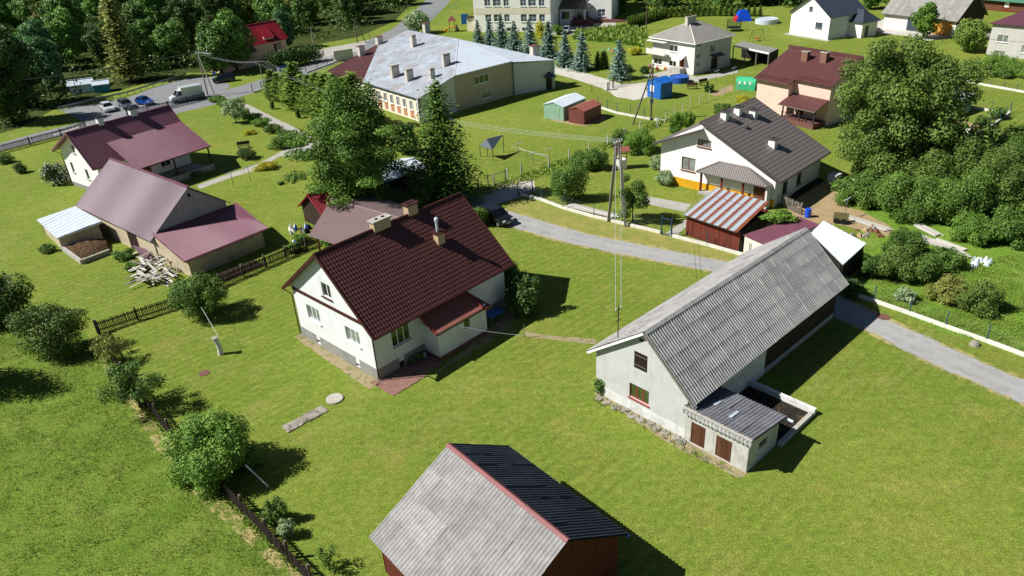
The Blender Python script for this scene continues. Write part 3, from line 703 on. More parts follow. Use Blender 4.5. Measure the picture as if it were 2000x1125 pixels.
H.band('L', .05, H.W-.05, zb-.28, zb, 'trim_brown', 'string_course', .06)
for k in 'NRF':
    H.band(k, -.03, H.sides[k][3]+.03, 0, bn[2]-.02, 'plinth_grey', 'plinth', .03)
H.band('L', -.03, H.W+.03, 0, min(bl[0][2], bl[1][2])-.02, 'plinth_grey', 'plinth', .032)
zp = .95
for lo, hi in ((0, bl[0][0]), (bl[0][1], bl[1][0]), (bl[1][1], H.W)):
    H.band('L', lo-(.03 if lo == 0 else 0), hi+(.03 if hi == H.W else 0), min(bl[0][2], bl[1][2])-.018, zp, 'plinth_grey', 'plinth', .03)
for lo, hi in ((0, bn[0]), (bn[1], H.L)): H.band('N', lo, hi, bn[2]-.018, zp, 'plinth_grey', 'plinth', .03)
for k in 'RF': H.band(k, 0, H.sides[k][3], bn[2]-.018, zp, 'plinth_grey', 'plinth', .028)
# barge boards, ridge, gutters and downpipe
for x in (-a, a):
    for v, z in ((vN, zeN), (vF, zeF)):
        mb = MB(); mb.beam((x, v, z-.03), (x, vr, zr-.03), .06, .26); mb.build('barge_board', M('trim_brown'), H.o)
mb = MB(); mb.tube([(-a-.02, vr, zr+.05), (a+.02, vr, zr+.05)], .13, 8); mb.build('ridge_cap', M('trim_brown'), H.o)
gutter((-a, vN-.07, zeN-.05), (a, vN-.07, zeN-.05), 'trim_brown', H.o); gutter((-a, vF+.07, zeF-.05), (a, vF+.07, zeF-.05), 'trim_brown', H.o)
mb = MB(); x = -L2_-.1; mb.tube([(-a+.1, vN-.05, zeN-.08), (x, -W2_-.1, zeN-.45), (x, -W2_-.1, .25), (x-.5, -W2_-.45, .06)], .05, 6); mb.build('downpipe', M('trim_brown'), H.o)
mb = MB(); mb.tube([(-a+.1, vF+.05, zeF-.08), (x, W2_+.1, zeF-.45), (x, W2_+.1, .2)], .05, 6); mb.build('downpipe', M('trim_brown'), H.o)
# chimneys
for (u, v, z0, z1, ca, cb, cap) in ((-1.25, -.1, 8.2, 9.8, 1.6, .58, 'concrete'), (2.0, .05, 8.4, 9.95, 1.0, .62, 'trim_brown'), (2.55, -2.45, 6.4, 7.9, .72, .56, 'trim_brown')):
    c = chimney(H.o, u, v, z0, z1, ca, cb, 'chimney_buff', cap, .12, 2)
mb = MB(); mb.lathe([(.11, 0), (.11, .9), (.17, .92), (.17, 1.15), (.05, 1.25)], 10, (2.45, -2.45, 8.0)); mb.build('flue_pipe', M('galv'), H.o)
# porch
pu0, pu1, pv = -2.34, 2.85, -6.88
mb = MB(); mb.box(pu0, pu1, pv, -W2_-.002, .35, 2.72); po = mb.build('porch_wall', M('white_plaster'), H.o)
mb = MB(); mb.box(pu0-.03, pu1+.03, pv-.03, -W2_-.03, 0, .35); mb.build('porch_plinth', M('plinth_red'), H.o)
roof_plane([(pu0-.3, -7.12, 2.66), (2.25, -7.12, 2.66), (2.25, -W2_-.02, 3.72), (pu0-.3, -W2_-.02, 3.72)], 'porch_roof', 'redbrown_metal', H.o, 'sine', .2, .06)
roof_plane([(2.25, -7.16, 2.62), (3.35, -7.0, 2.42), (3.35, -5.3, 2.62), (2.25, -W2_-.02, 3.70)], 'porch_roof', 'tile_metal', H.o, 'flat', .2, .06)
for x, m in ((pu0-.33, 'red_trim'), (2.27, 'red_trim')):
    mb = MB(); mb.beam((x, -7.15, 2.68), (x, -W2_-.02, 3.76), .07, .2); mb.build('fascia', M(m), H.o)
mb = MB(); mb.beam((2.28, -7.18, 2.55), (3.38, -7.02, 2.36), .05, .16); mb.build('fascia', M('red_trim'), H.o)
gutter((pu0-.3, -7.18, 2.56), (2.25, -7.18, 2.56), 'trim_brown', H.o, .06)
HP = Bld.__new__(Bld); HP.o = H.o; HP.c = H.c; HP.eu = H.eu; HP.ev = H.ev; HP.L = 5.2; HP.W = 1.8
HP.sides = {'N': ((pu0, pv), (1,0), (0,-1), pu1-pu0)}
hw_ = HP.hole('N', (903,625), (915,631)); zc = hw_[2]
HP.window('N', (hw_[0], hw_[0]+.75, zc-.35, zc+.6), 1, pane='pane_dark', sill=None, recess=-.06)
# paved corner by the porch, paver by paver
patio = thing('paved_patio', 'brick-red paved patio at the corner of the white house', 'patio', H.wld(0,0,0), H.th)
me = None
for i in range(13):
    for j in range(9):
        u = -7.55+i*.4; v = -7.55+j*.3
        if u > pu0-.4 and v > -7.1: continue
        if v > -5.25 and u > -7.3: continue
        if i > 7 and j < 1: continue
        if me is None: mb = MB(); mb.box(0, .385, 0, .285, 0, .045); me = mb.mesh('paver', M('paver_red'))
        o = mo('paver', me, patio, (u+random.uniform(-.006,.006), v+(.0 if i % 2 else .06), random.uniform(0,.012)))
# bucket and boulders in the porch corner, table
for k, (u, v, r_, z_) in enumerate(((-2.75,-5.55,.14,.32),)):
    mb = MB(); mb.lathe([(r_*.8,0), (r_,z_), (r_*.9,z_)], 12); tag(mb.build('bucket', M('galv'), loc=H.wld(u,v,.06)), 'small pale bucket in the corner of the porch and house wall', 'bucket')
def flowerpot(p, label, s=1, fol='leaf_garden', flower=None):
    t = thing('flower_pot', label, 'flower pot', p)
    mb = MB(); mb.lathe([(.16*s,0), (.24*s,.3*s), (.25*s,.34*s), (.2*s,.34*s)], 12); mb.build('pot', M('plinth_red'), t)
    mo('plant', leaf_mesh('pot_plant', [((0,0,.5*s), (.3*s,.3*s,.24*s))], 120, .09*s, fol), t)
    return t
# ------------------------------------------------------------------ long grey barn
B = Bld('barn', 'long pale plastered barn with grey corrugated fibre-cement roof and red window', 'barn', 15.55, 46.85, 41.88, 20.18, 7.52)
zr, zN, zF, vr = 6.76, 3.13, 3.28, -.39; a0, a1 = -(B.L/2+.26), B.L/2+.26; vN, vF = -(B.W/2+.56), B.W/2+.56
roof_sheets([(a0,vN,zN), (a1,vN,zN), (a1,vr,zr), (a0,vr,zr)], B.o, 'eternit_grey', 1.2, 1.15)
roof_sheets([(a1,vF,zF), (a0,vF,zF), (a0,vr,zr), (a1,vr,zr)], B.o, 'eternit_light', 1.2, 1.15)
mb = MB()
for k in range(20):
    x0 = a0+(a1-a0)*k/20; x1 = a0+(a1-a0)*(k+1)/20+.04
    q = MB()
    for s_ in (-1, 1): q.poly([(x0, vr, zr+.12), (x1, vr, zr+.12), (x1, vr+s_*.22, zr-.04), (x0, vr+s_*.22, zr-.04)])
    q.build('ridge_piece', M('eternit_grey'), B.o)
hN = zN+(zr-zN)/(vr-vN)*.56-.1; hF = zF+(zr-zF)/(vF-vr)*.56-.1
sh = B.hole('L', (1239.1,684.4), (1263.7,729)); rw = B.hole('L', (1229.6,746.4), (1266.6,793)); vent = B.hole('L', (1249,660), (1256,668))
B.wall('L', M('grey_plaster'), B.gable('L', hN, hF, zr-.14, vr), holes=[sh, rw])
B.wall('R', M('wood_black'), B.gable('R', hN, hF, zr-.14, vr)); B.wall('F', M('grey_plaster'), h=hF)
B.band('L', -.02, B.W+.02, 0, .75, 'limewash', 'whitewashed_base', .02)
B.window('L', rw, 3, frame='red_trim', pane='pane_green', sill='red_trim', fw=.07, sillout=.1)
B.panel('L', sh, 'wood_dark', 'shutter', -.02, boards=5, back=.12)
for zz in (sh[2]+.25, sh[3]-.3): B.band('L', sh[0]+.05, sh[1]-.1, zz, zz+.05, 'grey_metal', 'hinge', .02)
B.band('L', vent[0], vent[1], vent[2], vent[3], 'wood_black', 'vent', .02)
# near long wall: masonry then upright planks
split = 9.6
wm = (3.0, 3.8, 1.1, 1.9)
B.wall('N', M('limewash'), [(0,0), (split,0), (split,hN), (0,hN)], holes=[wm]); B.window('N', wm, 2, frame='wood_grey', sill=None, pane='pane_dark')
B.wall('N', M('concrete'), [(split,0), (B.L,0), (B.L,.5), (split,.5)], name='plank_wall_base')
mb = MB(); x = split
while x < B.L-.02:
    w = random.uniform(.14, .2); d = random.uniform(.01, .04); p = B.pt('N', x, .5, -.04)
    mb.box(p.x, min(p.x+w-.012, B.L/2), p.y-d, p.y+.04, .5, hN); x += w
kind(mb.build('plank_cladding', M('wood_dark'), B.o), 'stuff')
for x0, x1 in ((-1, 1),):
    for v, z, s_ in ((vN, zN, 'wood_grey'), (vF, zF, 'white_paint')):
        mb = MB(); mb.beam((a0-.03, v, z-.05), (a0-.03, vr, zr-.05), .05, .16); mb.build('barge_board', M(s_), B.o)
        mb = MB(); mb.beam((a1+.03, v, z-.05), (a1+.03, vr, zr-.05), .05, .16); mb.build('barge_board', M('wood_grey'), B.o)
gutter((a0, vF+.07, zF-.06), (a1, vF+.07, zF-.06), 'grey_metal', B.o, .06)
# insulator bracket and service mast on the roof
mb = MB(); p = B.loc(G(1207,658,5.2)); mb.tube([(p.x, p.y, 4.3), (p.x, p.y, 7.6)], .035, 6)
mb.beam((p.x-.28, p.y, 7.3), (p.x+.28, p.y, 7.3), .04, .04); mb.beam((p.x-.22, p.y, 6.5), (p.x+.22, p.y, 6.5), .04, .04); mb.beam((p.x-.28, p.y, 6.9), (p.x+.28, p.y, 6.9), .03, .03)
mast = mb.build('service_mast', M('dark_metal'), B.o); MAST = B.wld(p.x, p.y, 7.35)
for s_ in (-.26, .26):
    mb = MB(); mb.lathe([(.03,0), (.05,.05), (.03,.12)], 8, (p.x+s_, p.y, 7.32)); mb.build('insulator', M('insulator'), mast)
q = B.onwall('L', 1200, 680); p = B.pt('L', q[0], q[1], .05); mb = MB(); mb.lathe([(.03,0), (.05,.1), (.03,.2)], 8, (p.x-.04, p.y, p.z)); mb.build('insulator', M('insulator'), B.o)
# annex with lean-to roof
A0, A1, AV0, AV1 = -10.22, -6.75, -8.25, -B.W/2
ann = Bld.__new__(Bld); ann.o = B.o; ann.c = B.c; ann.eu = B.eu; ann.ev = B.ev; ann.L = A1-A0; ann.W = AV1-AV0; ann.th = B.th
ann.sides = {'L': ((A0, AV1), (0,-1), (-1,0), AV1-AV0), 'N': ((A0, AV0), (1,0), (0,-1), A1-A0), 'R': ((A1, AV0), (0,1), (1,0), AV1-AV0)}
d1 = ann.hole('L', (1350,834), (1375,878)); d2 = ann.hole('L', (1399,859), (1426,903)); zt = 2.0
d1 = (d1[0], d1[1], .12, 1.75); d2 = (d2[0], d2[1], .12, 1.7)
ann.wall('L', M('block_wall'), h=2.55, holes=[d1, d2], name='annex_wall')
nw = (1.2, 2.2, 1.05, 1.55)
ann.wall('N', M('block_wall'), [(0,0), (A1-A0,0), (A1-A0,2.05), (0,2.55)], holes=[nw], name='annex_wall'); ann.window('N', nw, 2, frame='wood_grey', sill=None)
ann.wall('R', M('block_wall'), h=2.05, name='annex_wall')
for d in (d1, d2): ann.panel('L', d, 'wood_brown', 'door', -.05, boards=6, back=.14)
# block courses: single blocks on the sunlit front
for j in range(6):
    for i in range(12):
        t0 = i*.42+(.21 if j % 2 else 0); t1 = min(t0+.405, AV1-AV0-.02); z0 = .1+j*.4; z1 = z0+.385
        if t1 <= t0+.05 or z1 > 2.5: continue
        if any(t0 < d[1]+.02 and t1 > d[0]-.02 and z0 < d[3]+.02 for d in (d1, d2)): continue
        ann.band('L', t0, t1, z0, z1, 'block_wall', 'block', random.uniform(.012, .022))
rt = [(A1+.3, AV0-.25, 2.12), (A1+.3, AV1-.02, 2.12), (A0-.2, AV1-.02, 2.72), (A0-.2, AV0-.25, 2.72)]
roof_sheets([rt[1], rt[0], rt[3], rt[2]][::1] if False else [(A1+.3, AV1-.02, 2.12), (A1+.3, AV0-.25, 2.12), (A0-.2, AV0-.25, 2.72), (A0-.2, AV1-.02, 2.72)], B.o, 'eternit_grey', 1.0, 2.0) if False else None
roof_sheets([(A1+.3, AV0-.25, 2.12), (A1+.3, AV1-.02, 2.12), (A0-.2, AV1-.02, 2.72), (A0-.2, AV0-.25, 2.72)], B.o, 'eternit_mid', 1.0, 2.0)
# corrugated strip hung as a fascia
me = sheet_mesh(1.0, .34, .24, M('eternit_grey'))
for k in range(4):
    o = mo('fascia_sheet', me, B.o); y = AV0-.25+k*1.2
    o.matrix_local = Matrix.Translation((A0-.24, y, 2.40)) @ Matrix(((0,0,-1),(1,0,0),(0,1,0))).to_4x4() @ Matrix.Scale(1.12, 4, (1,0,0))
mb = MB(); mb.beam((A0-.24, AV0-.25, 2.77), (A0-.24, AV1, 2.77), .26, .05); mb.build('fascia_cap', M('concrete'), B.o)
mb = MB(); mb.tube([(A1+.38, AV1, 2.08), (A1+.38, AV0-.7, 2.0)], .09, 8); mb.build('gutter', M('galv'), B.o)
for (u, v, l_) in ((-9.3, -6.3, 1.0), (-8.8, -4.9, .9)):
    mb = MB(); z = 2.72-(u-A0+.2)/(A1-A0+.5)*.6+.12; mb.beam((u, v, z), (u+l_, v+.04, z-l_*.17), .2, .03); mb.build('loose_tin', M('galv'), B.o)
# muck pit
pit = thing('muck_pit', 'low whitewashed concrete muck pit against the grey barn', 'pit', B.wld(0,0,0), B.th)
P0, P1, PV = -6.4, -2.2, -8.6
mb = MB(); mb.box(P1-.3, P1, PV, -B.W/2-.03, 0, .5); mb.build('pit_wall', M('limewash'), pit)
mb = MB(); mb.box(A1+.02, P1-.302, PV, PV+.28, 0, .32); mb.build('pit_wall', M('concrete'), pit)
mb = MB(); mb.box(A1+.02, P1-.302, PV+.282, -B.W/2-.03, 0, .12); mb.build('muck', M('muck_dark'), pit)
# flat stones along the gable
for k in range(11):
    q = B.pt('L', .8+k*.68+random.uniform(-.1,.1), 0, random.uniform(.2,.5)); w = B.wld(q.x, q.y)
    mb = MB(); n = 7; pts = [(random.uniform(.24,.42)*math.cos(2*math.pi*i/n), random.uniform(.2,.36)*math.sin(2*math.pi*i/n), 0) for i in range(n)]; mb.slab(pts, (0,0,random.uniform(.04,.09)))
    tag(mb.build('flagstone', M('stone'), loc=w, rz=random.uniform(0,6)), 'flat grey flagstone bedded along the foot of the barn gable', 'stone', 'flagstones along the barn gable')

# ------------------------------------------------------------------ near wooden barn with corrugated roof and pink ridge
N = Bld('wooden_barn', 'red wooden barn with pale and dark corrugated roof and pink ridge', 'barn', -1.56, 27.36, -51.01, 8.53, 8.59)
zr, zN, zF, vr = 5.67, 2.81, 3.08, .66; a = N.L/2+.3; vN, vF = -(N.W/2+.4), N.W/2+.4
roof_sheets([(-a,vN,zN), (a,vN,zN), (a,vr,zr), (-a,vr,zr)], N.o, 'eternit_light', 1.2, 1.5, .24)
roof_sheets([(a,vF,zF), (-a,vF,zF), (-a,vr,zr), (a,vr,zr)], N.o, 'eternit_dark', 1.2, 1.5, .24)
mb = MB()
for s_, k in ((-1, .17), (1, .15)):
    sl = (zr-zN)/(vr-vN) if s_ < 0 else (zr-zF)/(vF-vr)
    mb.slab([(-a-.05, vr, zr+.14), (a+.05, vr, zr+.14), (a+.05, vr+s_*k, zr+.14-k*sl), (-a-.05, vr+s_*k, zr+.14-k*sl)], (0,0,.02))
mb.build('ridge_cap', M('pink_trim'), N.o)
hN = zN+(zr-zN)/(vr-vN)*.4-.1; hF = zF+(zr-zF)/(vF-vr)*.4-.1
for sd_ in 'LR':
    N.wall(sd_, M('wood_red'), N.gable(sd_, hN, hF, zr-.14, vr))
    mb = MB(); t = 0
    while t < N.W-.02:
        w = .17; tt = t+w/2; vv = N.W/2-tt if sd_ == 'L' else tt-N.W/2
        top = hN+(zr-.16-hN)*(vv+N.W/2)/(vr+N.W/2) if vv < vr else hF+(zr-.16-hF)*(N.W/2-vv)/(N.W/2-vr)
        p = N.pt(sd_, t, 0, .003); q = N.pt(sd_, t+w-.015, 0, .028)
        mb.box(min(p.x,q.x), max(p.x,q.x), min(p.y,q.y), max(p.y,q.y), .15, top-.02); t += w
    kind(mb.build('plank_cladding', M('wood_red'), N.o), 'stuff')
N.wall('N', M('wood_red'), h=hN); N.wall('F', M('wood_red'), h=hF)
for sd_ in 'NF':
    mb = MB(); t = 0
    while t < N.L-.1:
        p = N.pt(sd_, t, 0, .003); q = N.pt(sd_, t+.155, 0, .028); mb.box(min(p.x,q.x), max(p.x,q.x), min(p.y,q.y), max(p.y,q.y), .15, (hN if sd_ == 'N' else hF)-.05); t += .17
    kind(mb.build('plank_cladding', M('wood_red'), N.o), 'stuff')
gutter((-a, vF+.08, zF-.05), (a+.1, vF+.08, zF-.08), 'blue_paint', N.o, .08)

# ------------------------------------------------------------------ plum-roofed farm barn with lean-tos
F_ = Bld('farm_barn', 'old pale brick barn with plum metal roof and two lean-tos', 'barn', -39.41, 78.24, -41.45, 17.0, 8.57)
zr, zN, zF, vr = 6.58, 2.5, 3.45, .55; a = F_.L/2+.3; vN, vF = -(F_.W/2+.4), F_.W/2+.4
roof_plane([(-a,vN,zN), (a,vN,zN), (a,vr,zr), (-a,vr,zr)], 'roof', 'plum_pale', F_.o, 'trap', .2, .06)
roof_plane([(a,vF,zF), (-a,vF,zF), (-a,vr,zr), (a,vr,zr)], 'roof', 'plum_pale', F_.o, 'trap', .2, .06)
mb = MB(); mb.beam((-a-.02,vr,zr+.06), (a+.02,vr,zr+.06), .3, .06); mb.build('ridge_cap', M('plum_metal'), F_.o)
hN = zN+(zr-zN)/(vr-vN)*.4-.08; hF = zF+(zr-zF)/(vF-vr)*.4-.08
F_.wall('R', M('block_wall'), F_.gable('R', hN, hF, zr-.12, vr)); F_.wall('L', M('block_wall'), F_.gable('L', hN, hF, zr-.12, vr)); F_.wall('F', M('old_brick_pale'), h=hF)
door = (11.0, 13.2, 0.05, 2.2); F_.wall('N', M('old_brick_pale'), h=hN, holes=[door]); F_.panel('N', door, 'wood_dark', 'door', -.04, boards=9, back=.13)
q = F_.onwall('R', 369, 381); F_.band('R', q[0]-.15, q[0]+.15, q[1]-.2, q[1]+.2, 'wood_black', 'vent', .02)
# gable blocks that stand out of the bare masonry
for j in range(9):
    for i in range(22):
        t0 = i*.41+(.2 if j % 2 else 0); z0 = 3.0+j*.4; tt = t0+.2; vv = tt-F_.W/2
        top = hN+(zr-.2-hN)*(vv+F_.W/2)/(vr+F_.W/2) if vv < vr else hF+(zr-.2-hF)*(F_.W/2-vv)/(F_.W/2-vr)
        if t0+.4 > F_.W or z0+.4 > top-.3 : continue
        F_.band('R', t0, t0+.4, z0, z0+.385, 'block_wall', 'block', random.uniform(.006, .02))
# lean-to on the gable end (plum)
e0 = F_.loc(G(360,511,2.0)); e1 = F_.loc(G(523,446,2.0)); r0 = F_.loc(G(297,457,3.0)); r1 = F_.loc(G(461,396,3.2))
roof_plane([e0, e1, r1, r0], 'lean_to_roof', 'plum_metal', F_.o, 'trap', .2, .06)
for p, q in ((e0, e1), (r0, e0), (e1, r1)):
    mb = MB(); mb.beam(p+Vector((0,0,-.04)), q+Vector((0,0,-.04)), .05, .18); mb.build('fascia', M('plum_metal'), F_.o)
gutter(e0+Vector((.06,0,-.06)), e1+Vector((.06,0,-.06)), 'plum_metal', F_.o, .06)
ux = F_.L/2+.02; ue = (e0.x+e1.x)/2-.35
mb = MB(); mb.slab([(ue, e0.y+.45, 0), (ue, e1.y-.5, 0), (ue, e1.y-.5, 2.0), (ue, e0.y+.45, 2.0)], (-.25,0,0)); mb.build('lean_to_wall', M('old_brick_pale'), F_.o)
mb = MB(); mb.slab([(ue-.25, e0.y+.45, 0), (ux, e0.y+.45, 0), (ux, e0.y+.45, 2.75), (ue-.25, e0.y+.45, 2.0)], (0,.25,0)); mb.build('lean_to_wall', M('old_brick_pale'), F_.o)
mb = MB(); mb.slab([(ue-.25, e1.y-.5, 0), (ux, e1.y-.5, 0), (ux, e1.y-.5, 2.95), (ue-.25, e1.y-.5, 2.0)], (0,-.25,0)); mb.build('lean_to_wall', M('old_brick_pale'), F_.o)
mb = MB(); mb.beam((ue+.02, e0.y+.4, 1.85), (ue+.02, e1.y-.4, 1.85), .12, .12); mb.build('wall_plate', M('wood_pale'), F_.o)
# lean-to on the far end (galvanised)
c = [F_.loc(G(110.7,465.3,1.6)), F_.loc(G(71.5,429.3,1.6)), F_.loc(G(146.7,402.7,2.5)), F_.loc(G(198.7,433.3,2.5))]
roof_plane([c[1], c[0], c[3], c[2]], 'tin_roof', 'galv', F_.o, 'seam', .9, .06)
def inset(p, k=.12):
    m = sum(c, Vector())/4; return p+(m-p)*k
ci = [inset(p) for p in c]
for i, j in ((0,1), (0,3), (1,2)):
    mb = MB(); p, q = ci[i], ci[j]; n = (q-p).cross(Vector((0,0,1))).normalized()*.2
    mb.slab([(p.x,p.y,0), (q.x,q.y,0), (q.x,q.y,q.z-.1), (p.x,p.y,p.z-.1)], n); mb.build('lean_to_wall', M('old_brick_pale'), F_.o)
mb = MB(); mb.beam(c[0]+Vector((0,0,-.08)), c[3]+Vector((0,0,-.08)), .05, .14); mb.build('fascia', M('white_paint'), F_.o)
# manure heap in its low walls
mh = thing('manure_pen', 'low concrete pen of brown manure beside the plum-roofed barn', 'manure pen', G(160,495))
o0 = G(160,495)
w = [G(121,487)-o0, G(161,516)-o0, G(216,495)-o0, G(214,470)-o0]
for p, q in ((w[0], w[1]), (w[1], w[2])):
    mb = MB(); mb.beam(p+Vector((0,0,.25)), q+Vector((0,0,.25)), .25, .5); mb.build('pen_wall', M('concrete'), mh)
nx, ny = 26, 18; mb = MB(); vs = []
for j in range(ny+1):
    for i in range(nx+1):
        s_, t_ = i/nx, j/ny; p = (w[0]*(1-s_)+w[1]*s_)*(1-t_)+(w[3]*(1-s_)+w[2]*s_)*t_
        hgt = .9*math.sin(math.pi*min(1, .08+s_*.9))**.5*math.sin(math.pi*min(1, .1+t_*.85))**.5+random.uniform(-.09, .09)
        vs.append(mb.vert((p.x, p.y, max(.06, hgt if 0 < i < nx and 0 < j < ny else .1))))
for j in range(ny):
    for i in range(nx): mb.f.append([vs[j*(nx+1)+i], vs[j*(nx+1)+i+1], vs[(j+1)*(nx+1)+i+1], vs[(j+1)*(nx+1)+i]])
mb.build('manure', M('manure'), mh)
# weathered board pile beside the barn: boards laid on top of each other
bp = thing('board_pile', 'heap of weathered grey boards and doors beside the plum-roofed barn', 'board pile', G(300,535))
for k in range(64):
    p = G(random.uniform(270,340), random.uniform(500,556))-G(300,535); L_ = random.uniform(1.2,3.0); an = random.choice((R(-40),R(52),R(-52)))+random.uniform(-.25,.25)
    d = Vector((math.cos(an), math.sin(an), random.uniform(-.08,.12)))*L_/2; z = .1+k*.013
    mb = MB(); mb.beam(p-d+Vector((0,0,z)), p+d+Vector((0,0,z)), random.uniform(.12,.32), .035); mb.build('board', M('wood_white' if k % 3 else 'wood_grey'), bp)
mb = MB(); mb.slab([G(262,492)-G(300,535)+Vector((0,0,.8)), G(290,500)-G(300,535)+Vector((0,0,.8)), G(302,515)-G(300,535)+Vector((0,0,.5)), G(280,510)-G(300,535)+Vector((0,0,.5))], (0,0,.03)); mb.build('tin_sheet', M('plum_pale'), bp)

# ------------------------------------------------------------------ open shelter with pale tiled roof, shed and tin roof behind the white house
e0, e1, r1, r0 = G(604,459,2.3), G(705,492,2.3), G(790,430,3.6), G(647,390,3.6)
cs = thing('open_shelter', 'timber shelter on posts with pale tiled roof behind the white house', 'shelter', ((e0+r1)/2).to_tuple()[:2]+(0,)); o0 = cs.location.copy()
ed = (r1-r0).normalized()
roof_plane([e0-o0, e0+ed*(r1-r0).length-o0, r1-o0, r0-o0], 'roof', 'tile_light', cs.o if hasattr(cs, 'o') else cs, 'tile', .24, .08, .36)
back = (r0-e0); back.z = -1.3
f0, f1 = r0+Vector((back.x*.85, back.y*.85, -1.1)), r1+Vector((back.x*.85, back.y*.85, -1.1))
roof_plane([f1-o0, f0-o0, r0-o0, r1-o0], 'roof', 'tile_light', cs, 'tile', .24, .08, .36)
mb = MB(); mb.tube([r0-o0+Vector((0,0,.06)), r1-o0+Vector((0,0,.06))], .14, 8); mb.build('ridge_cap', M('tile_light'), cs)
for p in (e0.lerp(r1,.08), (e0+ed*8.2).lerp(r0,.1), f0.lerp(r1,.1), f1.lerp(r0,.1), e0.lerp(e0+ed*8.2,.5).lerp(r0,.1)):
    mb = MB(); mb.box(p.x-o0.x-.09, p.x-o0.x+.09, p.y-o0.y-.09, p.y-o0.y+.09, 0, 2.45); mb.build('post', M('wood_brown'), cs)
gutter(e0-o0+Vector((0,0,-.06)), e0+ed*(r1-r0).length-o0+Vector((0,0,-.06)), 'tile_light', cs, .07)
rs = simple_gable('wooden_shed', 'dark plank shed with wine-red metal roof under the tall broadleaf tree', 'shed', *(G(650,432)+Vector((.6,1.2,0))).to_tuple()[:2], 44, 6.4, 4.4, 2.0, 3.7, 'red_metal', 'wood_black', 'trap', .22, .35, .4)
t_ = rs.sides['L'][3]
for k in range(26): 
    vv = 2.2-(k+.5)*.169; top = 2.0+1.6*(1-abs(vv)/2.2); rs.band('L', k*.169+.004, k*.169+.16, .05, top-.1, 'wood_dark', 'plank', random.uniform(.012,.03))
ts = simple_gable('tin_shed', 'low dark shed with bright tin roof half hidden under the tall trees', 'shed', *(G(772,372)+Vector((-.3,.6,0))).to_tuple()[:2], 45, 7.0, 4.6, 2.3, 2.9, 'galv', 'wood_black', 'seam', .8, .25, .3)
# bagged rubbish pile by the shed
# ------------------------------------------------------------------ left farmhouse, plum metal roof
K = Bld('farmhouse', 'white farmhouse with plum ribbed metal roof, white chimneys and a veranda', 'house', -50.34, 97.85, 52.5, 12.48, 8.45)
zr, zN, zF, vr = 7.95, 3.84, 4.86, -.82; a = K.L/2+.8; vN, vF = -(K.W/2+.71), K.W/2+.71
roof_plane([(-a,vN,zN), (a,vN,zN), (a,vr,zr), (-a,vr,zr)], 'roof', 'plum_metal', K.o, 'trap', .26, .07)
roof_plane([(a,vF,zF), (-a,vF,zF), (-a,vr,zr), (a,vr,zr)], 'roof', 'plum_metal', K.o, 'trap', .26, .07)
slN = (zr-zN)/(vr-vN)
def onslope(b, px, py, z0, v0, sl, dz=0):
    z = z0-1
    for _ in range(60):
        p = b.loc(G(px, py, z)); z += .4*((z0+(p.y-v0)*sl+dz)-z)
    p = b.loc(G(px, py, z)); p.z = z; return p
ul = onslope(K, 209, 279, zr, vr, slN, .12); zz_ = 2.75
for _ in range(60): zz_ += .08*(K.loc(G(411,285,zz_)).x-a)
print('veranda eave', zz_); lr = K.loc(G(411,285,zz_)); ur = Vector((a-.1, ul.y, ul.z)); 
roof_plane([(ul.x, lr.y, lr.z), (max(lr.x, a), lr.y, lr.z), (max(lr.x, a), ul.y, ul.z), (ul.x, ul.y, ul.z)], 'veranda_roof', 'plum_metal', K.o, 'trap', .26, .07)
mb = MB(); mb.beam((-a,vr,zr+.06), (a,vr,zr+.06), .3, .06); mb.build('ridge_cap', M('plum_metal'), K.o)
hN = zN+slN*.71-.1; hF = zF+(zr-zF)/(vF-vr)*.71-.1
wk = [K.hole('L', (135.5,316), (147.5,337)), K.hole('L', (164.5,330), (177,351)), K.hole('L', (137,283), (148,300))]
K.wall('L', M('bright_white'), K.gable('L', hN, hF, zr-.12, vr), holes=wk)
for q in wk: K.window('L', q, 2, frame='grey_metal', pane='pane_dark', sill='plinth_grey')
K.wall('R', M('bright_white'), K.gable('R', hN, hF, zr-.12, vr)); K.wall('F', M('bright_white'), h=hF)
dk = (5.6, 6.7, .4, 2.5); wk2 = (8.2, 9.6, 1.2, 2.5); K.wall('N', M('bright_white'), h=hN, holes=[dk, wk2]); K.panel('N', dk, 'wood_brown', 'door', -.04, back=.13); K.window('N', wk2, 2)
K.plinth(.55, 'plinth_grey')
for x in (-a-.02, a+.02):
    for v, z in ((vN, zN), (vF, zF)): mb = MB(); mb.beam((x, v, z-.04), (x, vr, zr-.04), .05, .2); mb.build('barge_board', M('plum_metal'), K.o)
mb = MB(); x1 = max(lr.x, a)-.25
for x in (ul.x+.4, (ul.x+x1)/2, x1):
    mb = MB(); mb.box(x-.08, x+.08, lr.y+.3, lr.y+.46, .3, lr.z+.05); mb.build('veranda_post', M('wood_dark'), K.o)
mb = MB(); mb.box(ul.x+.2, x1+.2, lr.y+.15, -K.W/2-.04, 0, .3); mb.build('veranda_floor', M('paving_grey'), K.o)
mb = MB(); mb.box(ul.x+.2, x1+.2, lr.y+.1, lr.y+.15, .301, .9); mb.build('veranda_parapet', M('concrete'), K.o)
gutter((-a, vN-.06, zN-.05), (ul.x, vN-.06, zN-.05), 'trim_brown', K.o); gutter((-a, vF+.06, zF-.05), (a, vF+.06, zF-.05), 'trim_brown', K.o)
gutter((ul.x, lr.y-.06, lr.z-.05), (x1+.3, lr.y-.06, lr.z-.05), 'trim_brown', K.o)
mb = MB(); mb.tube([(-a+.1, vF, zF-.1), (-K.L/2-.08, K.W/2+.08, zF-.5), (-K.L/2-.08, K.W/2+.08, .2)], .05, 6); mb.build('downpipe', M('trim_brown'), K.o)
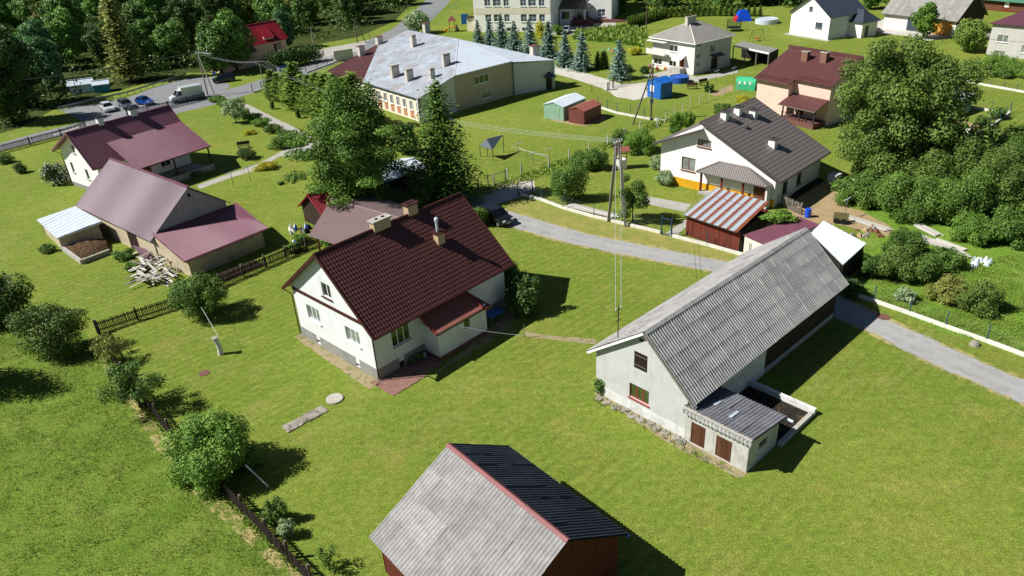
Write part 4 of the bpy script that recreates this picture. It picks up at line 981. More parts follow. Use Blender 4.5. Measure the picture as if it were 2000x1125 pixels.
for (px, py, z, aa, bb) in ((213,236,8.6,.7,.7), (273,219,8.5,.9,.6)):
    p = K.loc(G(px, py, z)); chimney(K.o, p.x, vr+.1, zr-.9, zr+.75, aa, bb, 'white_plaster', 'rubber', .1, 1)
p = K.loc(G(198,232,7)); 
roof_plane([(-a+3.2, vF+2.6, 3.9), (-a+6.6, vF+2.6, 3.9), (-a+6.2, .5, 7.0), (-a+3.6, .5, 7.0)][::-1], 'rear_wing_roof', 'plum_metal', K.o, 'trap', .26, .07)
mb = MB(); mb.box(-a+3.5, -a+6.3, K.W/2-.1, vF+2.2, 0, 3.95); mb.build('rear_wing_wall', M('bright_white'), K.o)
# lightning rod cable on the slope
mb = MB(); pp = [onslope(K, *q, zr, vr, slN, .1) for q in ((257,257), (264,282), (285,284), (302,288))]; mb.tube(pp, .03, 5); mb.build('lightning_cable', M('dark_metal'), K.o)

# ------------------------------------------------------------------ white and yellow house, taupe standing-seam roof
Y = Bld('yellow_base_house', 'white house with yellow plinth, taupe standing-seam roof and hipped porch', 'house', 27.33, 82.46, 44.4, 11.01, 14.32)
zr, zN, zF, vr = 7.98, 3.26, 4.63, 1.75; a = Y.L/2+.53; vN, vF = -(Y.W/2+.77), Y.W/2+.77
slN = (zr-zN)/(vr-vN)
roof_plane([(-a,vN,zN), (a,vN,zN), (a,vr+.3,zr+.3*slN), (-a,vr+.3,zr+.3*slN)], 'roof', 'taupe_metal', Y.o, 'step', .52, .1, .5)
zb_ = 7.25
roof_plane([(a-.1,vF,zF), (-a-.3,vF,zF), (-a-.3,vr,zb_), (a-.1,vr,zb_)], 'roof', 'taupe_metal', Y.o, 'step', .52, .1, .5)
mb = MB(); mb.box(-a+.5, a-.2, vr-.02, vr+.06, zb_-.1, zr+.05); mb.build('clerestory', M('taupe_dark'), Y.o)
hN = zN+slN*.77-.12; hF = zF+(zb_-zF)/(vF-vr)*.77-.12
wy = [Y.hole('L', (1332,305), (1357,336)), Y.hole('L', (1363,270.5), (1388.5,290))]
Y.wall('L', M('bright_white'), [(0,0), (Y.W,0), (Y.W,hN), (Y.W/2-vr,zr-.2), (Y.W/2-vr-.01, zb_-.1), (0,hF)], holes=wy) if False else Y.wall('L', M('bright_white'), [(0,0), (Y.W,0), (Y.W,hN), (Y.W/2-vr,zr-.2), (0,hF)], holes=wy)
for q, n_ in ((wy[0], 2), (wy[1], 3)): Y.window('L', q, n_, frame='wood_red', pane='pane_curtain', sill='wood_red', fw=.08)
Y.wall('R', M('bright_white'), Y.gable('R', hN, hF, zr-.2, vr)); Y.wall('F', M('bright_white'), h=hF)
wyn = [Y.hole('N', (1531,350), (1543,372)), Y.hole('N', (1559,333), (1571,353))]; wyn = [(q[0], q[0]+1.15, .9, 2.3) for q in wyn]
Y.wall('N', M('white_plaster'), h=hN, holes=wyn)
for q in wyn: Y.window('N', q, 2, frame='dark_metal', pane='pane_dark', sill='plinth_grey')
Y.band('L', -.03, Y.W+.03, 0, Y.onwall('L', 1291, 338)[1], 'yellow_paint', 'plinth', .05)
for x in (-a-.02, a+.02): mb = MB(); mb.beam((x, vN, zN-.05), (x, vr+.3, zr+.3*slN-.05), .06, .22); mb.build('barge_board', M('taupe_dark'), Y.o)
mb = MB(); mb.beam((-a-.32, vF, zF-.05), (-a-.32, vr, zb_-.05), .06, .22); mb.build('barge_board', M('taupe_dark'), Y.o)
gutter((-a, vN-.07, zN-.06), (a, vN-.07, zN-.06), 'taupe_dark', Y.o); gutter((-a, vF+.07, zF-.06), (a, vF+.07, zF-.06), 'taupe_dark', Y.o)
for (px, py, aa) in ((1415,232,.7), (1441,223,.7), (1471,228,.75), (1509,286,.75)):
    p = onslope(Y, px, py, zr, vr, slN); c_ = chimney(Y.o, p.x, p.y, p.z-.4, p.z+.85, aa, aa, 'bright_white', 'taupe_dark', .12, 2)
p = onslope(Y, 1455, 247, zr, vr, slN, .08); mb = MB(); mb.beam((p.x-.3, p.y, p.z), (p.x+.3, p.y, p.z), .8, .08); mb.build('roof_hatch', M('taupe_dark'), Y.o)
# hipped porch
l0 = Y.loc(G(1362,332,2.75)); l1 = Y.loc(G(1497,368,2.6)); ew = -Y.L/2-.02; ux = (l0.x+l1.x)/2
r0 = Vector((ew-.35, l0.y-2.4, 4.0)); r1 = Vector((ew-.35, l1.y+2.9, 4.0)); c0 = Vector((ux, l0.y, 2.65)); c1 = Vector((ux, l1.y, 2.65)); w0 = Vector((ew+.0, l0.y+.1, 2.65)); w1 = Vector((ew+.0, l1.y, 2.65))
roof_plane([c0, c1, r1, r0], 'porch_roof', 'taupe_metal', Y.o, 'trap', .26, .07)
roof_plane([c1, w1+Vector((.6,0,0)), r1+Vector((.3,0,0)), r1], 'porch_roof', 'taupe_metal', Y.o, 'trap', .26, .07)
roof_plane([w0, c0, r0, r0+Vector((.3,0,0))], 'porch_roof', 'taupe_metal', Y.o, 'trap', .26, .07)
for p, q in ((c0, r0), (c1, r1), (r0, r1)): mb = MB(); mb.tube([p+Vector((0,0,.04)), q+Vector((0,0,.06))], .1, 6); mb.build('hip_cap', M('taupe_metal'), Y.o)
for k in range(4):
    y = c0.y-.4+(c1.y-c0.y+.8)*k/3; mb = MB(); mb.box(ux+.35, ux+.55, y-.1, y+.1, 0, 2.7); mb.build('porch_post', M('wood_red'), Y.o)
gutter(c0+Vector((-.06,0,-.06)), c1+Vector((-.06,0,-.06)), 'taupe_dark', Y.o, .06)
mb = MB(); mb.box(ux+.1, ew-.03, c1.y+.3, c0.y-.3, 0, .3); mb.build('porch_floor', M('paving_grey'), Y.o)
mb = MB(); mb.box(ew-.08, ew-.03, c1.y+.8, c1.y+2.0, .3, 2.3); mb.build('porch_door', M('wood_brown'), Y.o)
mb = MB(); mb.box(ux+.2, ew-.03, c1.y+.05, c1.y+.25, 0, 2.6); mb.build('porch_end_wall', M('white_plaster'), Y.o)

# ------------------------------------------------------------------ sheds beside it
s0, s1 = G(1338.7,458.7), G(1442.7,493.3); th = math.degrees(math.atan2((s1-s0).y, (s1-s0).x)); Ls = (s1-s0).length
mid = (s0+s1)/2; nv = Vector((-(s1-s0).y, (s1-s0).x, 0)).normalized(); Ws = 4.6
S = Bld('plank_shed', 'red-brown plank shed with rust-striped tin roof beside the road fence', 'shed', *(mid+nv*Ws/2).to_tuple()[:2], th, Ls, Ws)
f0, f1, b1, b0 = [S.loc(G(*p)) for p in ((1334.7,420,2.25), (1440,454.7,2.25), (1500,397.3,3.05), (1400,366.7,3.05))]
hf, hb = 2.2, 2.9
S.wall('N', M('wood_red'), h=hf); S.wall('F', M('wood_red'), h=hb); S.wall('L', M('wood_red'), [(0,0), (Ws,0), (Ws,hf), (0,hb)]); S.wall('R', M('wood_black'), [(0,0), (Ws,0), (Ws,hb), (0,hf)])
for k in range(38): S.band('N', Ls*k/38+.006, Ls*(k+1)/38-.008, .08, hf-.04, 'wood_red', 'plank', random.uniform(.012,.035))
t = NT('rusty_tin'); co = t.coord(); x_ = t.n('ShaderNodeSeparateXYZ'); t.l(t.n('ShaderNodeTexCoord').outputs['Object'], x_.inputs[0])
nz = t.noise(co, 5, 6, .75); edge = t.math('ADD', x_.outputs[0], t.math('MULTIPLY', nz, .34)); f = t.ramp(edge, [(.62, (0,0,0)), (.70, (1,1,1))])
spots = t.ramp(t.noise(co, 4, 6, .8), [(.62, (0,0,0)), (.68, (.8,)*3)]); col = t.mix(spots, rgb('#a9b0b6'), rgb('#8a5a40')); col = t.mix(f, col, t.ramp(nz, [(.35, rgb('#6a3322')), (.65, rgb('#96553a'))]))
t.done(col, .6, .15, .4)
mb = MB(); mb.slab([f0, f1, b1, b0], (0,0,-.08)); rf = mb.build('roof', M('wood_dark'), S.o)
mb = MB(); pw = (f1-f0).length/7; pl = (b0-f0).length; mb.box(0, pw-.03, 0, pl, 0, .012); mb.box(-.02, .02, 0, pl, 0, .05); me = mb.mesh('tin_panel', M('rusty_tin'))
for k in range(7):
    o = mo('tin_panel', me, rf); eu_ = (f1-f0).normalized(); p = f0.lerp(f1, k/7); e2 = (b0.lerp(b1, k/7)-p).normalized(); n_ = eu_.cross(e2).normalized(); e1_ = e2.cross(n_)
    o.matrix_local = Matrix.Translation(p+n_*(.01+.005*(k % 2))) @ Matrix((e1_, e2, n_)).transposed().to_4x4()
# plum roofed outbuilding joined to it
P_ = [G(*p) for p in ((1452,459,1.95), (1500,477,1.95), (1603,440,2.4), (1560,423,2.4))]
ob = thing('low_outbuilding', 'low cream outbuilding with plum metal roof and vine over it', 'outbuilding', (P_[0].x, P_[0].y, 0)); o0 = ob.location.copy()
ee = (P_[1]-P_[0]).normalized(); P_[1] = P_[0]+(P_[2]-P_[3])*1.06; P_[1].z = P_[0].z
roof_plane([p-o0 for p in P_], 'roof', 'plum_metal', ob, 'trap', .22, .06)
ce = sum(P_, Vector())/4
for i, j in ((0,1), (0,3), (1,2), (2,3)):
    p, q = (P_[k].lerp(ce, .07)-o0 for k in (i, j)); mb = MB(); nn_ = (q-p).cross(Vector((0,0,1))).normalized()*.15
    mb.slab([(p.x,p.y,0), (q.x,q.y,0), (q.x,q.y,q.z-.08), (p.x,p.y,p.z-.08)], nn_); mb.build('wall', M('render_cream'), ob)
# pale blue tin roof behind the long barn
P_ = [G(*p) for p in ((1584,455,2.5), (1646.7,517,2.2), (1692,476,2.2), (1608,432,2.5))]
tb = thing('tin_roof_shed', 'dark shed with pale corrugated tin roof behind the long barn', 'shed', (P_[0].x, P_[0].y, 0)); o0 = tb.location.copy(); ce = sum(P_, Vector())/4
roof_plane([P_[1]-o0, P_[2]-o0, P_[3]-o0, P_[0]-o0], 'roof', 'galv', tb, 'sine', .2, .06)
for i, j in ((0,1), (0,3), (1,2), (2,3)):
    p, q = (P_[k].lerp(ce, .09)-o0 for k in (i, j)); mb = MB(); nn_ = (q-p).cross(Vector((0,0,1))).normalized()*.1
    mb.slab([(p.x,p.y,0), (q.x,q.y,0), (q.x,q.y,q.z-.07), (p.x,p.y,p.z-.07)], nn_); mb.build('wall', M('wood_black'), tb)

# ------------------------------------------------------------------ pink house with brown roof
Q = Bld('pink_house', 'pink rendered house with brown ribbed roof and covered veranda', 'house', 0, 0, -58, 11.5, 9)
nl = G(1472.5,152,5.1); Q.th = R(-58); 
Q.o.location = Q.c = Vector((nl.x, nl.y, 0))+Q.eu*(11.5/2+.3)+Q.ev*(4.5+.55); Q.c.z = 0
zE, zR_ = 5.1, 8.2; a = Q.L/2+.35; v0 = -(Q.W/2+.55); vr = 2.2; hw = 5.35
cut = -a+6.2; vin = -(Q.W/2-1.1); slq = (zR_-zE)/(vr-v0); zin = zE+slq*(vin-.5-v0)
roof_plane([(-a,v0,zE), (cut,v0,zE), (cut,vr,zR_), (-a,vr,zR_)], 'roof', 'brown_roof', Q.o, 'trap', .24, .08)
roof_plane([(cut,vin-.5,zin), (a,vin-.5,zin), (a,vr,zR_), (cut,vr,zR_)], 'roof', 'brown_roof', Q.o, 'trap', .24, .08)
roof_plane([(a,Q.W/2+.5,6.0), (-a,Q.W/2+.5,6.0), (-a,vr,zR_+.5), (a,vr,zR_+.5)], 'roof', 'brown_roof', Q.o, 'trap', .24, .08)
mb = MB(); mb.box(-a, a, vr-.1, vr+.02, zR_-.1, zR_+.55); mb.build('ridge_step', M('brown_roof'), Q.o)
mb = MB(); mb.box(-Q.L/2, cut-.3, -Q.W/2, Q.W/2, 0, hw-.05); mb.build('wall', M('render_pink'), Q.o)
mb = MB(); mb.box(cut-.3, Q.L/2, vin, Q.W/2, 0, hw+.4); mb.build('wall', M('render_pink'), Q.o)
for x in (-Q.L/2+.02, Q.L/2-.02):
    vb = -Q.W/2 if x < 0 else vin
    mb = MB(); mb.slab([(x, vb, hw-.1), (x, Q.W/2, hw-.1), (x, Q.W/2, 6.2), (x, vr, zR_-.15), (x, vb, zE+slq*(vb-v0)-.1)], (.05 if x < 0 else -.05,0,0)); mb.build('gable', M('render_pink'), Q.o)
for x, v, z in ((-1.6, .3, 6.6), (1.3, .6, 6.8)): chimney(Q.o, x, v, z, z+2.0, 1.0, .7, 'brick_brown', 'concrete', .06, 2)
for k in range(26):
    for r_ in (0, 1):
        x = -a+.3+k*.46+r_*.2; vv = v0+.45+r_*.4 if x < cut-.2 else vin-.5+.4+r_*.4
        if abs(x-cut) < .35 or x > a-.2: continue
        z = zE+slq*(vv-v0)+.06; mb = MB(); mb.box(x-.13, x+.13, vv-.03, vv+.05, z-.02, z+.07); mb.build('snow_guard', M('trim_brown'), Q.o)
roof_plane([(cut-.55, v0-1.1, 2.5), (a-.4, v0-1.1, 2.5), (a-.4, vin-.02, 3.6), (cut-.3, vin-.02, 3.6)], 'veranda_roof', 'brown_roof', Q.o, 'trap', .24, .07)
gutter((cut-.55, v0-1.16, 2.45), (a-.4, v0-1.16, 2.45), 'taupe_metal', Q.o, .07); gutter((-a, v0-.06, zE-.05), (cut, v0-.06, zE-.05), 'brown_roof', Q.o, .07)
for x in (cut+.2, (cut+a)/2, a-.6): mb = MB(); mb.box(x-.08, x+.08, v0-.95, v0-.8, 0, 2.55); mb.build('veranda_post', M('wood_dark'), Q.o)
mb = MB(); mb.box(cut-.28, a-.5, v0-1.0, vin-.02, 0, .7); mb.build('veranda_floor', M('plinth_red'), Q.o)
mb = MB()
for k in range(9): x = cut+.1+k*.6; mb.box(x-.03, x+.03, v0-.97, v0-.91, .7, 1.5)
mb.box(cut, a-.6, v0-.98, v0-.9, 1.5, 1.56); mb.build('veranda_railing', M('dark_metal'), Q.o)
mb = MB(); mb.box(cut+.9, cut+1.8, vin-.06, vin-.02, .7, 2.7); mb.build('door', M('wood_red'), Q.o)

# ------------------------------------------------------------------ grey stucco house with hipped roof
D = Bld('stucco_house', 'grey two-storey stucco house with hipped grey roof and balcony', 'house', 0, 0, 35, 10.0, 10.2)
cn = G(1354,147); D.c = cn+D.eu*5.0+D.ev*5.1; D.o.location = D.c
hw = 5.55; ov = .55; zp_ = 8.1
wd = [D.hole('L', (1308,87), (1323,102)), D.hole('L', (1307,118), (1320,131)), D.hole('L', (1277,113), (1292,127))]; wd = [(q[0], q[1], max(.6, q[2]), q[3]) for q in wd]
D.wall('L', M('render_pale'), h=hw, holes=wd)
for q in wd: D.window('L', q, 2, pane='pane_dark')
wd2 = [D.hole('N', (1388,86.5), (1396,101)), D.hole('N', (1361,107), (1367,113)), D.hole('N', (1360,123), (1366,129)), D.hole('N', (1361.5,85), (1369,90)), D.hole('N', (1389,117), (1400,137))]
wd2[4] = (wd2[4][0], wd2[4][1], .15, 2.2)
D.wall('N', M('render_stucco'), h=hw, holes=wd2)
for k, q in enumerate(wd2[:4]): D.window('N', q, 2 if k == 0 else 1, pane='pane_blue')
D.panel('N', wd2[4], 'wood_dark', 'door', -.05, back=.13)
D.wall('R', M('render_stucco'), h=hw); D.wall('F', M('render_stucco'), h=hw)
x, y = D.L/2+ov, D.W/2+ov; e = [(-x,-y,hw), (x,-y,hw), (x,y,hw), (-x,y,hw)]; r0, r1 = (-1.0,0,zp_), (1.4,0,zp_)
roof_plane([e[0], e[1], r1, r0], 'roof', 'grey_shingle', D.o); roof_plane([e[1], e[2], r1], 'roof', 'grey_shingle', D.o); roof_plane([e[2], e[3], r0, r1], 'roof', 'grey_shingle', D.o); roof_plane([e[3], e[0], r0], 'roof', 'grey_shingle', D.o)
for p, q in ((e[0], r0), (e[1], r1), (e[2], r1), (e[3], r0), (r0, r1)): mb = MB(); mb.tube([Vector(p)+Vector((0,0,.03)), Vector(q)+Vector((0,0,.03))], .07, 6); mb.build('hip_cap', M('concrete_white' if q == r0 else 'grey_shingle'), D.o)
for i in range(4): gutter(Vector(e[i])+Vector((0,0,-.05)), Vector(e[(i+1) % 4])+Vector((0,0,-.05)), 'white_paint', D.o, .07)
chimney(D.o, -1.2, -.1, 7.4, 9.1, 1.5, .6, 'chimney_grey', 'concrete', .06, 3); chimney(D.o, 2.6, 2.4, 6.6, 8.5, 1.5, .6, 'chimney_grey', 'concrete', .06, 3)
t1 = D.W
mb = MB(); mb.box(-D.L/2-1.1, -D.L/2-.02, 1.0, D.W/2+.6, 2.75, 2.95); mb.build('balcony_slab', M('concrete_white'), D.o)
mb = MB(); mb.box(-D.L/2-1.1, -D.L/2-1.04, 1.0, D.W/2+.6, 2.951, 3.7); mb.box(-D.L/2-1.03, -D.L/2-.03, D.W/2+.54, D.W/2+.6, 2.951, 3.7); mb.build('balcony_rail', M('concrete_white'), D.o)
mb = MB(); mb.box(-D.L/2-1.1, -D.L/2-.02, 1.0, D.W/2+.6, 5.0, 5.12); mb.build('balcony_roof', M('concrete_white'), D.o)
D.panel('L', (D.W-3.4, D.W-2.3, .5, 2.6), 'wood_red', 'door', .04)
mb = MB(); mb.slab([(-D.L/2-1.3, -D.W/2+1.9, 2.6), (-D.L/2-1.3, -D.W/2+3.8, 2.6), (-D.L/2, -D.W/2+3.8, 3.3), (-D.L/2, -D.W/2+1.9, 3.3)], (0,0,.05)); mb.build('awning', M('white_paint'), D.o)
for k in range(6): mb = MB(); mb.box(-D.L/2-1.5, -D.L/2-.03, -D.W/2+3.9+k*.3, -D.W/2+4.19+k*.3, 0, 1.1-k*.18); mb.build('step', M('concrete'), D.o)
mb = MB(); mb.box(-D.L/2-1.5, -D.L/2-.03, -D.W/2+1.9, -D.W/2+3.89, 0, 1.1); mb.build('landing', M('concrete'), D.o)
mb = MB(); mb.slab([(D.onwall('N', 1385, 112)[0]-D.L/2, -D.W/2-1.1, 2.5), (D.onwall('N', 1408, 110)[0]-D.L/2, -D.W/2-1.1, 2.5), (D.onwall('N', 1408, 110)[0]-D.L/2, -D.W/2, 2.9), (D.onwall('N', 1385, 112)[0]-D.L/2, -D.W/2, 2.9)], (0,0,.06)); mb.build('door_canopy', M('slate_metal'), D.o)
mb = MB(); mb.tube([(-D.L/2-.07, -D.W/2-.07, hw-.1), (-D.L/2-.07, -D.W/2-.07, .1)], .06, 6); mb.build('downpipe', M('white_paint'), D.o)
# open wood store beside it
W_ = [G(*p) for p in ((1433,90,3.0), (1502,105,2.5), (1520,96,2.5), (1450,81,3.0))]
wsd = thing('wood_store', 'dark open-fronted wood store with white-edged roof beside the stucco house', 'shed', (W_[0].x, W_[0].y, 0)); o0 = wsd.location.copy()
mb = MB(); mb.slab([p-o0 for p in W_], (0,0,.1)); mb.build('roof', M('grey_shingle'), wsd)
mb = MB(); mb.beam(W_[0]-o0+Vector((0,0,.03)), W_[1]-o0+Vector((0,0,.03)), .1, .3); mb.build('fascia', M('white_paint'), wsd)
for i, j in ((2,3), (1,2)):
    p, q = W_[i]-o0, W_[j]-o0; mb = MB(); mb.slab([(p.x,p.y,0), (q.x,q.y,0), (q.x,q.y,q.z), (p.x,p.y,p.z)], (q-p).cross(Vector((0,0,1))).normalized()*.08); mb.build('wall', M('wood_black'), wsd)
for k in range(4): p = W_[0].lerp(W_[1], k/3)-o0; mb = MB(); mb.box(p.x-.09, p.x+.09, p.y-.09, p.y+.09, 0, p.z); mb.build('post', M('wood_grey'), wsd)
# ------------------------------------------------------------------ new white house with slate roof
V = Bld('new_white_house', 'new bright white house with slate-blue tiled roof and hipped side wing', 'house', 70.8, 165.74, 27.46, 10.23, 10.24)
zr, zE = 8.3, 4.5; a = V.L/2+.52; v0 = V.W/2+.44
wv = [V.hole('L', (1593.5,43), (1605.5,57)), V.hole('L', (1581.5,12.5), (1587,22))]
hw = zE+(zr-zE)/v0*.44-.1
V.wall('L', M('bright_white'), V.gable('L', hw, hw, zr-.12), holes=wv); V.wall('N', M('white_plaster'), h=hw); V.wall('R', M('bright_white'), V.gable('R', hw, hw, zr-.12)); V.wall('F', M('bright_white'), h=hw)
for q in wv: V.window('L', q, 2 if q is wv[0] else 1, frame='slate_metal', pane='pane_blue', sill='slate_metal')
roof_plane([(-a,-v0,zE), (a,-v0,zE), (a,0,zr), (-a,0,zr)], 'roof', 'slate_metal', V.o, 'tile', .3, .09, .42); roof_plane([(a,v0,zE), (-a,v0,zE), (-a,0,zr), (a,0,zr)], 'roof', 'slate_metal', V.o, 'tile', .3, .09, .42)
V.plinth(.5, 'concrete_white')
wu0, wu1, wv_ = 1.0, 5.6, -V.W/2-3.2
mb = MB(); mb.box(wu0, wu1, wv_, -V.W/2-.02, 0, 3.05); mb.build('side_wing_wall', M('bright_white'), V.o)
o_ = .45; c = [(wu0-o_, wv_-o_, 3.0), (wu1+o_, wv_-o_, 3.0)]; b_ = [(wu0-o_, -V.W/2+.6, 3.0), (wu1+o_, -V.W/2+.6, 3.0)]; rr = [((wu0+wu1)/2, wv_+1.9, 5.2), ((wu0+wu1)/2, -V.W/2+1.2, 5.2)]
roof_plane([c[0], c[1], rr[0]], 'side_wing_roof', 'slate_metal', V.o, 'tile', .3, .08, .42); roof_plane([b_[0], c[0], rr[0], rr[1]], 'side_wing_roof', 'slate_metal', V.o, 'tile', .3, .08, .42); roof_plane([c[1], b_[1], rr[1], rr[0]], 'side_wing_roof', 'slate_metal', V.o, 'tile', .3, .08, .42)
mb = MB(); mb.box(wu0+.9, wu0+2.0, wv_-.04, wv_+.02, .2, 2.3); mb.build('door', M('slate_metal'), V.o)
mb = MB(); mb.box(-V.L/2-1.0, -V.L/2-.05, -V.W/2-1, V.W/2+.6, 0, .12); mb.build('paved_edge', M('concrete'), V.o)
gutter((-a,-v0-.06,zE-.05), (a,-v0-.06,zE-.05), 'slate_metal', V.o); mb = MB(); mb.tube([(-V.L/2-.02, -V.W/2-.1, hw-.2), (-V.L/2-.02, -V.W/2-.1, .2)], .06, 6); mb.build('downpipe', M('slate_metal'), V.o)

# ------------------------------------------------------------------ nursery school with galvanised roof
def prism_walls(parent, pts, mat, name='wall', inset_=.35, drop=.12):
    """walls under the eave line pts (world), each its own mesh"""
    for p, q in pts:
        nn_ = (q-p).cross(Vector((0,0,1))).normalized(); p, q = p-nn_*inset_, q-nn_*inset_
        mb = MB(); mb.slab([(p.x,p.y,0), (q.x,q.y,0), (q.x,q.y,q.z-drop), (p.x,p.y,p.z-drop)], -nn_*.25); mb.build(name, M(mat), parent, loc=-parent.location)
NS = thing('nursery_school', 'cream and beige nursery school with large galvanised roof and rusty seams', 'school', (-12.5,127,0)); O_ = NS.location.copy()
E1, E2, K_, T2, T1 = G(708,160,3.85), G(817,193,3.85), G(888,148,5.8), Vector((-6.81,137.36,8.45)), Vector((-17.06,150.44,8.39))
HE = G(1001,119.5,5.8); BT = Vector((-22.43,146.62,6.73))
t = NT('seamed_tin'); co = t.coord((1,1,1)); st = t.coord((.25,.25,.25), False)
nz = t.noise(co, .35, 6, .7, .5); w = t.n('ShaderNodeTexWave'); w.inputs['Scale'].default_value = .55; w.inputs['Distortion'].default_value = 2; w.inputs['Detail'].default_value = 4; w.inputs['Detail Scale'].default_value = 2.0
t.l(t.coord((1,1,1), False, R(53)), w.inputs[0])
rust = t.math('MULTIPLY', t.ramp(w.outputs['Fac'], [(.45, (0,0,0)), (.75, (1,1,1))]), t.ramp(nz, [(.42, (0,0,0)), (.58, (.8,)*3)]))
col = t.mix(rust, t.ramp(t.noise(co, .6, 6), [(.3, rgb('#9aa5ae')), (.7, rgb('#b5bfc8'))]), rgb('#86604c')); t.done(col, .5, 0, .5)
ed = (E2-E1).normalized(); up_ = T2-E2
LE, LE2 = G(1084,117,4.9), G(1084,117,4.9)+(T1-T2).normalized()*14; W1 = G(640,139,4.5); W2_p = E1
roof_plane([p-O_ for p in (E1, E2, K_, T2, T1, BT)], 'roof', 'seamed_tin', NS, 'seam', .62, .1)
roof_plane([p-O_ for p in (K_, HE, T2)], 'roof', 'galv', NS, 'seam', .62, .1)
roof_plane([p-O_ for p in (HE+Vector((0,0,-.15)), LE, T2+Vector((0,0,-.03))) ], 'roof', 'galv', NS, 'flat')
roof_plane([p-O_ for p in (LE, LE2, T2)], 'roof', 'galv', NS, 'flat'); roof_plane([p-O_ for p in (LE2, T1, T2)], 'roof', 'galv', NS, 'flat')
roof_plane([p-O_ for p in (W1, E1, BT)], 'brown_wing_roof', 'brown_roof', NS, 'trap', .3, .1)
roof_plane([p-O_ for p in (W1+Vector((4.5,9.0,0)), W1, BT)], 'brown_wing_roof', 'brown_roof', NS, 'flat')
roof_plane([p-O_ for p in (LE2+Vector((-6,4,-1)), W1+Vector((4.5,9.0,0)), BT, T1)], 'roof', 'galv', NS, 'flat')
mb = MB(); mb.tube([W1-O_, BT-O_], .1, 6); mb.build('hip_cap', M('brown_roof'), NS); mb = MB(); mb.tube([K_-O_, T2-O_], .1, 6); mb.build('hip_cap', M('galv'), NS); mb = MB(); mb.tube([E1-O_, BT-O_], .08, 6); mb.build('hip_cap', M('brown_roof'), NS)
prism_walls(NS, [(E1, E2)], 'render_cream'); prism_walls(NS, [(K_, HE)], 'render_beige', inset_=.2); prism_walls(NS, [(E2, K_)], 'render_pale', inset_=.25); prism_walls(NS, [(W1, E1)], 'render_cream', inset_=.45)
prism_walls(NS, [(HE+Vector((0,0,-.3)), LE), (LE, LE2)], 'render_pale', inset_=.2); prism_walls(NS, [(LE2, W1+Vector((4.5,9.0,0))), (W1+Vector((4.5,9.0,0)), W1)], 'render_cream')
gutter(E1-O_+Vector((0,0,-.05)), E2-O_+Vector((0,0,-.05)), 'grey_metal', NS, .1); mb = MB(); mb.tube([E2-O_, Vector((E2.x,E2.y,0))-O_], .07, 6); mb.build('downpipe', M('trim_brown'), NS)
mb = MB(); mb.tube([HE-O_+Vector((0,0,-.2)), Vector((HE.x,HE.y,.1))-O_], .07, 6); mb.build('downpipe', M('trim_brown'), NS)
def wall_rects(parent, p, q, rects, inset_, mats=('white_paint','pane_dark'), n=1, parts=True):
    """windows set on a wall between world points p,q: (t0,t1,z0,z1) in metres"""
    e_ = (q-p); e_.z = 0; e_.normalize(); nn_ = e_.cross(Vector((0,0,1))).normalized(); o_ = Vector((p.x,p.y,0))-nn_*(inset_)+nn_*.02-parent.location
    for t0, t1, z0, z1 in rects:
        fr = MB(); A = lambda t_, z_, d_=0: o_+e_*t_+Vector((0,0,z_))+nn_*d_
        for (x0,x1,y0,y1) in ((t0,t1,z0,z0+.08), (t0,t1,z1-.08,z1), (t0,t0+.08,z0+.08,z1-.08), (t1-.08,t1,z0+.08,z1-.08)): fr.slab([A(x0,y0),A(x1,y0),A(x1,y1),A(x0,y1)], nn_*.06)
        for k in range(1, n): x_ = t0+(t1-t0)*k/n; fr.slab([A(x_-.04,z0+.08),A(x_+.04,z0+.08),A(x_+.04,z1-.08),A(x_-.04,z1-.08)], nn_*.055)
        fo = fr.build('window', M(mats[0]), parent)
        for k in range(n):
            x0, x1 = t0+(t1-t0)*k/n+.05, t0+(t1-t0)*(k+1)/n-.05; pn = MB(); pn.slab([A(x0,z0+.06),A(x1,z0+.06),A(x1,z1-.06),A(x0,z1-.06)], nn_*.015); pn.build('pane', M(mats[1]), fo)
        sl = MB(); sl.slab([A(t0-.05,z0-.08),A(t1+.05,z0-.08),A(t1+.05,z0),A(t0-.05,z0)], nn_*.14); sl.build('sill', M(mats[0]), fo)
Lw = (E2-E1).length
wall_rects(NS, E1, E2, [(Lw-1.4-k*2.0, Lw-.45-k*2.0, 1.6, 3.1) for k in range(7)], .35, ('white_paint', 'pane_curtain'), 1)
for k in range(7):
    e_ = ed; nn_ = e_.cross(Vector((0,0,1))).normalized(); p = E1+e_*(Lw-1.4-k*2.0)-nn_*.33; p.z = .35; mb = MB(); mb.slab([p-O_, p+e_*.95-O_, p+e_*.95+Vector((0,0,1.1))-O_, p+Vector((0,0,1.1))-O_], nn_*.04); mb.build('orange_panel', M('orange_panel'), NS)
wall_rects(NS, K_, HE, [(4.0, 7.2, 3.5, 4.8), (5.6, 7.4, .9, 2.1)], .2, ('white_paint', 'pane_green'), 3)
wall_rects(NS, W1, E1, [(2.2, 3.6, 1.0, 3.0), (4.8, 6.2, 1.0, 3.0)], .45, ('white_paint', 'pane_curtain'), 2)
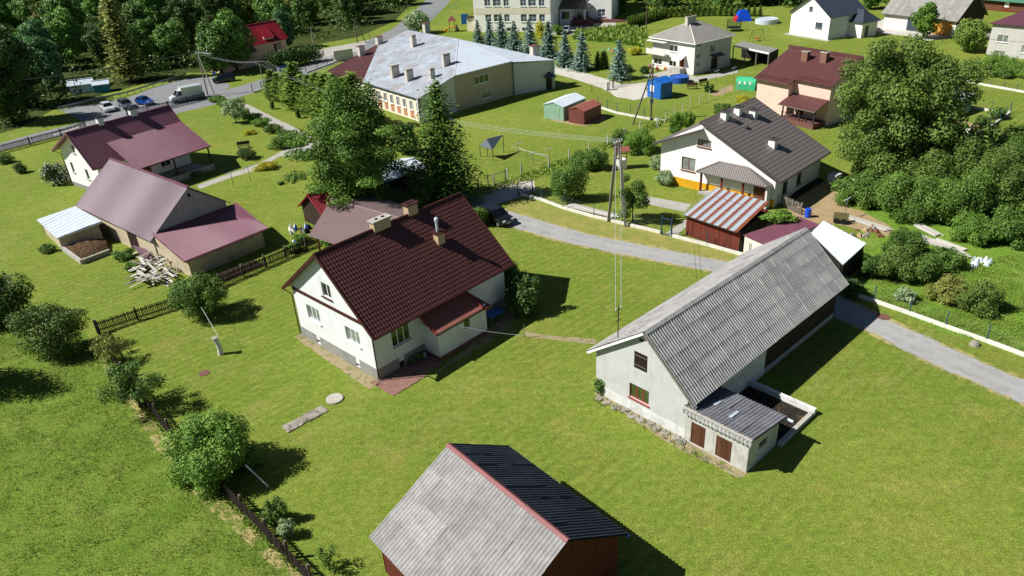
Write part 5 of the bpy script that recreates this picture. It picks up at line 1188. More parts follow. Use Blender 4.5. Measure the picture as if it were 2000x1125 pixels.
for px, py, hh, aa, bb in ((772,150,1.9,1.5,.7), (800,157,1.8,1.3,.7), (844,152,1.5,.9,.6), (872,128,1.9,1.4,.6), (808,91,2.0,.9,.8)):
    p = E1; n_ = (E2-E1).cross(K_-E1).normalized(); d = ray(px, py); k = (E1-CC).dot(n_)/d.dot(n_); p = CC+d*k-O_
    o_c = Vector((0,0,0)); mb = MB(); mb.box(-aa/2, aa/2, -bb/2, bb/2, -.4, hh); c_ = mb.build('chimney', M('chimney_grey'), NS, loc=p, rz=R(40)); q = MB(); q.box(-aa/2-.06, aa/2+.06, -bb/2-.06, bb/2+.06, hh+.001, hh+.1); q.build('cap', M('concrete'), c_)
    for k in range(max(2, int(aa/.32))):
        q = MB(); x_ = -aa/2+.2+k*.3; q.box(x_, x_+.16, -bb/2-.02, -bb/2+.02, hh-.3, hh-.1); q.build('vent', M('rubber'), c_)
for p in (BT+Vector((-2.6,-4.6,-1.0)), BT+Vector((.2,.2,-.3)), Vector((T1.x+3.5, T1.y+1.5, 7.5)), LE+Vector((-3.5,2.5,.4))):
    mb = MB(); mb.box(-.6, .6, -.45, .45, 0, 1.7); c_ = mb.build('chimney', M('chimney_grey'), NS, loc=p-O_, rz=R(40)); q = MB(); q.box(-.68,.68,-.52,.52,1.701,1.8); q.build('cap', M('plinth_red'), c_)
dc = HE.lerp(LE, .78); dc.z = 0; e_ = (LE-HE); e_.z = 0; e_.normalize(); nn_ = e_.cross(Vector((0,0,1))).normalized(); p = dc-nn_*.2-O_
mb = MB(); mb.slab([p, p+e_*1.1, p+e_*1.1+Vector((0,0,2.1)), p+Vector((0,0,2.1))], nn_*.06); mb.build('door', M('wood_dark'), NS)
mb = MB(); mb.slab([p+Vector((0,0,2.2))-e_*.5+nn_*1.1, p+Vector((0,0,2.2))+e_*1.6+nn_*1.1, p+Vector((0,0,3.0))+e_*.55+nn_*.02], (0,0,.08)); mb.build('door_canopy', M('slate_metal'), NS)
for s_ in (-.5, 1.6): mb = MB(); mb.slab([p+Vector((0,0,2.2))+e_*s_+nn_*1.1, p+Vector((0,0,2.2))+e_*s_+nn_*.03, p+Vector((0,0,3.0))+e_*.55+nn_*.03], (0,0,.06)); mb.build('door_canopy', M('slate_metal'), NS)

# ------------------------------------------------------------------ two-storey school at the back
SP0 = G(1010,62); SE = Vector((math.cos(R(-17)), math.sin(R(-17)), 0)); SN = Vector((SE.y, -SE.x, 0))
def along(px, py): d = ray(px, py); k = (SP0-CC).dot(SN)/d.dot(SN); return (CC+d*k-SP0).dot(SE)
s0_, s1_ = along(928,60), along(1076,58); hs = 11.0
SB = Bld('school_building', 'white and cream two-storey school with porch canopy and many windows', 'school', 0, 0, -17, s1_-s0_, 14)
SB.c = SP0+SE*(s0_+s1_)/2-SN*7; SB.c.z = 0; SB.o.location = SB.c
holes = []
for (x0, x1) in ((947.5,960), (964,980), (984.5,995.5), (1017,1029), (1032.5,1048), (1053,1064.5)):
    a_ = SB.hole('N', (x0, 28), (x1, 41)); holes.append((a_[0], a_[1], a_[3]-1.75, a_[3])); b2_ = SB.onwall('N', x0, 12)[1]; holes.append((a_[0], a_[1], b2_, b2_+1.75))
SB.wall('N', M('bright_white'), h=hs, holes=holes, depth=.2)
for q in holes: SB.window('N', q, 2, 2, pane='pane_blue', recess=.12)
for k in 'RFL': SB.wall(k, M('render_cream' if k == 'L' else 'bright_white'), h=hs)
zA, zB = SB.onwall('N', 1000, 27.5)[1], SB.onwall('N', 1000, 14)[1]; SB.band('N', .3, SB.L, zA, zB-.05, 'render_cream', 'cream_band', .03)
for x0 in (990, 1020): q = SB.hole('N', (x0, 55.5), (x0+11, 60)); SB.panel('N', (q[0], q[1], .3, 1.0), 'pane_dark', 'basement_window', .03)
# set-back right wing
rc = SB.loc(G(1194,42)); W2 = Bld.__new__(Bld); W2.o = SB.o; W2.c = SB.c; W2.eu = SB.eu; W2.ev = SB.ev; W2.L = rc.x-SB.L/2; W2.W = 12
W2.sides = {'N': ((SB.L/2, rc.y), (1,0), (0,-1), W2.L), 'R': ((rc.x, rc.y), (0,1), (1,0), 12), 'F': ((rc.x, rc.y+12), (-1,0), (0,1), W2.L)}
hl2 = []
for x0, x1, y0, y1 in ((1167.5,1182,18,31), (1108,1117,-9,1), (1122,1136,-9,1), (1141,1151,-9,1), (1127,1137,22,31), (1140,1149,22,30)):
    q = W2.hole('N', (x0, y0), (x1, y1)); hl2.append((q[0], q[1], q[3]-1.7, q[3]))
W2.wall('N', M('bright_white'), h=hs, holes=hl2, depth=.2); W2.wall('R', M('bright_white'), h=hs); W2.wall('F', M('bright_white'), h=hs)
for q in hl2: W2.window('N', q, 2, 2, pane='pane_blue', recess=.12)
for x0, x1, y0, y1 in ((-SB.L/2, SB.L/2, -7, 7), (SB.L/2+.8, rc.x, rc.y, rc.y+12)):
    x0 -= .6; x1 += .6; y0 -= .6; y1 += .6; e = [(x0,y0,hs), (x1,y0,hs), (x1,y1,hs), (x0,y1,hs)]; ym = (y0+y1)/2; r0, r1 = (x0+5,ym,hs+3), (x1-5,ym,hs+3)
    for q in ([e[0],e[1],r1,r0], [e[1],e[2],r1], [e[2],e[3],r0,r1], [e[3],e[0],r0]): roof_plane(q, 'roof', 'brown_roof', SB.o, 'flat')
# entrance porch in the corner of the two wings
pz = 3.9; px0 = SB.L/2+.3; px1 = px0+3.0; px2 = W2.pt('N', W2.onwall('N', 1150, 30)[0], 0).x; py1 = rc.y-.02; py0 = py1-4.2
roof_plane([(px0-.3, py0-.4, pz), (px2, py0-.4, pz), (px2-1.6, py1, pz+1.5), (px0-.3, py1, pz+1.5)], 'porch_canopy', 'taupe_dark', SB.o, 'flat')
roof_plane([(px2, py0-.4, pz), (px2+1.2, py1, pz), (px2-1.6, py1, pz+1.5)], 'porch_canopy', 'taupe_dark', SB.o, 'flat')
mb = MB(); mb.box(px0, px1, py0, py1, 0, pz); mb.build('porch_wall', M('bright_white'), SB.o)
mb = MB(); mb.box(px0+.5, px1-.5, py0-.03, py0+.01, 1.4, 3.2); mb.build('porch_window', M('pane_dark'), SB.o)
mb = MB(); mb.box(px2-.5, px2-.1, py0, py0+.4, 0, pz); mb.build('porch_column', M('white_paint'), SB.o)
for k in range(5): mb = MB(); mb.box(px1+.02, px2+.4+k*.4, py0-.6-k*.4, py1, 0, 1.2-k*.22); mb.build('step', M('plinth_red'), SB.o)
mb = MB(); mb.slab([(px2+2.2, py1-1.6, 0), (px2+12, py1-1.6, 0), (px2+12, py1-1.6, .1), (px2+2.2, py1-1.6, 1.0)], (0,1.2,0)); mb.build('ramp', M('plinth_red'), SB.o)
q = SB.pt('L', SB.W-2.5, 0, 0); mb = MB(); mb.box(q.x-2.4, q.x-.02, q.y-1.4, q.y+1.6, 0, 3.2); mb.build('side_porch', M('render_cream'), SB.o)
mb = MB(); mb.slab([(q.x-2.8, q.y-1.8, 3.2), (q.x, q.y-1.8, 4.4), (q.x, q.y+2.0, 4.4), (q.x-2.8, q.y+2.0, 3.2)], (0,0,.1)); mb.build('side_porch_roof', M('brown_roof'), SB.o)

# ------------------------------------------------------------------ right edge and back: barn, houses, garages
T = simple_gable('stone_barn', 'long barn with weathered patchy grey roof and wooden doors', 'barn', 0, 0, -60, 16, 9.5, 3.6, 8.0, 'eternit_far', 'concrete_white', 'flat', .3, .5, .7)
nr = G(1871,41,3.2); T.c = Vector((nr.x, nr.y, 0))-T.eu*8.5+T.ev*5.4; T.o.location = T.c
for j in range(6):
    for i in range(20):
        u = -8.4+i*.845; sv = (T.zr-T.ze)/(T.W/2+.7); v = -(T.W/2+.7)+j*.91; z = T.ze+sv*(j*.91)
        mb = MB(); mb.slab([(u,v-.02,z+.02), (u+.83,v-.02,z+.02), (u+.83,v+.9,z+.9*sv+.02), (u,v+.9,z+.9*sv+.02)], (0,0,random.uniform(.02,.05))); mb.build('roof_sheet', M('eternit_far'), T.o)
T.panel('N', (11.2, 15.2, .1, 2.9), 'wood_orange', 'door', .05, boards=2); T.panel('N', (5.5, 8.5, .1, 2.8), 'slate_metal', 'door', .04)
T.band('R', 0, T.W, 2.4, 3.5, 'wood_dark', 'gable_cladding', .03)
mb = MB(); mb.slab([(T.L/2+.03, -T.W/2, 3.5), (T.L/2+.03, T.W/2, 3.5), (T.L/2+.03, 0, 7.8)], (.04,0,0)); mb.build('gable_cladding', M('wood_dark'), T.o)
U = Bld('corner_house', 'pale grey house with purple hipped roof and satellite dishes', 'house', 0, 0, -52, 10.5, 10)
c0 = G(1925,107); U.c = c0+U.eu*5.25+U.ev*5; U.o.location = U.c; hu = 5.5
wu = [U.hole('N', (1950,68), (1967,83)), U.hole('N', (1942,98.5), (1961,112))]; wu = [wu[0], (wu[1][0], wu[1][1], wu[1][3]-1.3, wu[1][3]), (wu[1][1]+2.4, wu[1][1]+3.6, 1.0, 2.3), (wu[1][1]+2.6, wu[1][1]+3.8, wu[0][2], wu[0][3])]
U.wall('N', M('render_stucco'), h=hu, holes=wu)
for q in wu: U.window('N', q, 2, pane='pane_curtain')
for k in 'RFL': U.wall(k, M('render_stucco'), h=hu)
x, y = U.L/2+.5, U.W/2+.5; e = [(-x,-y,hu), (x,-y,hu), (x,y,hu), (-x,y,hu)]; r0, r1 = (-.8,0,hu+2.6), (.8,0,hu+2.6)
for q in ([e[0],e[1],r1,r0], [e[1],e[2],r1], [e[2],e[3],r0,r1], [e[3],e[0],r0]): roof_plane(q, 'roof', 'purple_roof', U.o)
U.band('N', 0, U.L, 2.75, 2.82, 'plinth_grey', 'string_course', .03)
for k, (t_, z_) in enumerate(((.5,3.3), (1.6,3.1))):
    p = U.pt('L', U.W-t_, z_, .6); mb = MB(); mb.lathe([(.02,-.12), (.25,-.07), (.42,0), (.43,.01)], 16); d_ = mb.build('satellite_dish', M('white_paint'), U.o, loc=p); d_.rotation_euler = (R(70), 0, R(-120))
    q = MB(); q.tube([(0,0,-.1), (.0,-.3,-.55)], .03, 5); q.build('dish_arm', M('dark_metal'), d_)
GR = simple_gable('green_roof_house', 'log cabin with green roof and white window at the back', 'house', *(G(1975,28)+Vector((4,5,0))).to_tuple()[:2], -60, 12, 7, 3.0, 6.0, 'green_roof', 'wood_red', 'flat', .3, .5, .9)
GR.panel('N', (5.2,6.2,1.0,2.4), 'white_paint', 'window', .06)
for k in range(8): GR.band('N', 0, 4.8, .25+k*.34, .52+k*.34, 'wood_brown', 'log', .06)
for k in range(8): GR.band('N', 6.6, 12, .25+k*.34, .52+k*.34, 'wood_brown', 'log', .06)
# garages
g0, g1 = G(1063,231), G(1101,237); th = math.degrees(math.atan2((g1-g0).y, (g1-g0).x)); nv = Vector((-(g1-g0).y, (g1-g0).x, 0)).normalized()
mid = (g0+g1)/2; GS = simple_gable('silver_garage', 'galvanised steel garage with white tin roof', 'garage', *(mid+nv*3.0).to_tuple()[:2], th+90, 6.0, (g1-g0).length, 2.15, 2.75, 'galv', 'galv_green', 'trap', .25, .1, .1, ridge=False)
g0, g1 = G(1111,239), G(1141,244); th = math.degrees(math.atan2((g1-g0).y, (g1-g0).x)); nv = Vector((-(g1-g0).y, (g1-g0).x, 0)).normalized(); mid = (g0+g1)/2
GB = simple_gable('brown_garage', 'small brown steel garage beside the silver one', 'garage', *(mid+nv*2.3).to_tuple()[:2], th+90, 4.6, (g1-g0).length, 2.0, 2.55, 'redbrown_metal', 'garage_brown', 'trap', .25, .1, .1, ridge=False)
GB.panel('L', (.25, 1.35, .05, 1.9), 'garage_brown', 'door', .03); GB.panel('L', (1.38, 2.45, .05, 1.9), 'garage_brown', 'door', .03); GS.panel('L', (.5, 2.9, .05, 1.95), 'galv_green', 'door', .03)
g0, g1 = G(1264,188), G(1290,195); th = math.degrees(math.atan2((g1-g0).y, (g1-g0).x)); nv = Vector((-(g1-g0).y, (g1-g0).x, 0)).normalized(); mid = (g0+g1)/2
BS = simple_gable('blue_shed', 'bright blue painted garden shed with white window', 'shed', *(mid+nv*1.25).to_tuple()[:2], th+90, 2.5, (g1-g0).length, 2.6, 3.25, 'blue_paint', 'blue_paint', 'flat', .25, .12, .15, ridge=False)
BS.panel('L', (.7, 1.6, 1.0, 2.0), 'white_paint', 'window', .05); BS.panel('L', (2.2, 3.0, .05, 2.0), 'blue_paint', 'door', .04)
p = G(1836,231); RG = simple_gable('steel_garage', 'galvanised garage with flat pale roof beside the orchard', 'garage', *(p+Vector((2.6,2.6,0))).to_tuple()[:2], 33, 5.2, 3.4, 2.3, 2.55, 'galv', 'galv_green', 'trap', .25, .15, .15, ridge=False)
# red roofed house among the trees at the road
RH = simple_gable('red_roof_house', 'house with bright red metal roof half hidden by roadside trees', 'house', -54.6, 180.0, 48, 9, 7.2, 3.9, 7.2, 'red_metal', 'render_pink', 'seam', .5, .5, .6)
h1 = (6.6, 7.6, 1.3, 2.9); RH.panel('N', h1, 'pane_dark', 'window', .04); RH.panel('N', (5.6, 6.3, .9, 2.8), 'wood_red', 'door', .04)
mb = MB(); mb.slab([(-1.2,-4.0,4.4), (1.6,-4.0,4.4), (1.6,-1.3,6.3), (-1.2,-1.3,6.3)], (0,0,.12)); mb.build('dormer_roof', M('red_metal'), RH.o); mb = MB(); mb.box(-1.0, 1.4, -3.6, -2.0, 4.0, 4.6); mb.build('dormer_wall', M('render_pink'), RH.o)
PW = simple_gable('pink_outbuilding', 'low pink rendered outbuilding behind the roadside trees', 'outbuilding', *(G(446,142)+Vector((0,4.5,0))).to_tuple()[:2], 48, 9, 5, 3.2, 4.6, 'brown_roof', 'render_pink', 'trap', .3)
FS = simple_gable('white_cabin', 'small white cabin half hidden in the roadside wood', 'cabin', *(G(142,190)+Vector((0,4.5,0))).to_tuple()[:2], 20, 4.2, 2.6, 1.8, 2.5, 'galv', 'white_paint', 'flat')
FT = simple_gable('teal_cabin', 'small teal cabin beside the white one in the wood', 'cabin', *(G(184,188)+Vector((0,4,0))).to_tuple()[:2], 20, 2.6, 2.2, 1.7, 2.2, 'galv', 'teal_paint', 'flat')
# ------------------------------------------------------------------ trees and shrubs
def hpx(base, top):
    b = G(*base); lo, hi = 0, 40
    for _ in range(40):
        m = (lo+hi)/2; q = proj(b+Vector((0,0,m)))
        if q[1] > top[1]: lo = m
        else: hi = m
    return lo
# prototypes shared by many trees
FOREST = []
for i, (m, h, r) in enumerate((('leaf_forest', 14, 5.0), ('leaf_forest', 16, 5.6), ('leaf_forest_blue', 13, 4.6), ('leaf_olive', 12, 4.4), ('leaf_forest', 11, 4.8), ('leaf_dark', 15, 5.2))):
    bl = tree_blobs(h, r, h*.5, 44, 40+i, br=.27, lop=.2); FOREST.append((leaf_mesh('broadleaf_crown', bl, 13000, .27, m, 60+i, shell=.25), trunk_mesh('broadleaf_trunk', h*.6, .28, bl, 70+i, 'bark_dark', 5)))
RUST = []
for i in range(2):
    me = conifer_mesh('rust_crown', 15, 3.8, 80+i, 'leaf_olive', 36, 14, 10, .42, .12, .1, .6); mb = MB(); mb.tube([(0,0,0), (0,0,14)], .22, 6, .03); RUST.append((me, mb.mesh('larch_trunk', M('bark'), True)))
LBL = ['dark green broadleaf tree in the wood beyond the road', 'tall dark broadleaf tree in the wood beyond the road', 'bluish green broadleaf tree in the wood beyond the road', 'olive green broadleaf tree in the wood beyond the road', 'low spreading broadleaf tree in the wood beyond the road', 'deep green rounded tree in the wood beyond the road']
edge_px = [(-60,290), (40,248), (115,205), (250,168), (365,135), (440,128), (480,100), (560,72), (620,78), (700,62), (760,38), (800,0), (825,-25)]
EDGE = [G(*p) for p in edge_px]
def beyond(x, y, m):
    for i in range(len(EDGE)-1):
        a, b = EDGE[i], EDGE[i+1]
        if a.x <= x <= b.x:
            yy = a.y+(b.y-a.y)*(x-a.x)/(b.x-a.x); return y > yy+m
    return x < EDGE[0].x
rg = random.Random(3); pts = []
def far_ok(x, y, d): return all((x-a)**2+(y-b)**2 > d*d for a, b in pts)
houses_clear = [(-55.6,180.5,9), (FS.c.x, FS.c.y-1, 5.0), (FT.c.x, FT.c.y-1, 3.5), (PW.c.x, PW.c.y, 6)]
tries = 0; nt = 0
while tries < 12000 and nt < 215:
    tries += 1; x = rg.uniform(-290, 25); y = rg.uniform(110, 420)
    if not beyond(x, y, 3.5): continue
    q = proj((x, y, 6))
    if not (-90 < q[0] < 930 and -130 < q[1] < 320): continue
    if any((x-a)**2+(y-b)**2 < r_*r_ for a, b, r_ in houses_clear): continue
    if not far_ok(x, y, 5.4 if not beyond(x, y, 25) else 8.0): continue
    pts.append((x, y)); nt += 1
    near = not beyond(x, y, 14); k = rg.choice((0, 0, 1, 2, 3, 4, 5)) if not near else rg.choice((0, 2, 3, 4, 4)); s = rg.uniform(.7, 1.15)*(.72 if near else 1.0)
    tree('broadleaf_tree', LBL[k], (x, y, 0), *FOREST[k], s=s, rz=rg.uniform(0, 6.3), group='trees of the wood beyond the road', sz=s*rg.uniform(.9, 1.15))
for i, p in enumerate(((228,190), (250,165), (425,165), (470,155))):
    if i > 1: continue
    b = G(*p)+Vector((-6*i-3, 14+8*i, 0)); tree('larch_tree', ('tall olive-brown narrow tree standing out of the wood', 'slim olive-brown tree behind the taller one')[i], b, *RUST[i], s=1.15-.2*i)
# big roadside trees that lean over the parking
for i, (bx, tp, k, lab) in enumerate((((425,150), (395,15), 4, 'big dark green tree over the parking place by the red-roofed house'), ((455,143), (450,20), 0, 'tall green tree in front of the pink outbuilding'), ((555,100), (540,15), 2, 'rounded green tree behind the red-roofed house'))):
    b = G(*bx)+Vector((0,3,0)); h = hpx(bx, tp); tree('roadside_tree', lab, b, *FOREST[k], s=h/13.5)
# wood behind the school and the right hand houses
rg2 = random.Random(9); pts = []; n2 = 0; tries = 0
while n2 < 80 and tries < 6000:
    tries += 1; x = rg2.uniform(30, 175); y = rg2.uniform(206, 285)
    q = proj((x, y, 5))
    if y < 205+.02*x or not far_ok(x, y, 5.6) or q[0] > 2250: continue
    pts.append((x, y)); n2 += 1; k = rg2.choice((0, 1, 2, 4, 5)); s = rg2.uniform(.75, 1.1)
    tree('broadleaf_tree', LBL[k].replace('beyond the road', 'behind the school and lawns'), (x, y, 0), *FOREST[k], s=s, rz=rg2.uniform(0, 6.3), group='trees of the wood behind the lawns')
for i, (px, py, s) in enumerate(((1420,14,.5), (1470,12,.55), (1540,6,.6), (1700,18,.6), (1740,22,.55), (1600,-8,.7))):
    p = G(px, py); tree('broadleaf_tree', LBL[4].replace('in the wood beyond the road', 'at the edge of the lawns behind the houses'), p, *FOREST[(4, 0, 2)[i % 3]], s=s, group='trees at the lawn edge')

# two tall trees in the middle
b1 = (706,418); h1 = hpx(b1, (690,160)); r1 = 5.4
bl = tree_blobs(h1*.97, r1, h1*.47, 40, 5, br=.27, lop=.12)
bl += [((-.8, .3, h1*.86), (1.5, 1.5, 2.0)), ((2.6, .5, h1*.80), (1.3, 1.3, 2.2)), ((-.6, .2, h1*.95), (.7, .7, 1.3)), ((2.7, .6, h1*.9), (.6, .6, 1.2))]
for k in range(26):
    ph = k*2.4; z = rg.uniform(.18, .75)*h1; L_ = r1*(1.18-.5*abs(z/h1-.35)); bl.append(((L_*math.cos(ph), L_*math.sin(ph), z), (1.25, 1.25, .38)))
mo_c = leaf_mesh('central_crown', bl, 60000, .135, 'leaf_pine', 3, shell=.3)
tree('tall_broadleaf_tree', 'tall feathery green tree rising behind the maroon-roofed house', G(*b1), mo_c, trunk_mesh('central_trunk', h1*.85, .35, bl, 4, 'bark', 10), rz=0)
b2 = (872,392); h2 = hpx(b2, (866,160))
mc = conifer_mesh('hornbeam_crown', h2, 4.6, 11, 'leaf_pine', 52, 20, 18, .21, .16, .05, .72, dens=1.4)
mb = MB(); mb.tube([(0,0,0), (0,0,h2*.95)], .3, 7, .03)
tree('conical_tree', 'tall conical green tree beside the black car', G(*b2), mc, mb.mesh('conical_trunk', M('bark'), True), rz=0)
bush('shrub', 'dark rounded shrub between the two tall trees', G(795,300), 2.2, 2.2, 4.2, 3600, .17, 'leaf_dark', 21)
bush('shrub', 'dense green shrub at the foot of the tall feathery tree by the tin shed', G(800,420), 2.6, 2.3, 3.0, 3800, .17, 'leaf_dark', 22)
bush('shrub', 'green shrub behind the black car at the house end', G(938,438), 1.4, 1.3, 2.2, 2000, .14, 'leaf_garden', 23)
# walnut
bw = (1738,345); hw_ = hpx(bw, (1725,62)); rw_ = 7.6
bl = tree_blobs(hw_, rw_, hw_*.54, 96, 15, br=.17, lop=.3)[1:]; bl.append(((0,0,hw_*.5), (rw_*.45,rw_*.45,hw_*.3))); bl += [((rg.uniform(-1,1)*rw_*.9, rg.uniform(-1,.2)*rw_*.85, rg.uniform(.14,.4)*hw_), (1.5,1.5,1.1)) for _ in range(22)]
tree('walnut_tree', 'huge spreading walnut tree in front of the pink house', G(*bw), leaf_mesh('walnut_crown', bl, 90000, .15, 'leaf_walnut', 6, shell=.3), trunk_mesh('walnut_trunk', hw_*.6, .5, bl, 8, 'bark', 12), rz=0)
# apple tree on the lawn, round vine-covered bush, fence-line shrubs
bl = tree_blobs(4.2, 2.6, 2.1, 36, 33, br=.24, lop=.4); tree('apple_tree', 'small leafy apple tree beside the picket fence and leaning white pole', G(398,617), leaf_mesh('apple_crown', bl, 15000, .085, 'leaf_garden', 9, shell=.3), trunk_mesh('apple_trunk', 2.4, .13, bl, 3, 'bark', 7), rz=0)
bush('vine_bush', 'large round bush covered in bright leaves leaning over the picket fence', G(428,925), 2.6, 2.4, 3.7, 20000, .125, 'leaf_bright', 34, nb=14)
def sparse(name, label, p, h, r, n, size, mat, seed, trunk=True, blobs=16, lop=.45):
    bl = tree_blobs(h, r, h*.55, blobs, seed, br=.3, lop=lop)[1:]
    return tree(name, label, p, leaf_mesh(name+'_crown', bl, n*2, size*.7, mat, seed, shell=.45, rag=.25), trunk_mesh(name+'_trunk', h*.7, .09, bl, seed, 'bark_dark', 9), rz=0, cat='tree')
sparse('fruit_tree', 'thin young fruit tree standing just inside the picket fence', G(275,795), 4.2, 1.9, 3200, .11, 'leaf_garden', 41)
sparse('fruit_tree', 'scrawny bare-branched fruit tree at the corner of the two picket fences', G(222,705), 2.6, 1.4, 1100, .1, 'leaf_olive', 42)
sparse('fruit_tree', 'slender garden tree beside the twin-leg power pole', G(1236,432), 5.4, 1.9, 3600, .14, 'leaf_garden', 43)
sparse('fruit_tree', 'sparse small tree beside the drive hedge', G(462,240), 4.6, 2.0, 2200, .16, 'leaf_grey', 44)
sparse('fruit_tree', 'young sapling between the picket fence and the wooden barn', G(645,1112), 1.7, .7, 420, .08, 'leaf_garden', 45)
bush('elder_bush', 'wide elder bush outside the corner of the picket fences', G(115,690), 3.0, 2.3, 4.6, 8000, .13, 'leaf_walnut', 46, nb=11)
bush('elder_bush', 'dark bush beyond the elder at the meadow edge', G(12,630), 2.8, 2.6, 4.6, 5000, .16, 'leaf_dark', 47)
bush('elder_bush', 'tall dark thicket casting shade over the meadow', G(-100,770), 3.6, 3.2, 7.0, 5500, .18, 'leaf_dark', 147)
bush('box_bush', 'small upright green bush beside the leaning white pole', G(540,1018), .75, .7, 1.7, 1500, .09, 'leaf_garden', 48, nb=5)
bush('box_bush', 'small greyish bush next to the upright bush by the fence', G(562,1050), .6, .6, 1.2, 900, .08, 'leaf_grey', 49, nb=5)
bush('lilac_bush', 'dark bush with white flowers at the shaded end of the white house', G(1022,612), 1.7, 1.6, 3.4, 3600, .14, 'leaf_dark', 50, extra=('petal_white', 60, .09))
bush('lilac_bush', 'dark shrub against the shaded end wall of the white house', G(1000,570), 1.5, 1.4, 3.0, 2200, .14, 'leaf_dark', 150)
# bushes between the fences and along the roads: (px,py,rx,h,material,label)
for i, (px, py, rx, h, m, lab) in enumerate((
    (1108,392,2.4,4.2,'leaf_garden','broad green bush beside the farm gate'), (1135,330,2.0,2.2,'leaf_garden','low green bush below the concrete post fence'),
    (1165,330,1.8,2.6,'leaf_garden','rounded green bush behind the twin-leg power pole'), (1250,298,2.6,2.8,'leaf_bright','leafy hazel bush beside the white well'),
    (1212,285,1.7,2.2,'leaf_garden','smaller hazel bush between the power pole and the leafy one'), (1300,360,1.3,1.5,'leaf_grey','grey-green shrub below the yellow plinth corner'),
    (1283,330,1.0,1.6,'leaf_grey','pale thin shrub at the white house corner'), (1320,262,1.2,2.8,'leaf_bright','climbing vine on the garden fence'), (1345,250,1.0,2.2,'leaf_bright','second climbing vine on the garden fence'),
    (1410,222,1.6,1.6,'leaf_garden','low trimmed bush behind the taupe roof'), (1452,205,1.2,1.4,'leaf_yellow','yellow-green shrub beside the pink house'),
    (1385,180,.9,1.3,'leaf_garden','small round shrub by the garden bench'))):
    bush('garden_bush', lab, G(px, py), rx, rx*.9, h, int(900*rx*h**.5)+600, .14, m, 200+i)
for i, (px, py, rx, h, m) in enumerate(((1660,392,2.2,1.8,'leaf_garden'), (1705,400,2.6,2.6,'leaf_garden'), (1760,420,3.0,3.2,'leaf_garden'), (1825,430,3.0,3.4,'leaf_garden'), (1885,440,3.2,4.2,'leaf_garden'), (1945,430,3.4,5.0,'leaf_walnut'), (1990,400,3.4,5.2,'leaf_garden'),
    (1870,380,3.0,4.6,'leaf_walnut'), (1925,365,3.0,4.8,'leaf_garden'), (1985,340,3.0,4.6,'leaf_garden'), (1810,380,2.6,3.6,'leaf_walnut'), (1700,360,2.2,3.0,'leaf_walnut'), (1930,320,2.0,3.2,'leaf_grey'), (1900,470,2.2,1.8,'leaf_bright'), (1965,470,2.6,2.2,'leaf_garden'), (2010,450,2.6,3.0,'leaf_garden'), (2050,380,3.4,5.2,'leaf_garden'), (2070,460,3,3.6,'leaf_garden'))):
    labs = ('low leafy bush at the edge of the farm yard', 'spreading leafy bush of the orchard thicket', 'tall leafy bush of the orchard thicket', 'low bright bush in front of the orchard thicket')
    k = 0 if i == 0 else (3 if i in (13, 14) else (2 if h > 4 else 1))
    h *= 1.32; bush('thicket_bush', labs[k], G(px, py), rx*.98, rx*.95, h, int(1700*rx*h**.5), .15, m, 300+i, group='bushes of the orchard thicket', nb=9)
for i, (px, py, rx, h, m, lab) in enumerate(((1745,540,2.2,3.0,'leaf_walnut','spreading hazel bush behind the tin-roofed shed'), (1790,548,2.0,2.4,'leaf_garden','green hazel bush next to the spreading one'), (1762,500,1.9,2.6,'leaf_dark','dark elder bush beside the tin roof'), (1700,540,1.3,2.0,'leaf_dark','dark bush at the barn end'), (1855,590,1.9,2.0,'leaf_olive','olive brown currant bush near the road fence'), (1905,605,1.8,2.2,'leaf_walnut','rounded currant bush near the road fence'), (1845,520,1.8,1.6,'leaf_garden','low leafy bush in the orchard grass'), (1768,585,.9,.9,'leaf_grey','small grey-leaved plant beside the fence kerb'), (1660,575,1.2,1.3,'leaf_dark','dark low bush in the shade behind the barn'))):
    bush('orchard_bush', lab, G(px, py), rx, rx*.95, h, int(1600*rx*h**.5), .13, m, 340+i, nb=9)
bush('vine', 'leafy squash vine spilling over the plum outbuilding roof', G(1520,432,2.3), 1.9, 1.2, .9, 2400, .14, 'leaf_bright', 361, stems=False, cat='vine')
# left farmhouse garden
bush('hydrangea_bush', 'big round white-flowered bush beside the white farmhouse', G(117,358), 1.9, 1.8, 3.0, 4200, .13, 'leaf_dark', 400, extra=('petal_white', 900, .12))
for i, (px, py, rx, h, m, lab) in enumerate(((12,318,1.3,1.3,'leaf_garden','low green shrub beside the roadside fence'), (42,338,1.0,1.4,'leaf_dark','small dark bush on the farmhouse lawn'), (483,310,1.5,1.6,'leaf_dark','dark clipped bush with red flowers beside the path'), (545,290,1.6,1.5,'leaf_garden','flowering shrub beside the drive'), (520,330,1.7,1.0,'leaf_yellow','yellow-flowering clump beside the garden path'), (575,285,1.4,1.4,'leaf_garden','rounded green shrub at the drive bend'), (488,262,1.2,.7,'leaf_yellow','low yellow flower clump on the lawn'), (95,492,.9,.9,'leaf_garden','orange-flowered clump at the lean-to corner'), (242,505,1.3,.8,'leaf_bright','weedy clump beside the barn wall'), (262,525,1.2,.7,'leaf_bright','weeds beside the board pile'), (548,360,.5,.4,'leaf_garden','small plant on the open lawn'), (640,480,.8,.8,'leaf_bright','weeds behind the picket fence'), (590,475,1.0,1.0,'leaf_bright','weeds beside the rubbish heap'), (575,492,1.0,.9,'leaf_bright','tall weeds inside the picket fence'))):
    bush('flower_shrub', lab, G(px, py), rx, rx*.9, h, int(900*rx)+300, .11, m, 420+i, extra=('petal_red', 60, .07) if i == 2 else (('petal_orange', 50, .06) if i == 7 else None))
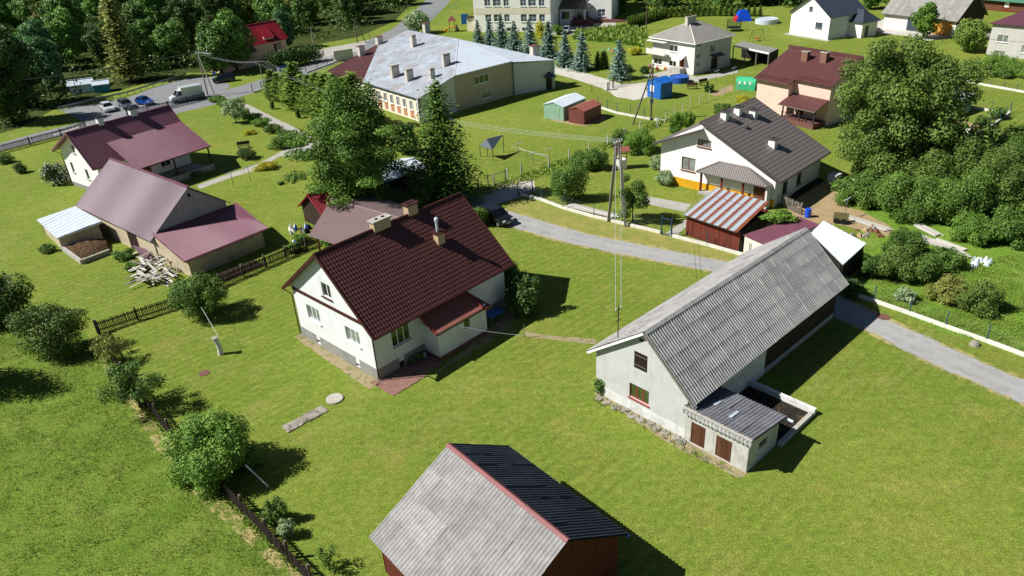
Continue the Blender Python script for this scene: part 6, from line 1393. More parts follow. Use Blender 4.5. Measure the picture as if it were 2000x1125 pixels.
# hedge beside the drive: clipped row
for i in range(9):
    p = G(424,198).lerp(G(580,282), i/8); bush('hedge_shrub', 'low clipped hedge shrub in the row along the drive', p, 1.7, 1.5, 1.2, 1500, .13, 'leaf_bright' if i < 6 else 'leaf_garden', 450+i, group='hedge along the drive', stems=False)
# arborvitae row by the nursery school
TH = [conifer_mesh('thuja_crown', 6.0, 1.7, 90+i, 'leaf_thuja', 40, 16, 6, .24, -.3, .02, .5) for i in range(3)]; mb = MB(); mb.tube([(0,0,0), (0,0,4)], .12, 6, .03); TT = mb.mesh('thuja_trunk', M('bark'), True)
for i, (bx, by, ty) in enumerate(((536,192,140), (550,196,146), (566,200,143), (584,210,128), (597,214,150), (612,220,152), (628,226,148), (645,232,148), (664,238,152), (682,246,158), (700,254,150))):
    h = hpx((bx, by), (bx, ty)); o = tree('thuja_tree', 'columnar olive-green thuja in the row before the nursery school', G(bx, by), TH[i % 3], TT, s=h/6.2, group='thuja row before the nursery school'); o.scale.x *= 1.55; o.scale.y *= 1.55; o.scale.z *= 1.08
for i, (px, py) in enumerate(((533,213), (583,231))):
    t_ = bush('topiary', ('small dark topiary shrub on the lawn nearer the road gate', 'small dark topiary shrub on the lawn nearer the drive bend')[i], G(px, py), .5, .5, 1.6, 700, .1, 'leaf_dark', 470+i, nb=4)
# blue spruces
SP = [conifer_mesh('spruce_crown', 8, 2.4, 100+i, 'leaf_spruce', 22, 13, 9, .34, .22, .1, .85) for i in range(3)]; mb = MB(); mb.tube([(0,0,0), (0,0,7)], .16, 6, .03); ST = mb.mesh('spruce_trunk', M('bark_dark'), True)
for i, (bx, by, tx, ty) in enumerate(((935,88,936,38), (957,88,957,34), (980,92,979,28), (1006,100,1006,37), (1036,108,1038,37), (1072,114,1075,40), (1104,130,1106,62), (1137,137,1139,62), (1209,155,1212,80), (893,60,894,45))):
    h = hpx((bx, by), (tx, ty)); tree('blue_spruce', ('blue spruce standing in the row in front of the school', 'lone blue spruce beside the stucco house garden', 'short blue spruce beside the playground')[0 if i < 8 else i-7], G(bx, by), SP[i % 3], ST, s=h/8.2*random.uniform(1.0, 1.22), sz=h/8.2*random.uniform(.92, 1.05), group='blue spruces in front of the school' if i < 8 else None)
bush('garden_bush', 'yellow-green bush between the spruces and the school', G(1060,75), 1.8, 1.8, 3.6, 1800, .2, 'leaf_yellow', 480)
bush('garden_bush', 'yellow-green bush next to the parked silver car', G(1090,68), 1.4, 1.4, 2.4, 1000, .2, 'leaf_bright', 481)
# thuja hedge behind the lawns
line = [(1228,54), (1262,44), (1300,34), (1395,31), (1495,32)]; k = 0
for i in range(len(line)-1):
    a, b = G(*line[i]), G(*line[i+1]); n = int((b-a).length/1.25)
    for j in range(n): tree('young_thuja', 'young dark thuja in the hedge row at the back of the lawns', a.lerp(b, j/n), TH[k % 3], None, s=.42, sz=.42, group='thuja hedge at the back of the lawns'); k += 1
for i, (px, py, s) in enumerate(((1167,132,.5), (1178,134,.55), (1182,133,.5))): tree('young_thuja', 'small dark thuja beside the lone spruce', G(px, py), TH[i], TT, s=s, group='thujas beside the lone spruce')
# right hand and back gardens
def rtree(name, label, base, top, r, mat, seed, n=6000, size=.2, nb=22): 
    h = hpx(base, top); bl = tree_blobs(h, r, h*.52, nb, seed, br=.34); return tree(name, label, G(*base), leaf_mesh(name+'_crown', bl, n, size, mat, seed, shell=.25), trunk_mesh(name+'_trunk', h*.6, .18, bl, seed, 'bark', 5), rz=0)
rtree('maple_tree', 'light green young maple in front of the patchy-roofed barn', (1802,75), (1798,0), 2.6, 'leaf_bright', 501)
rtree('bushy_cypress', 'dense olive bushy tree beside the corner house', (1892,100), (1895,35), 3.4, 'leaf_thuja', 502, 9000, .2)
rtree('willow_tree', 'pale green tree at the bend of the main road', (818,66), (815,18), 3.6, 'leaf_grey', 503, 5000, .24)
for i, (px, py, rx, h, m, lab) in enumerate(((1888,150,2.0,2.6,'leaf_garden','garden shrub below the bushy olive tree'), (1935,135,2.6,2.6,'leaf_bright','bright hedge shrub before the corner house'), (1968,142,2.6,2.6,'leaf_bright','bright hedge shrub at the corner house wall'), (1995,150,2.4,2.4,'leaf_bright','bright hedge shrub furthest from the bushy olive tree'), (1960,152,1.6,1.4,'leaf_garden','low shrub before the bright hedge'), (1940,150,1.0,1.0,'leaf_garden','little shrub before the bright hedge'), (1945,232,1.3,1.6,'leaf_garden','white-flowered shrub inside the fenced garden'), (1918,245,1.0,1.3,'leaf_walnut','small shrub on the garden soil'), (1240,107,1.6,1.6,'leaf_yellow','yellow-green shrub beside the stucco house'), (1222,140,1.6,1.2,'leaf_garden','garden shrub by the lone spruce'), (1258,143,1.0,1.4,'leaf_dark','small dark shrub before the stucco house'), (1870,255,1.3,1.0,'leaf_garden','small shrub beside the flower-covered shed'))):
    bush('yard_shrub', lab, G(px, py), rx, rx*.9, h, 1500, .16, m, 520+i, extra=('petal_white', 40, .1) if i == 6 else None)
tree('hedge_tree', 'clipped tall hedge beside the road pole', G(578,128), leaf_mesh('hedge_crown', [((x*1.0, x*.9, 1.8), (1.5,1.3,1.9)) for x in range(-4, 5)], 6000, .2, 'leaf_dark', 530), None, cat='hedge', rz=R(0))
# undergrowth that closes the wood at its foot
rg3 = random.Random(31); bl = []
while len(bl) < 520:
    x, y = rg3.uniform(-250, 20), rg3.uniform(115, 330); q = proj((x, y, 1))
    if not beyond(x, y, 1.6) or not (-60 < q[0] < 920 and -60 < q[1] < 300): continue
    if any((x-a)**2+(y-b)**2 < (r_*.8)**2 for a, b, r_ in houses_clear): continue
    r_ = rg3.uniform(1.4, 3.2); bl.append(((x, y, r_*.5), (r_*1.4, r_*1.4, r_)))
o = mo('undergrowth', leaf_mesh('undergrowth', bl, 70000, .34, 'leaf_dark', 77)); kind(o, 'stuff'); tag(o, 'dark leafy undergrowth covering the floor of the wood', 'undergrowth')
bl = []
while len(bl) < 160:
    x, y = rg3.uniform(28, 150), rg3.uniform(203, 270); r_ = rg3.uniform(1.4, 3.0); bl.append(((x, y, r_*.5), (r_*1.4, r_*1.4, r_)))
o = mo('undergrowth', leaf_mesh('undergrowth', bl, 24000, .34, 'leaf_dark', 78)); kind(o, 'stuff'); tag(o, 'leafy undergrowth under the wood behind the back lawns', 'undergrowth')
# ------------------------------------------------------------------ grass that can be seen as tufts
def tufts(name, region, n, h, mat, seed, label, spread=.1, clump=None):
    rg_ = np.random.default_rng(seed); P = []; X = []; Y = []; T_ = []
    poly = [G(*p) if len(p) == 2 else Vector(p) for p in region]; xs = [p.x for p in poly]; ys = [p.y for p in poly]
    def inside(x, y):
        c = False; j = len(poly)-1
        for i in range(len(poly)):
            if (poly[i].y > y) != (poly[j].y > y) and x < (poly[j].x-poly[i].x)*(y-poly[i].y)/(poly[j].y-poly[i].y)+poly[i].x: c = not c
            j = i
        return c
    while len(P) < n:
        x, y = rg_.uniform(min(xs), max(xs)), rg_.uniform(min(ys), max(ys))
        if not inside(x, y): continue
        if clump and math.sin(x*1.3+math.sin(y*.9)*2)*math.sin(y*1.1+math.sin(x*.7)*2) < rg_.uniform(-.9, .7): continue
        tt = rg_.uniform(.1, .9)
        for k in range(3):
            a = rg_.uniform(0, 6.28); hh = h*rg_.uniform(.5, 1.3); le = np.array([math.cos(a)*rg_.uniform(.2, .9), math.sin(a)*rg_.uniform(.2, .9), 1.0]); le /= np.linalg.norm(le)
            sd_ = np.array([-math.sin(a), math.cos(a), 0]); p = np.array([x+rg_.normal(0, spread), y+rg_.normal(0, spread), 0])
            P.append(p+le*hh*.5); X.append(le*hh*.55); Y.append(sd_*hh*.16); T_.append(np.clip(tt+rg_.normal(0, .15), 0, 1))
    o = mo(name, quads_mesh(name, np.array(P), np.array(X), np.array(Y), np.array(T_), mat)); kind(o, 'stuff'); tag(o, label, 'grass'); return o
tufts('meadow_grass', [(600,1150), (560,1105), (425,968), (322,856), (212,730), (168,665), (60,615), (-40,560), (-70,35,0), (-20,18,0)], 90000, .13, 'leaf_meadow', 1, 'long unmown green grass of the meadow outside the picket fence', clump=True)
tufts('meadow_dry_grass', [(600,1150), (560,1105), (425,968), (322,856), (212,730), (168,665), (60,615), (-40,560), (-70,35,0), (-20,18,0)], 6000, .15, 'leaf_dry', 2, 'dry yellow stalks scattered through the meadow grass', clump=True)
tufts('orchard_tufts', [(1665,560), (1740,598), (1860,650), (2000,690), (2100,740), (2200,500), (1960,500), (1800,560), (1700,520)], 34000, .14, 'leaf_meadow', 3, 'rough green grass of the orchard beside the road fence', clump=True)
tufts('tall_grass', [(1120,78), (1125,62), (1225,52), (1262,60), (1250,92), (1190,84)], 5000, .9, 'leaf_grass', 4, 'tall unmown grass in front of the school')
tufts('fence_weeds', [(585,1125), (600,1125), (440,962), (345,850), (232,728), (205,690), (195,690), (222,735), (330,858), (425,968)], 2500, .3, 'leaf_grass', 5, 'rank grass growing along the foot of the picket fence')
tufts('barn_weeds', [(1165,770), (1180,775), (1330,860), (1460,935), (1450,940), (1330,880), (1160,785)], 300, .2, 'leaf_garden', 6, 'weeds growing at the foot of the grey barn gable')
tufts('fence_line_weeds', [(930,372), (1085,320), (1300,232), (1300,240), (1090,335), (940,385)], 2600, .4, 'leaf_grass', 7, 'rank grass along the concrete post fence')
bush('wall_creeper', 'leafy creeper at the far corner of the barn gable', G(1172,770), .45, .35, 1.3, 420, .12, 'leaf_garden', 600, stems=False, cat='creeper')
tufts('lawn_blades', [(195,640), (430,560), (640,480), (1000,440), (1400,540), (1380,640), (2000,800), (2000,1125), (620,1125), (330,840)], 40000, .06, 'leaf_lawn', 8, 'short blades of the mown lawn')
# ------------------------------------------------------------------ fences
def picket_fence(name, label, pts, h=1.15, pitch=.125, post=2.6, mat='fence_wood', topmat='fence_top', pw=.075, posth=1.35, rails=True, maxp=300):
    P = [G(*p) for p in pts]; o0 = P[0].copy(); t = thing(name, label, 'fence', o0); tot = sum((P[i+1]-P[i]).length for i in range(len(P)-1)); pitch = max(pitch, tot/maxp)
    mb = MB(); mb.box(-pw/2, pw/2, -.012, .012, .06, h); me = mb.mesh('picket', M(mat)); mb = MB(); mb.box(-.07, .07, -.07, .07, -.05, posth); mp = mb.mesh('post', M(topmat))
    for i in range(len(P)-1):
        a, b = P[i]-o0, P[i+1]-o0; L = (b-a).length; an = math.atan2((b-a).y, (b-a).x); nn_ = Vector((-math.sin(an), math.cos(an), 0))
        for z in (.3, h-.25): mb = MB(); mb.beam(a+Vector((0,0,z))+nn_*.05, b+Vector((0,0,z))+nn_*.05, .05, .09); mb.build('rail', M(mat), t)
        n = int(L/pitch)
        for k in range(n):
            o = mo('picket', me, t, a.lerp(b, (k+.5)/n)+Vector((0,0,random.uniform(-.04,.03))), an); o.rotation_euler.x = random.gauss(0,.03); o.rotation_euler.y = random.gauss(0,.02)
        m = max(1, round(L/post))
        for k in range(m+(1 if i == len(P)-2 else 0)): mo('post', mp, t, a.lerp(b, k/m)+nn_*.12, an)
    return t
picket_fence('picket_fence', 'dark weathered picket fence running between the meadow and the lawn', [(192,652), (222,712), (330,850), (430,957), (520,1050), (605,1140)])
picket_fence('picket_fence', 'dark picket fence between the lawn and the plum-roofed barn', [(192,652), (270,626), (352,600), (432,560), (520,522), (600,487), (640,468)])
picket_fence('roadside_fence', 'dark slatted fence along the main road beside the farmhouse', [(-40,310), (0,300), (60,284), (122,268), (170,252)], 1.3, .16, 3.5, 'dark_metal', 'dark_metal')
picket_fence('roadside_fence', 'dark slatted fence behind the white van', [(250,228), (330,212), (402,194)], 1.3, .16, 3.5, 'dark_metal', 'dark_metal')
picket_fence('yard_picket_fence', 'short grey picket fence behind the blue barrel', [(1524,402), (1562,420)], 1.3, .16, 2.0, 'wood_grey', 'wood_grey')
def post_fence(name, label, pts, spacing=2.6, h=1.35, kerb=True, postm='blue_post', wires=True, kerbm='concrete_white', r=.03, skip=()):
    P = [G(*p) for p in pts]; o0 = P[0].copy(); t = thing(name, label, 'fence', o0); mb = MB(); mb.box(-r, r, -r, r, 0, h); mp = mb.mesh('post', M(postm))
    for i in range(len(P)-1):
        a, b = P[i]-o0, P[i+1]-o0; L = (b-a).length; an = math.atan2((b-a).y, (b-a).x)
        if i in skip: continue
        if kerb:
            n = max(1, round(L/2.5))
            for k in range(n): q = MB(); q.beam(a.lerp(b, k/n)+Vector((0,0,.14)), a.lerp(b, (k+.995)/n)+Vector((0,0,.14)), .2, .32); q.build('kerb_block', M(kerbm), t)
        m = max(1, round(L/spacing))
        for k in range(m+(1 if i == len(P)-2 else 0)): mo('post', mp, t, a.lerp(b, k/m)+Vector((0,0,.2 if kerb else 0)), an)
        if wires:
            q = MB()
            for z in np.linspace(.35, h+.1, 7): q.tube([a+Vector((0,0,z)), b+Vector((0,0,z))], .006, 4)
            q.build('wire_mesh', M('wire_dark'), t)
    return t
post_fence('wire_fence', 'fence of slim blue posts on a white concrete kerb beside the access road', [(1012,380), (1058,392), (1100,408), (1160,425), (1240,444), (1290,456), (1310,462), (1380,480), (1462,503)], 3.2, skip=(5,))
post_fence('wire_fence', 'fence of slim posts on a white kerb bordering the orchard', [(1640,568), (1706,590), (1775,614), (1846,640), (1925,668), (2000,696), (2110,736)], 3.6)
post_fence('concrete_post_fence', 'old wire fence on weathered concrete posts below the garages', [(935,372), (965,364), (1018,340), (1072,328), (1150,300), (1187,284), (1250,258), (1284,248)], 3.0, 1.5, False, 'concrete', r=.07)
post_fence('garage_fence', 'green wire fence on white kerb between the garages and the blue shed', [(1168,210), (1205,222), (1258,232), (1300,238)], 2.5, 1.5)
post_fence('garden_fence', 'thin wire garden fence behind the blue shed', [(1300,238), (1348,210), (1385,196), (1440,178)], 3.0, 1.5, False, 'concrete', r=.05)
post_fence('drive_fence', 'wire fence with posts beside the gravel turning place', [(1156,180), (1185,177), (1196,173), (1232,163), (1275,152)], 2.5, 1.4, False, 'dark_metal')
post_fence('lawn_fence', 'low fence on pale kerb across the lawn below the corner house', [(1855,155), (1910,165), (1960,174), (2010,183)], 2.5, 1.0)
post_fence('orchard_garden_fence', 'wire fence on pale kerb around the fenced garden', [(1885,208), (1935,218), (1972,220)], 2.5, 1.3); post_fence('garden_border_fence', 'dark wire fence on a kerb along the fenced garden', [(1972,222), (1930,252), (1893,270), (1880,282)], 2.5, 1.4)
post_fence('school_fence', 'dark metal fence along the road before the nursery school', [(598,143), (620,135), (640,128), (665,118)], 3.0, 1.5, True, 'dark_metal', r=.05); post_fence('school_fence', 'wire fence beside the road gate by the thuja row', [(494,182), (512,176), (528,172)], 2.0, 1.5, True, 'dark_metal', r=.05)
post_fence('playground_fence', 'green mesh fence beside the bend of the main road', [(838,46), (865,30), (885,15), (900,5)], 3.0, 1.6, False, 'tarp_green', r=.05)
post_fence('back_garden_fence', 'thin post fence before the patchy-roofed barn', [(1823,88), (1840,84), (1858,78)], 4, 1.2, False, 'dark_metal', r=.04)
# gates
def gate(label, a, b, h, mat='dark_metal', bars=8, name='gate'):
    a, b = G(*a), G(*b); t = thing(name, label, 'gate', a); d = b-a; L = d.length; e = d/L
    for k in (0, 1): mb = MB(); p = e*L*k; mb.box(p.x-.06, p.x+.06, p.y-.06, p.y+.06, 0, h+.15); mb.build('gate_post', M(mat), t)
    mb = MB()
    for z in (.15, h-.05): mb.beam(e*.08+Vector((0,0,z)), e*(L-.08)+Vector((0,0,z)), .04, .05)
    mb.build('gate_frame', M(mat), t)
    for k in range(bars): mb = MB(); p = e*(.1+(L-.2)*(k+.5)/bars); mb.tube([p+Vector((0,0,.15)), p+Vector((0,0,h-.05))], .012, 5); mb.build('gate_bar', M(mat), t)
    return t
gate('dark metal field gate at the gravel pad', (1012,382), (1040,375), 1.4); gate('blue-framed wicket gate in the road fence', (1292,458), (1311,463), 1.9, 'blue_post', 2, 'wicket_gate'); gate('dark mesh gate across the gravel drive', (1198,172), (1228,164), 1.6)
gate('wire gate with blue posts at the old fence', (954,366), (988,356), 1.5, 'blue_post', 10)
# guard rail
a, b = G(115,217), G(365,150); gr = thing('guard_rail', 'grey steel guard rail along the parking place', 'guard rail', a)
mids = [G(*p) for p in ((115,217), (190,199), (250,186), (300,170), (365,150))]
for i in range(4):
    p, q = mids[i]-a, mids[i+1]-a; mb = MB(); mb.beam(p+Vector((0,0,.62)), q+Vector((0,0,.62)), .06, .3); mb.build('rail', M('grey_metal'), gr)
    for k in range(4): r_ = p.lerp(q, k/4); mb = MB(); mb.box(r_.x-.05, r_.x+.05, r_.y-.05, r_.y+.05, 0, .7); mb.build('post', M('grey_metal'), gr)
# ------------------------------------------------------------------ poles and wires
def cable(name, label, a, b, sag, r=.018, mat='wire', n=14):
    a, b = Vector(a), Vector(b); mb = MB(); mb.tube([a.lerp(b, k/n)-Vector((0,0,sag*4*(k/n)*(1-k/n))) for k in range(n+1)], r, 4)
    return tag(mb.build(name, M(mat)), label, 'cable')
def insul(parent, p): mb = MB(); mb.lathe([(.03,0), (.06,.05), (.04,.1), (.055,.14), (.02,.18)], 8, p); mb.build('insulator', M('insulator'), parent)
l0, l1 = G(1188,433), G(1222,443); top = 9.0; c = (l0+l1)/2
AP = thing('power_pole', 'twin-leg concrete power pole beside the road fence', 'power pole', c); e = (l1-l0).normalized(); n_ = Vector((-e.y, e.x, 0))
for q, s_ in ((l0, -1), (l1, 1)):
    mb = MB(); mb.beam(q-c+Vector((0,0,-.1)), e*s_*.14+Vector((0,0,top)), .21, .27); mb.build('leg', M('mast_concrete'), AP)
for z in (top-.6, top-.15): mb = MB(); mb.beam(-n_*.75+Vector((0,0,z)), n_*.75+Vector((0,0,z)), .08, .08); mb.build('crossarm', M('mast_concrete'), AP)
for k, s_ in enumerate((-.65, -.25, .25, .65)): insul(AP, n_*s_+Vector((0,0,top-.1)))
mb = MB(); mb.beam((l1-c)*.72+Vector((-.02,0,2.2)), (l1-c)*.68+Vector((-.02,0,2.75)), .24, .2); mb.build('junction_box', M('grey_metal'), AP)
APT = c+Vector((0,0,top))
p2 = G(1271,235); h2_ = 8.3; PP = thing('wooden_pole', 'wooden power pole with raking brace beside the blue shed', 'power pole', p2)
mb = MB(); mb.tube([(0,0,0), (.05,0,h2_)], .15, 8, .1); mb.build('pole', M('pole_wood'), PP); mb = MB(); mb.tube([G(1236,243)-p2, (0,-.15,h2_-.5)], .13, 8, .1); mb.build('brace', M('pole_wood'), PP); mb = MB(); mb.box(-.25, .25, -.32, -.12, 2.6, 3.3); mb.build('meter_box', M('grey_metal'), PP)
for s_ in (-.3, 0, .3): insul(PP, (s_*.7, s_*.7, h2_-.1))
p3 = G(412,188); h3 = 8.0; DP = thing('double_pole', 'double-leg road pole beside the white van', 'power pole', p3)
for q in (G(406,186), G(421,191)): mb = MB(); mb.tube([q-p3, Vector((-.9,1.0,h3))], .14, 7, .1); mb.build('leg', M('mast_concrete'), DP)
mb = MB(); mb.tube([(-.9,1,h3-.3), (.4,.3,h3-.1), (1.4,-.2,h3-.2)], .05, 6); mb.build('lamp_arm', M('grey_metal'), DP); mb = MB(); mb.box(1.2, 2.0, -.35, -.05, h3-.32, h3-.18); mb.build('lamp_head', M('galv'), DP)
for s_ in (-.3, .3): insul(DP, (-.9+s_, 1.0, h3-.1))
for i, (px, py, ty, lab, r_) in enumerate(((521,192,126,'slim pale pole beside the thuja row',.1), (617,113,54,'concrete pole beside the clipped hedge',.16), (698,84,35,'wooden pole at the road junction',.14), (722,75,47,'short post beyond the nursery roof',.08), (797,22,0,'street lamp pole at the road bend',.1), (154,190,150,'thin pole in the wood by the white cabin',.08), (1199,0,-40,'tall pole behind the stucco house',.14), (1707,14,-5,'thin pole behind the new white house',.1), (1262,60,-12,'wooden pole in front of the thuja hedge',.13))):
    p = G(px, max(py, 2)); h = hpx((px, max(py, 2)), (px, ty)); t = thing('utility_pole', lab, 'pole', p); mb = MB(); mb.tube([(0,0,0), (0,0,h)], r_, 8, r_*.7); mb.build('pole', M('mast_concrete' if i in (0, 1, 5) else 'pole_wood'), t); mb = MB(); mb.beam((-.5,-.3,h-.3), (.5,.3,h-.3), .08, .08); mb.build('crossarm', M('pole_wood'), t)
    if i == 2: mb = MB(); mb.tube([(2.2,-.6,0), (.2,0,h-.4)], .12, 7); mb.build('brace', M('pole_wood'), t)
DPT = p3+Vector((-.9,1,h3)); PPT = p2+Vector((0,0,h2_))
for k, s_ in enumerate((-.65, -.25, .25, .65)):
    cable('power_line', 'overhead wire from the twin-leg pole towards the roadside pole', APT+n_*s_+Vector((0,0,.06)), G(521,192)+Vector((s_,s_,6.6)), 2.6, .009).__setitem__('group', 'overhead wires to the road')
for s_ in (-.26, .26): cable('service_wire', 'wire strung from the twin-leg pole to the barn mast', APT+Vector((s_,0,-.5)), MAST+Vector((s_*.8,s_*.6,.1)), .5, .016).__setitem__('group', 'wires to the barn mast')
cable('service_wire', 'overhead wire between the twin-leg pole and the wooden pole', APT, PPT, 1.2, .012)
for s_ in (-.3, .3): cable('power_line', 'overhead wire along the road from the double pole into the wood', DPT+Vector((s_,0,.05)), DPT+Vector((-62+s_,-8,-1.5)), 1.6, .011, 'wire_dark').__setitem__('group', 'overhead wires along the wood')
for s_ in (-.4, 0, .4): cable('power_line', 'overhead wire between the double pole and the pole at the thuja row', DPT+Vector((s_,0,.05)), G(521,192)+Vector((s_,s_,6.6)), .8, .008).__setitem__('group', 'overhead wires at the drive')
cable('washing_line', 'thin white cord from the porch corner across the lawn', H.wld(-2.5,-5.3,3.6), G(1024,655,1.2), .3, .014); mb = MB(); q = G(1024,660); mb.tube([q, q+Vector((0,0,1.25))], .03, 6); tag(mb.build('line_post', M('grey_metal')), 'short metal post holding the washing cord on the lawn', 'post')
# ------------------------------------------------------------------ vehicles
def car(label, p, rz, paint, L=4.2, W=1.7, H_=1.5, shape='hatch', name='parked_car'):
    t = thing(name, label, 'van' if shape == 'van' else 'car', p, rz)
    hw = W/2
    if shape == 'van': prof = [(-L/2,.45,1.0),(-L/2+.05,.35,1.15),(-L/2+.75,.32,1.3),(L/2-.05,.35,1.3),(L/2,.45,1.2)]; bands = [(-L/2+.35,-L/2+1.1,1.2,H_*.82)]
    body = [(-L/2, .42, .78, .86), (-L/2+.18, .30, .86, .96), (-L/2+1.15, .26, .96, 1.0), (0, .26, 1.0, 1.0), (L/2-.5, .26, 1.02, 1.0), (L/2-.1, .32, 1.0, .96), (L/2, .45, .9, .88)]
    if shape == 'van': body = [(-L/2, .45, .95, .9), (-L/2+.2, .35, 1.1, .98), (-L/2+.9, .32, 1.28, 1.0), (0, .32, 1.3, 1.0), (L/2-.05, .35, 1.3, 1.0), (L/2, .4, 1.28, .98)]
    mb = MB(); rings = []
    for x, zb, zt, w in body:
        y = hw*w; i = len(mb.v); mb.v += [(x,-y*.93,zb), (x,-y,zb+(zt-zb)*.45), (x,-y*.95,zt), (x,y*.95,zt), (x,y,zb+(zt-zb)*.45), (x,y*.93,zb)]; rings.append(i)
    for a, b in zip(rings, rings[1:]):
        for k in range(6): mb.f.append([a+k, b+k, b+(k+1) % 6, a+(k+1) % 6])
    mb.f.append([rings[0]+k for k in range(6)]); mb.f.append([rings[-1]+k for k in range(6)][::-1]); mb.build('body', M(paint), t, smooth=False)
    if shape == 'van':
        mb = MB(); mb.slab([(-L/2+2.0,-hw,.5), (L/2,-hw,.5), (L/2,-hw,H_), (-L/2+2.0,-hw,H_)], (0,W,0)); mb.build('cargo_box', M(paint), t)
        g0 = [(-L/2+.85,1.26,.9), (-L/2+1.45,2.05,.8), (-L/2+1.98,2.08,.8), (-L/2+1.98,1.28,.95)]
    else:
        zt = H_; g0 = [(-L/2+1.05,.97,.94), (-L/2+1.8,zt-.05,.76), (L/2-(.75 if shape != 'estate' else .4),zt-.06,.76), (L/2-(.25 if shape != 'sedan' else .6),1.0,.93)]
    mb = MB(); l = [(x,-hw*w,z) for x, z, w in g0]; r_ = [(x,hw*w,z) for x, z, w in g0]; i = len(mb.v); mb.v += l+r_; mb.f += [[i,i+1,i+2,i+3], [i+7,i+6,i+5,i+4], [i,i+4,i+5,i+1], [i+2,i+6,i+7,i+3]]; mb.build('window_glass', M('car_glass'), t)
    mb = MB(); (x1,z1,w1), (x2,z2,w2) = g0[1], g0[2]; mb.slab([(x1-.04,-hw*w1*1.01,z1-.03), (x2+.04,-hw*w2*1.01,z2-.03), (x2+.04,hw*w2*1.01,z2-.03), (x1-.04,hw*w1*1.01,z1-.03)], (0,0,.06)); mb.build('roof_panel', M(paint), t)
    for s_ in (-1, 1):
        for k in range(4 if shape != 'van' else 2):
            x0, z0, w0 = g0[0] if k == 0 else (g0[3] if k == 3 else (g0[0][0]+(g0[3][0]-g0[0][0])*(.36 if k == 1 else .68), 1.0, .955)); xt, zt_, wt = g0[1] if k == 0 else (g0[2] if k == 3 else (g0[1][0]+(g0[2][0]-g0[1][0])*(.3 if k == 1 else .7), g0[1][1], .77))
            mb = MB(); mb.beam((x0, s_*hw*w0*1.005, z0-.02), (xt, s_*hw*wt*1.012, zt_), .07, .05); mb.build('pillar', M(paint), t)
        for x in (-L/2+.78, L/2-.72):
            mb = MB(); mb.lathe([(.2,-.09), (.31,-.09), (.31,.09), (.2,.09)], 16); w_ = mb.build('wheel', M('rubber'), t, loc=(x, s_*(hw-.09), .31)); w_.rotation_euler = (R(90),0,0); q = MB(); q.lathe([(.02,-.1), (.19,-.1), (.19,.1), (.02,.1)], 12); q.build('rim', M('grey_metal'), w_)
        mb = MB(); mb.box(-L/2-.02, -L/2+.12, s_*hw*.66-.17, s_*hw*.66+.17, .66, .82); mb.build('headlight', M('headlight'), t); mb = MB(); mb.box(L/2-.08, L/2+.02, s_*hw*.72-.11, s_*hw*.72+.11, .72, .95); mb.build('taillight', M('taillight'), t)
        mb = MB(); mb.box(g0[0][0]+.15, g0[0][0]+.32, s_*(hw+.02)-.08, s_*(hw+.02)+.08, .98, 1.1); mb.build('mirror', M(paint), t)
    mb = MB(); mb.box(-L/2-.03, -L/2+.02, -.26, .26, .4, .52); mb.build('number_plate', M('white_paint'), t); mb = MB(); mb.box(L/2-.02, L/2+.03, -.26, .26, .5, .62); mb.build('number_plate', M('white_paint'), t)
    return t
# cars face their bonnet along local -x
car('white estate car parked beside the grey one', G(212,216), R(128), 'car_white', 4.3, 1.75, 1.5)
car('dark grey estate car parked between the white and the blue car', G(247,210), R(128), 'car_grey', 4.4, 1.75, 1.5, 'estate')
car('small bright blue hatchback parked beside the grey estate', G(284,204), R(150), 'car_blue', 3.6, 1.55, 1.5)
VAN = car('white box van parked behind the slatted fence', G(366,196), R(35), 'car_white', 5.8, 2.0, 2.55, 'van', 'box_van')
car('dark off-road car in the shade of the roadside trees', G(438,160), R(25), 'car_black', 4.4, 1.8, 1.7, 'estate')
car('dark blue car in the shade of the clipped hedge', G(563,138), R(30), 'car_navy', 4.2, 1.7, 1.45)
car('black estate car parked at the end of the maroon-roofed house', G(968,432), R(130), 'car_black', 4.4, 1.8, 1.62, 'estate')
car('silver hatchback parked below the school steps', G(1106,64), R(75), 'car_silver', 4.0, 1.7, 1.5)
# road signs
for px, py, lab, m in ((635,128,'yellow and white priority road sign at the junction','line_white'), (424,167,'purple disc sign beside the dark off-road car','tarp_blue')):
    p = G(px, py); t = thing('road_sign', lab, 'road sign', p); mb = MB(); mb.tube([(0,0,0), (0,0,2.4)], .035, 6); mb.build('post', M('grey_metal'), t)
    mb = MB(); mb.slab([(0,-.06,2.0), (.4,-.06,2.4), (0,-.06,2.8), (-.4,-.06,2.4)], (0,.03,0)); d = mb.build('sign_plate', M('white_paint' if m == 'line_white' else m), t)
    if m == 'line_white': q = MB(); q.slab([(0,-.07,2.15), (.25,-.07,2.4), (0,-.07,2.65), (-.25,-.07,2.4)], (0,.005,0)); q.build('yellow_field', M('yellow_paint'), d)
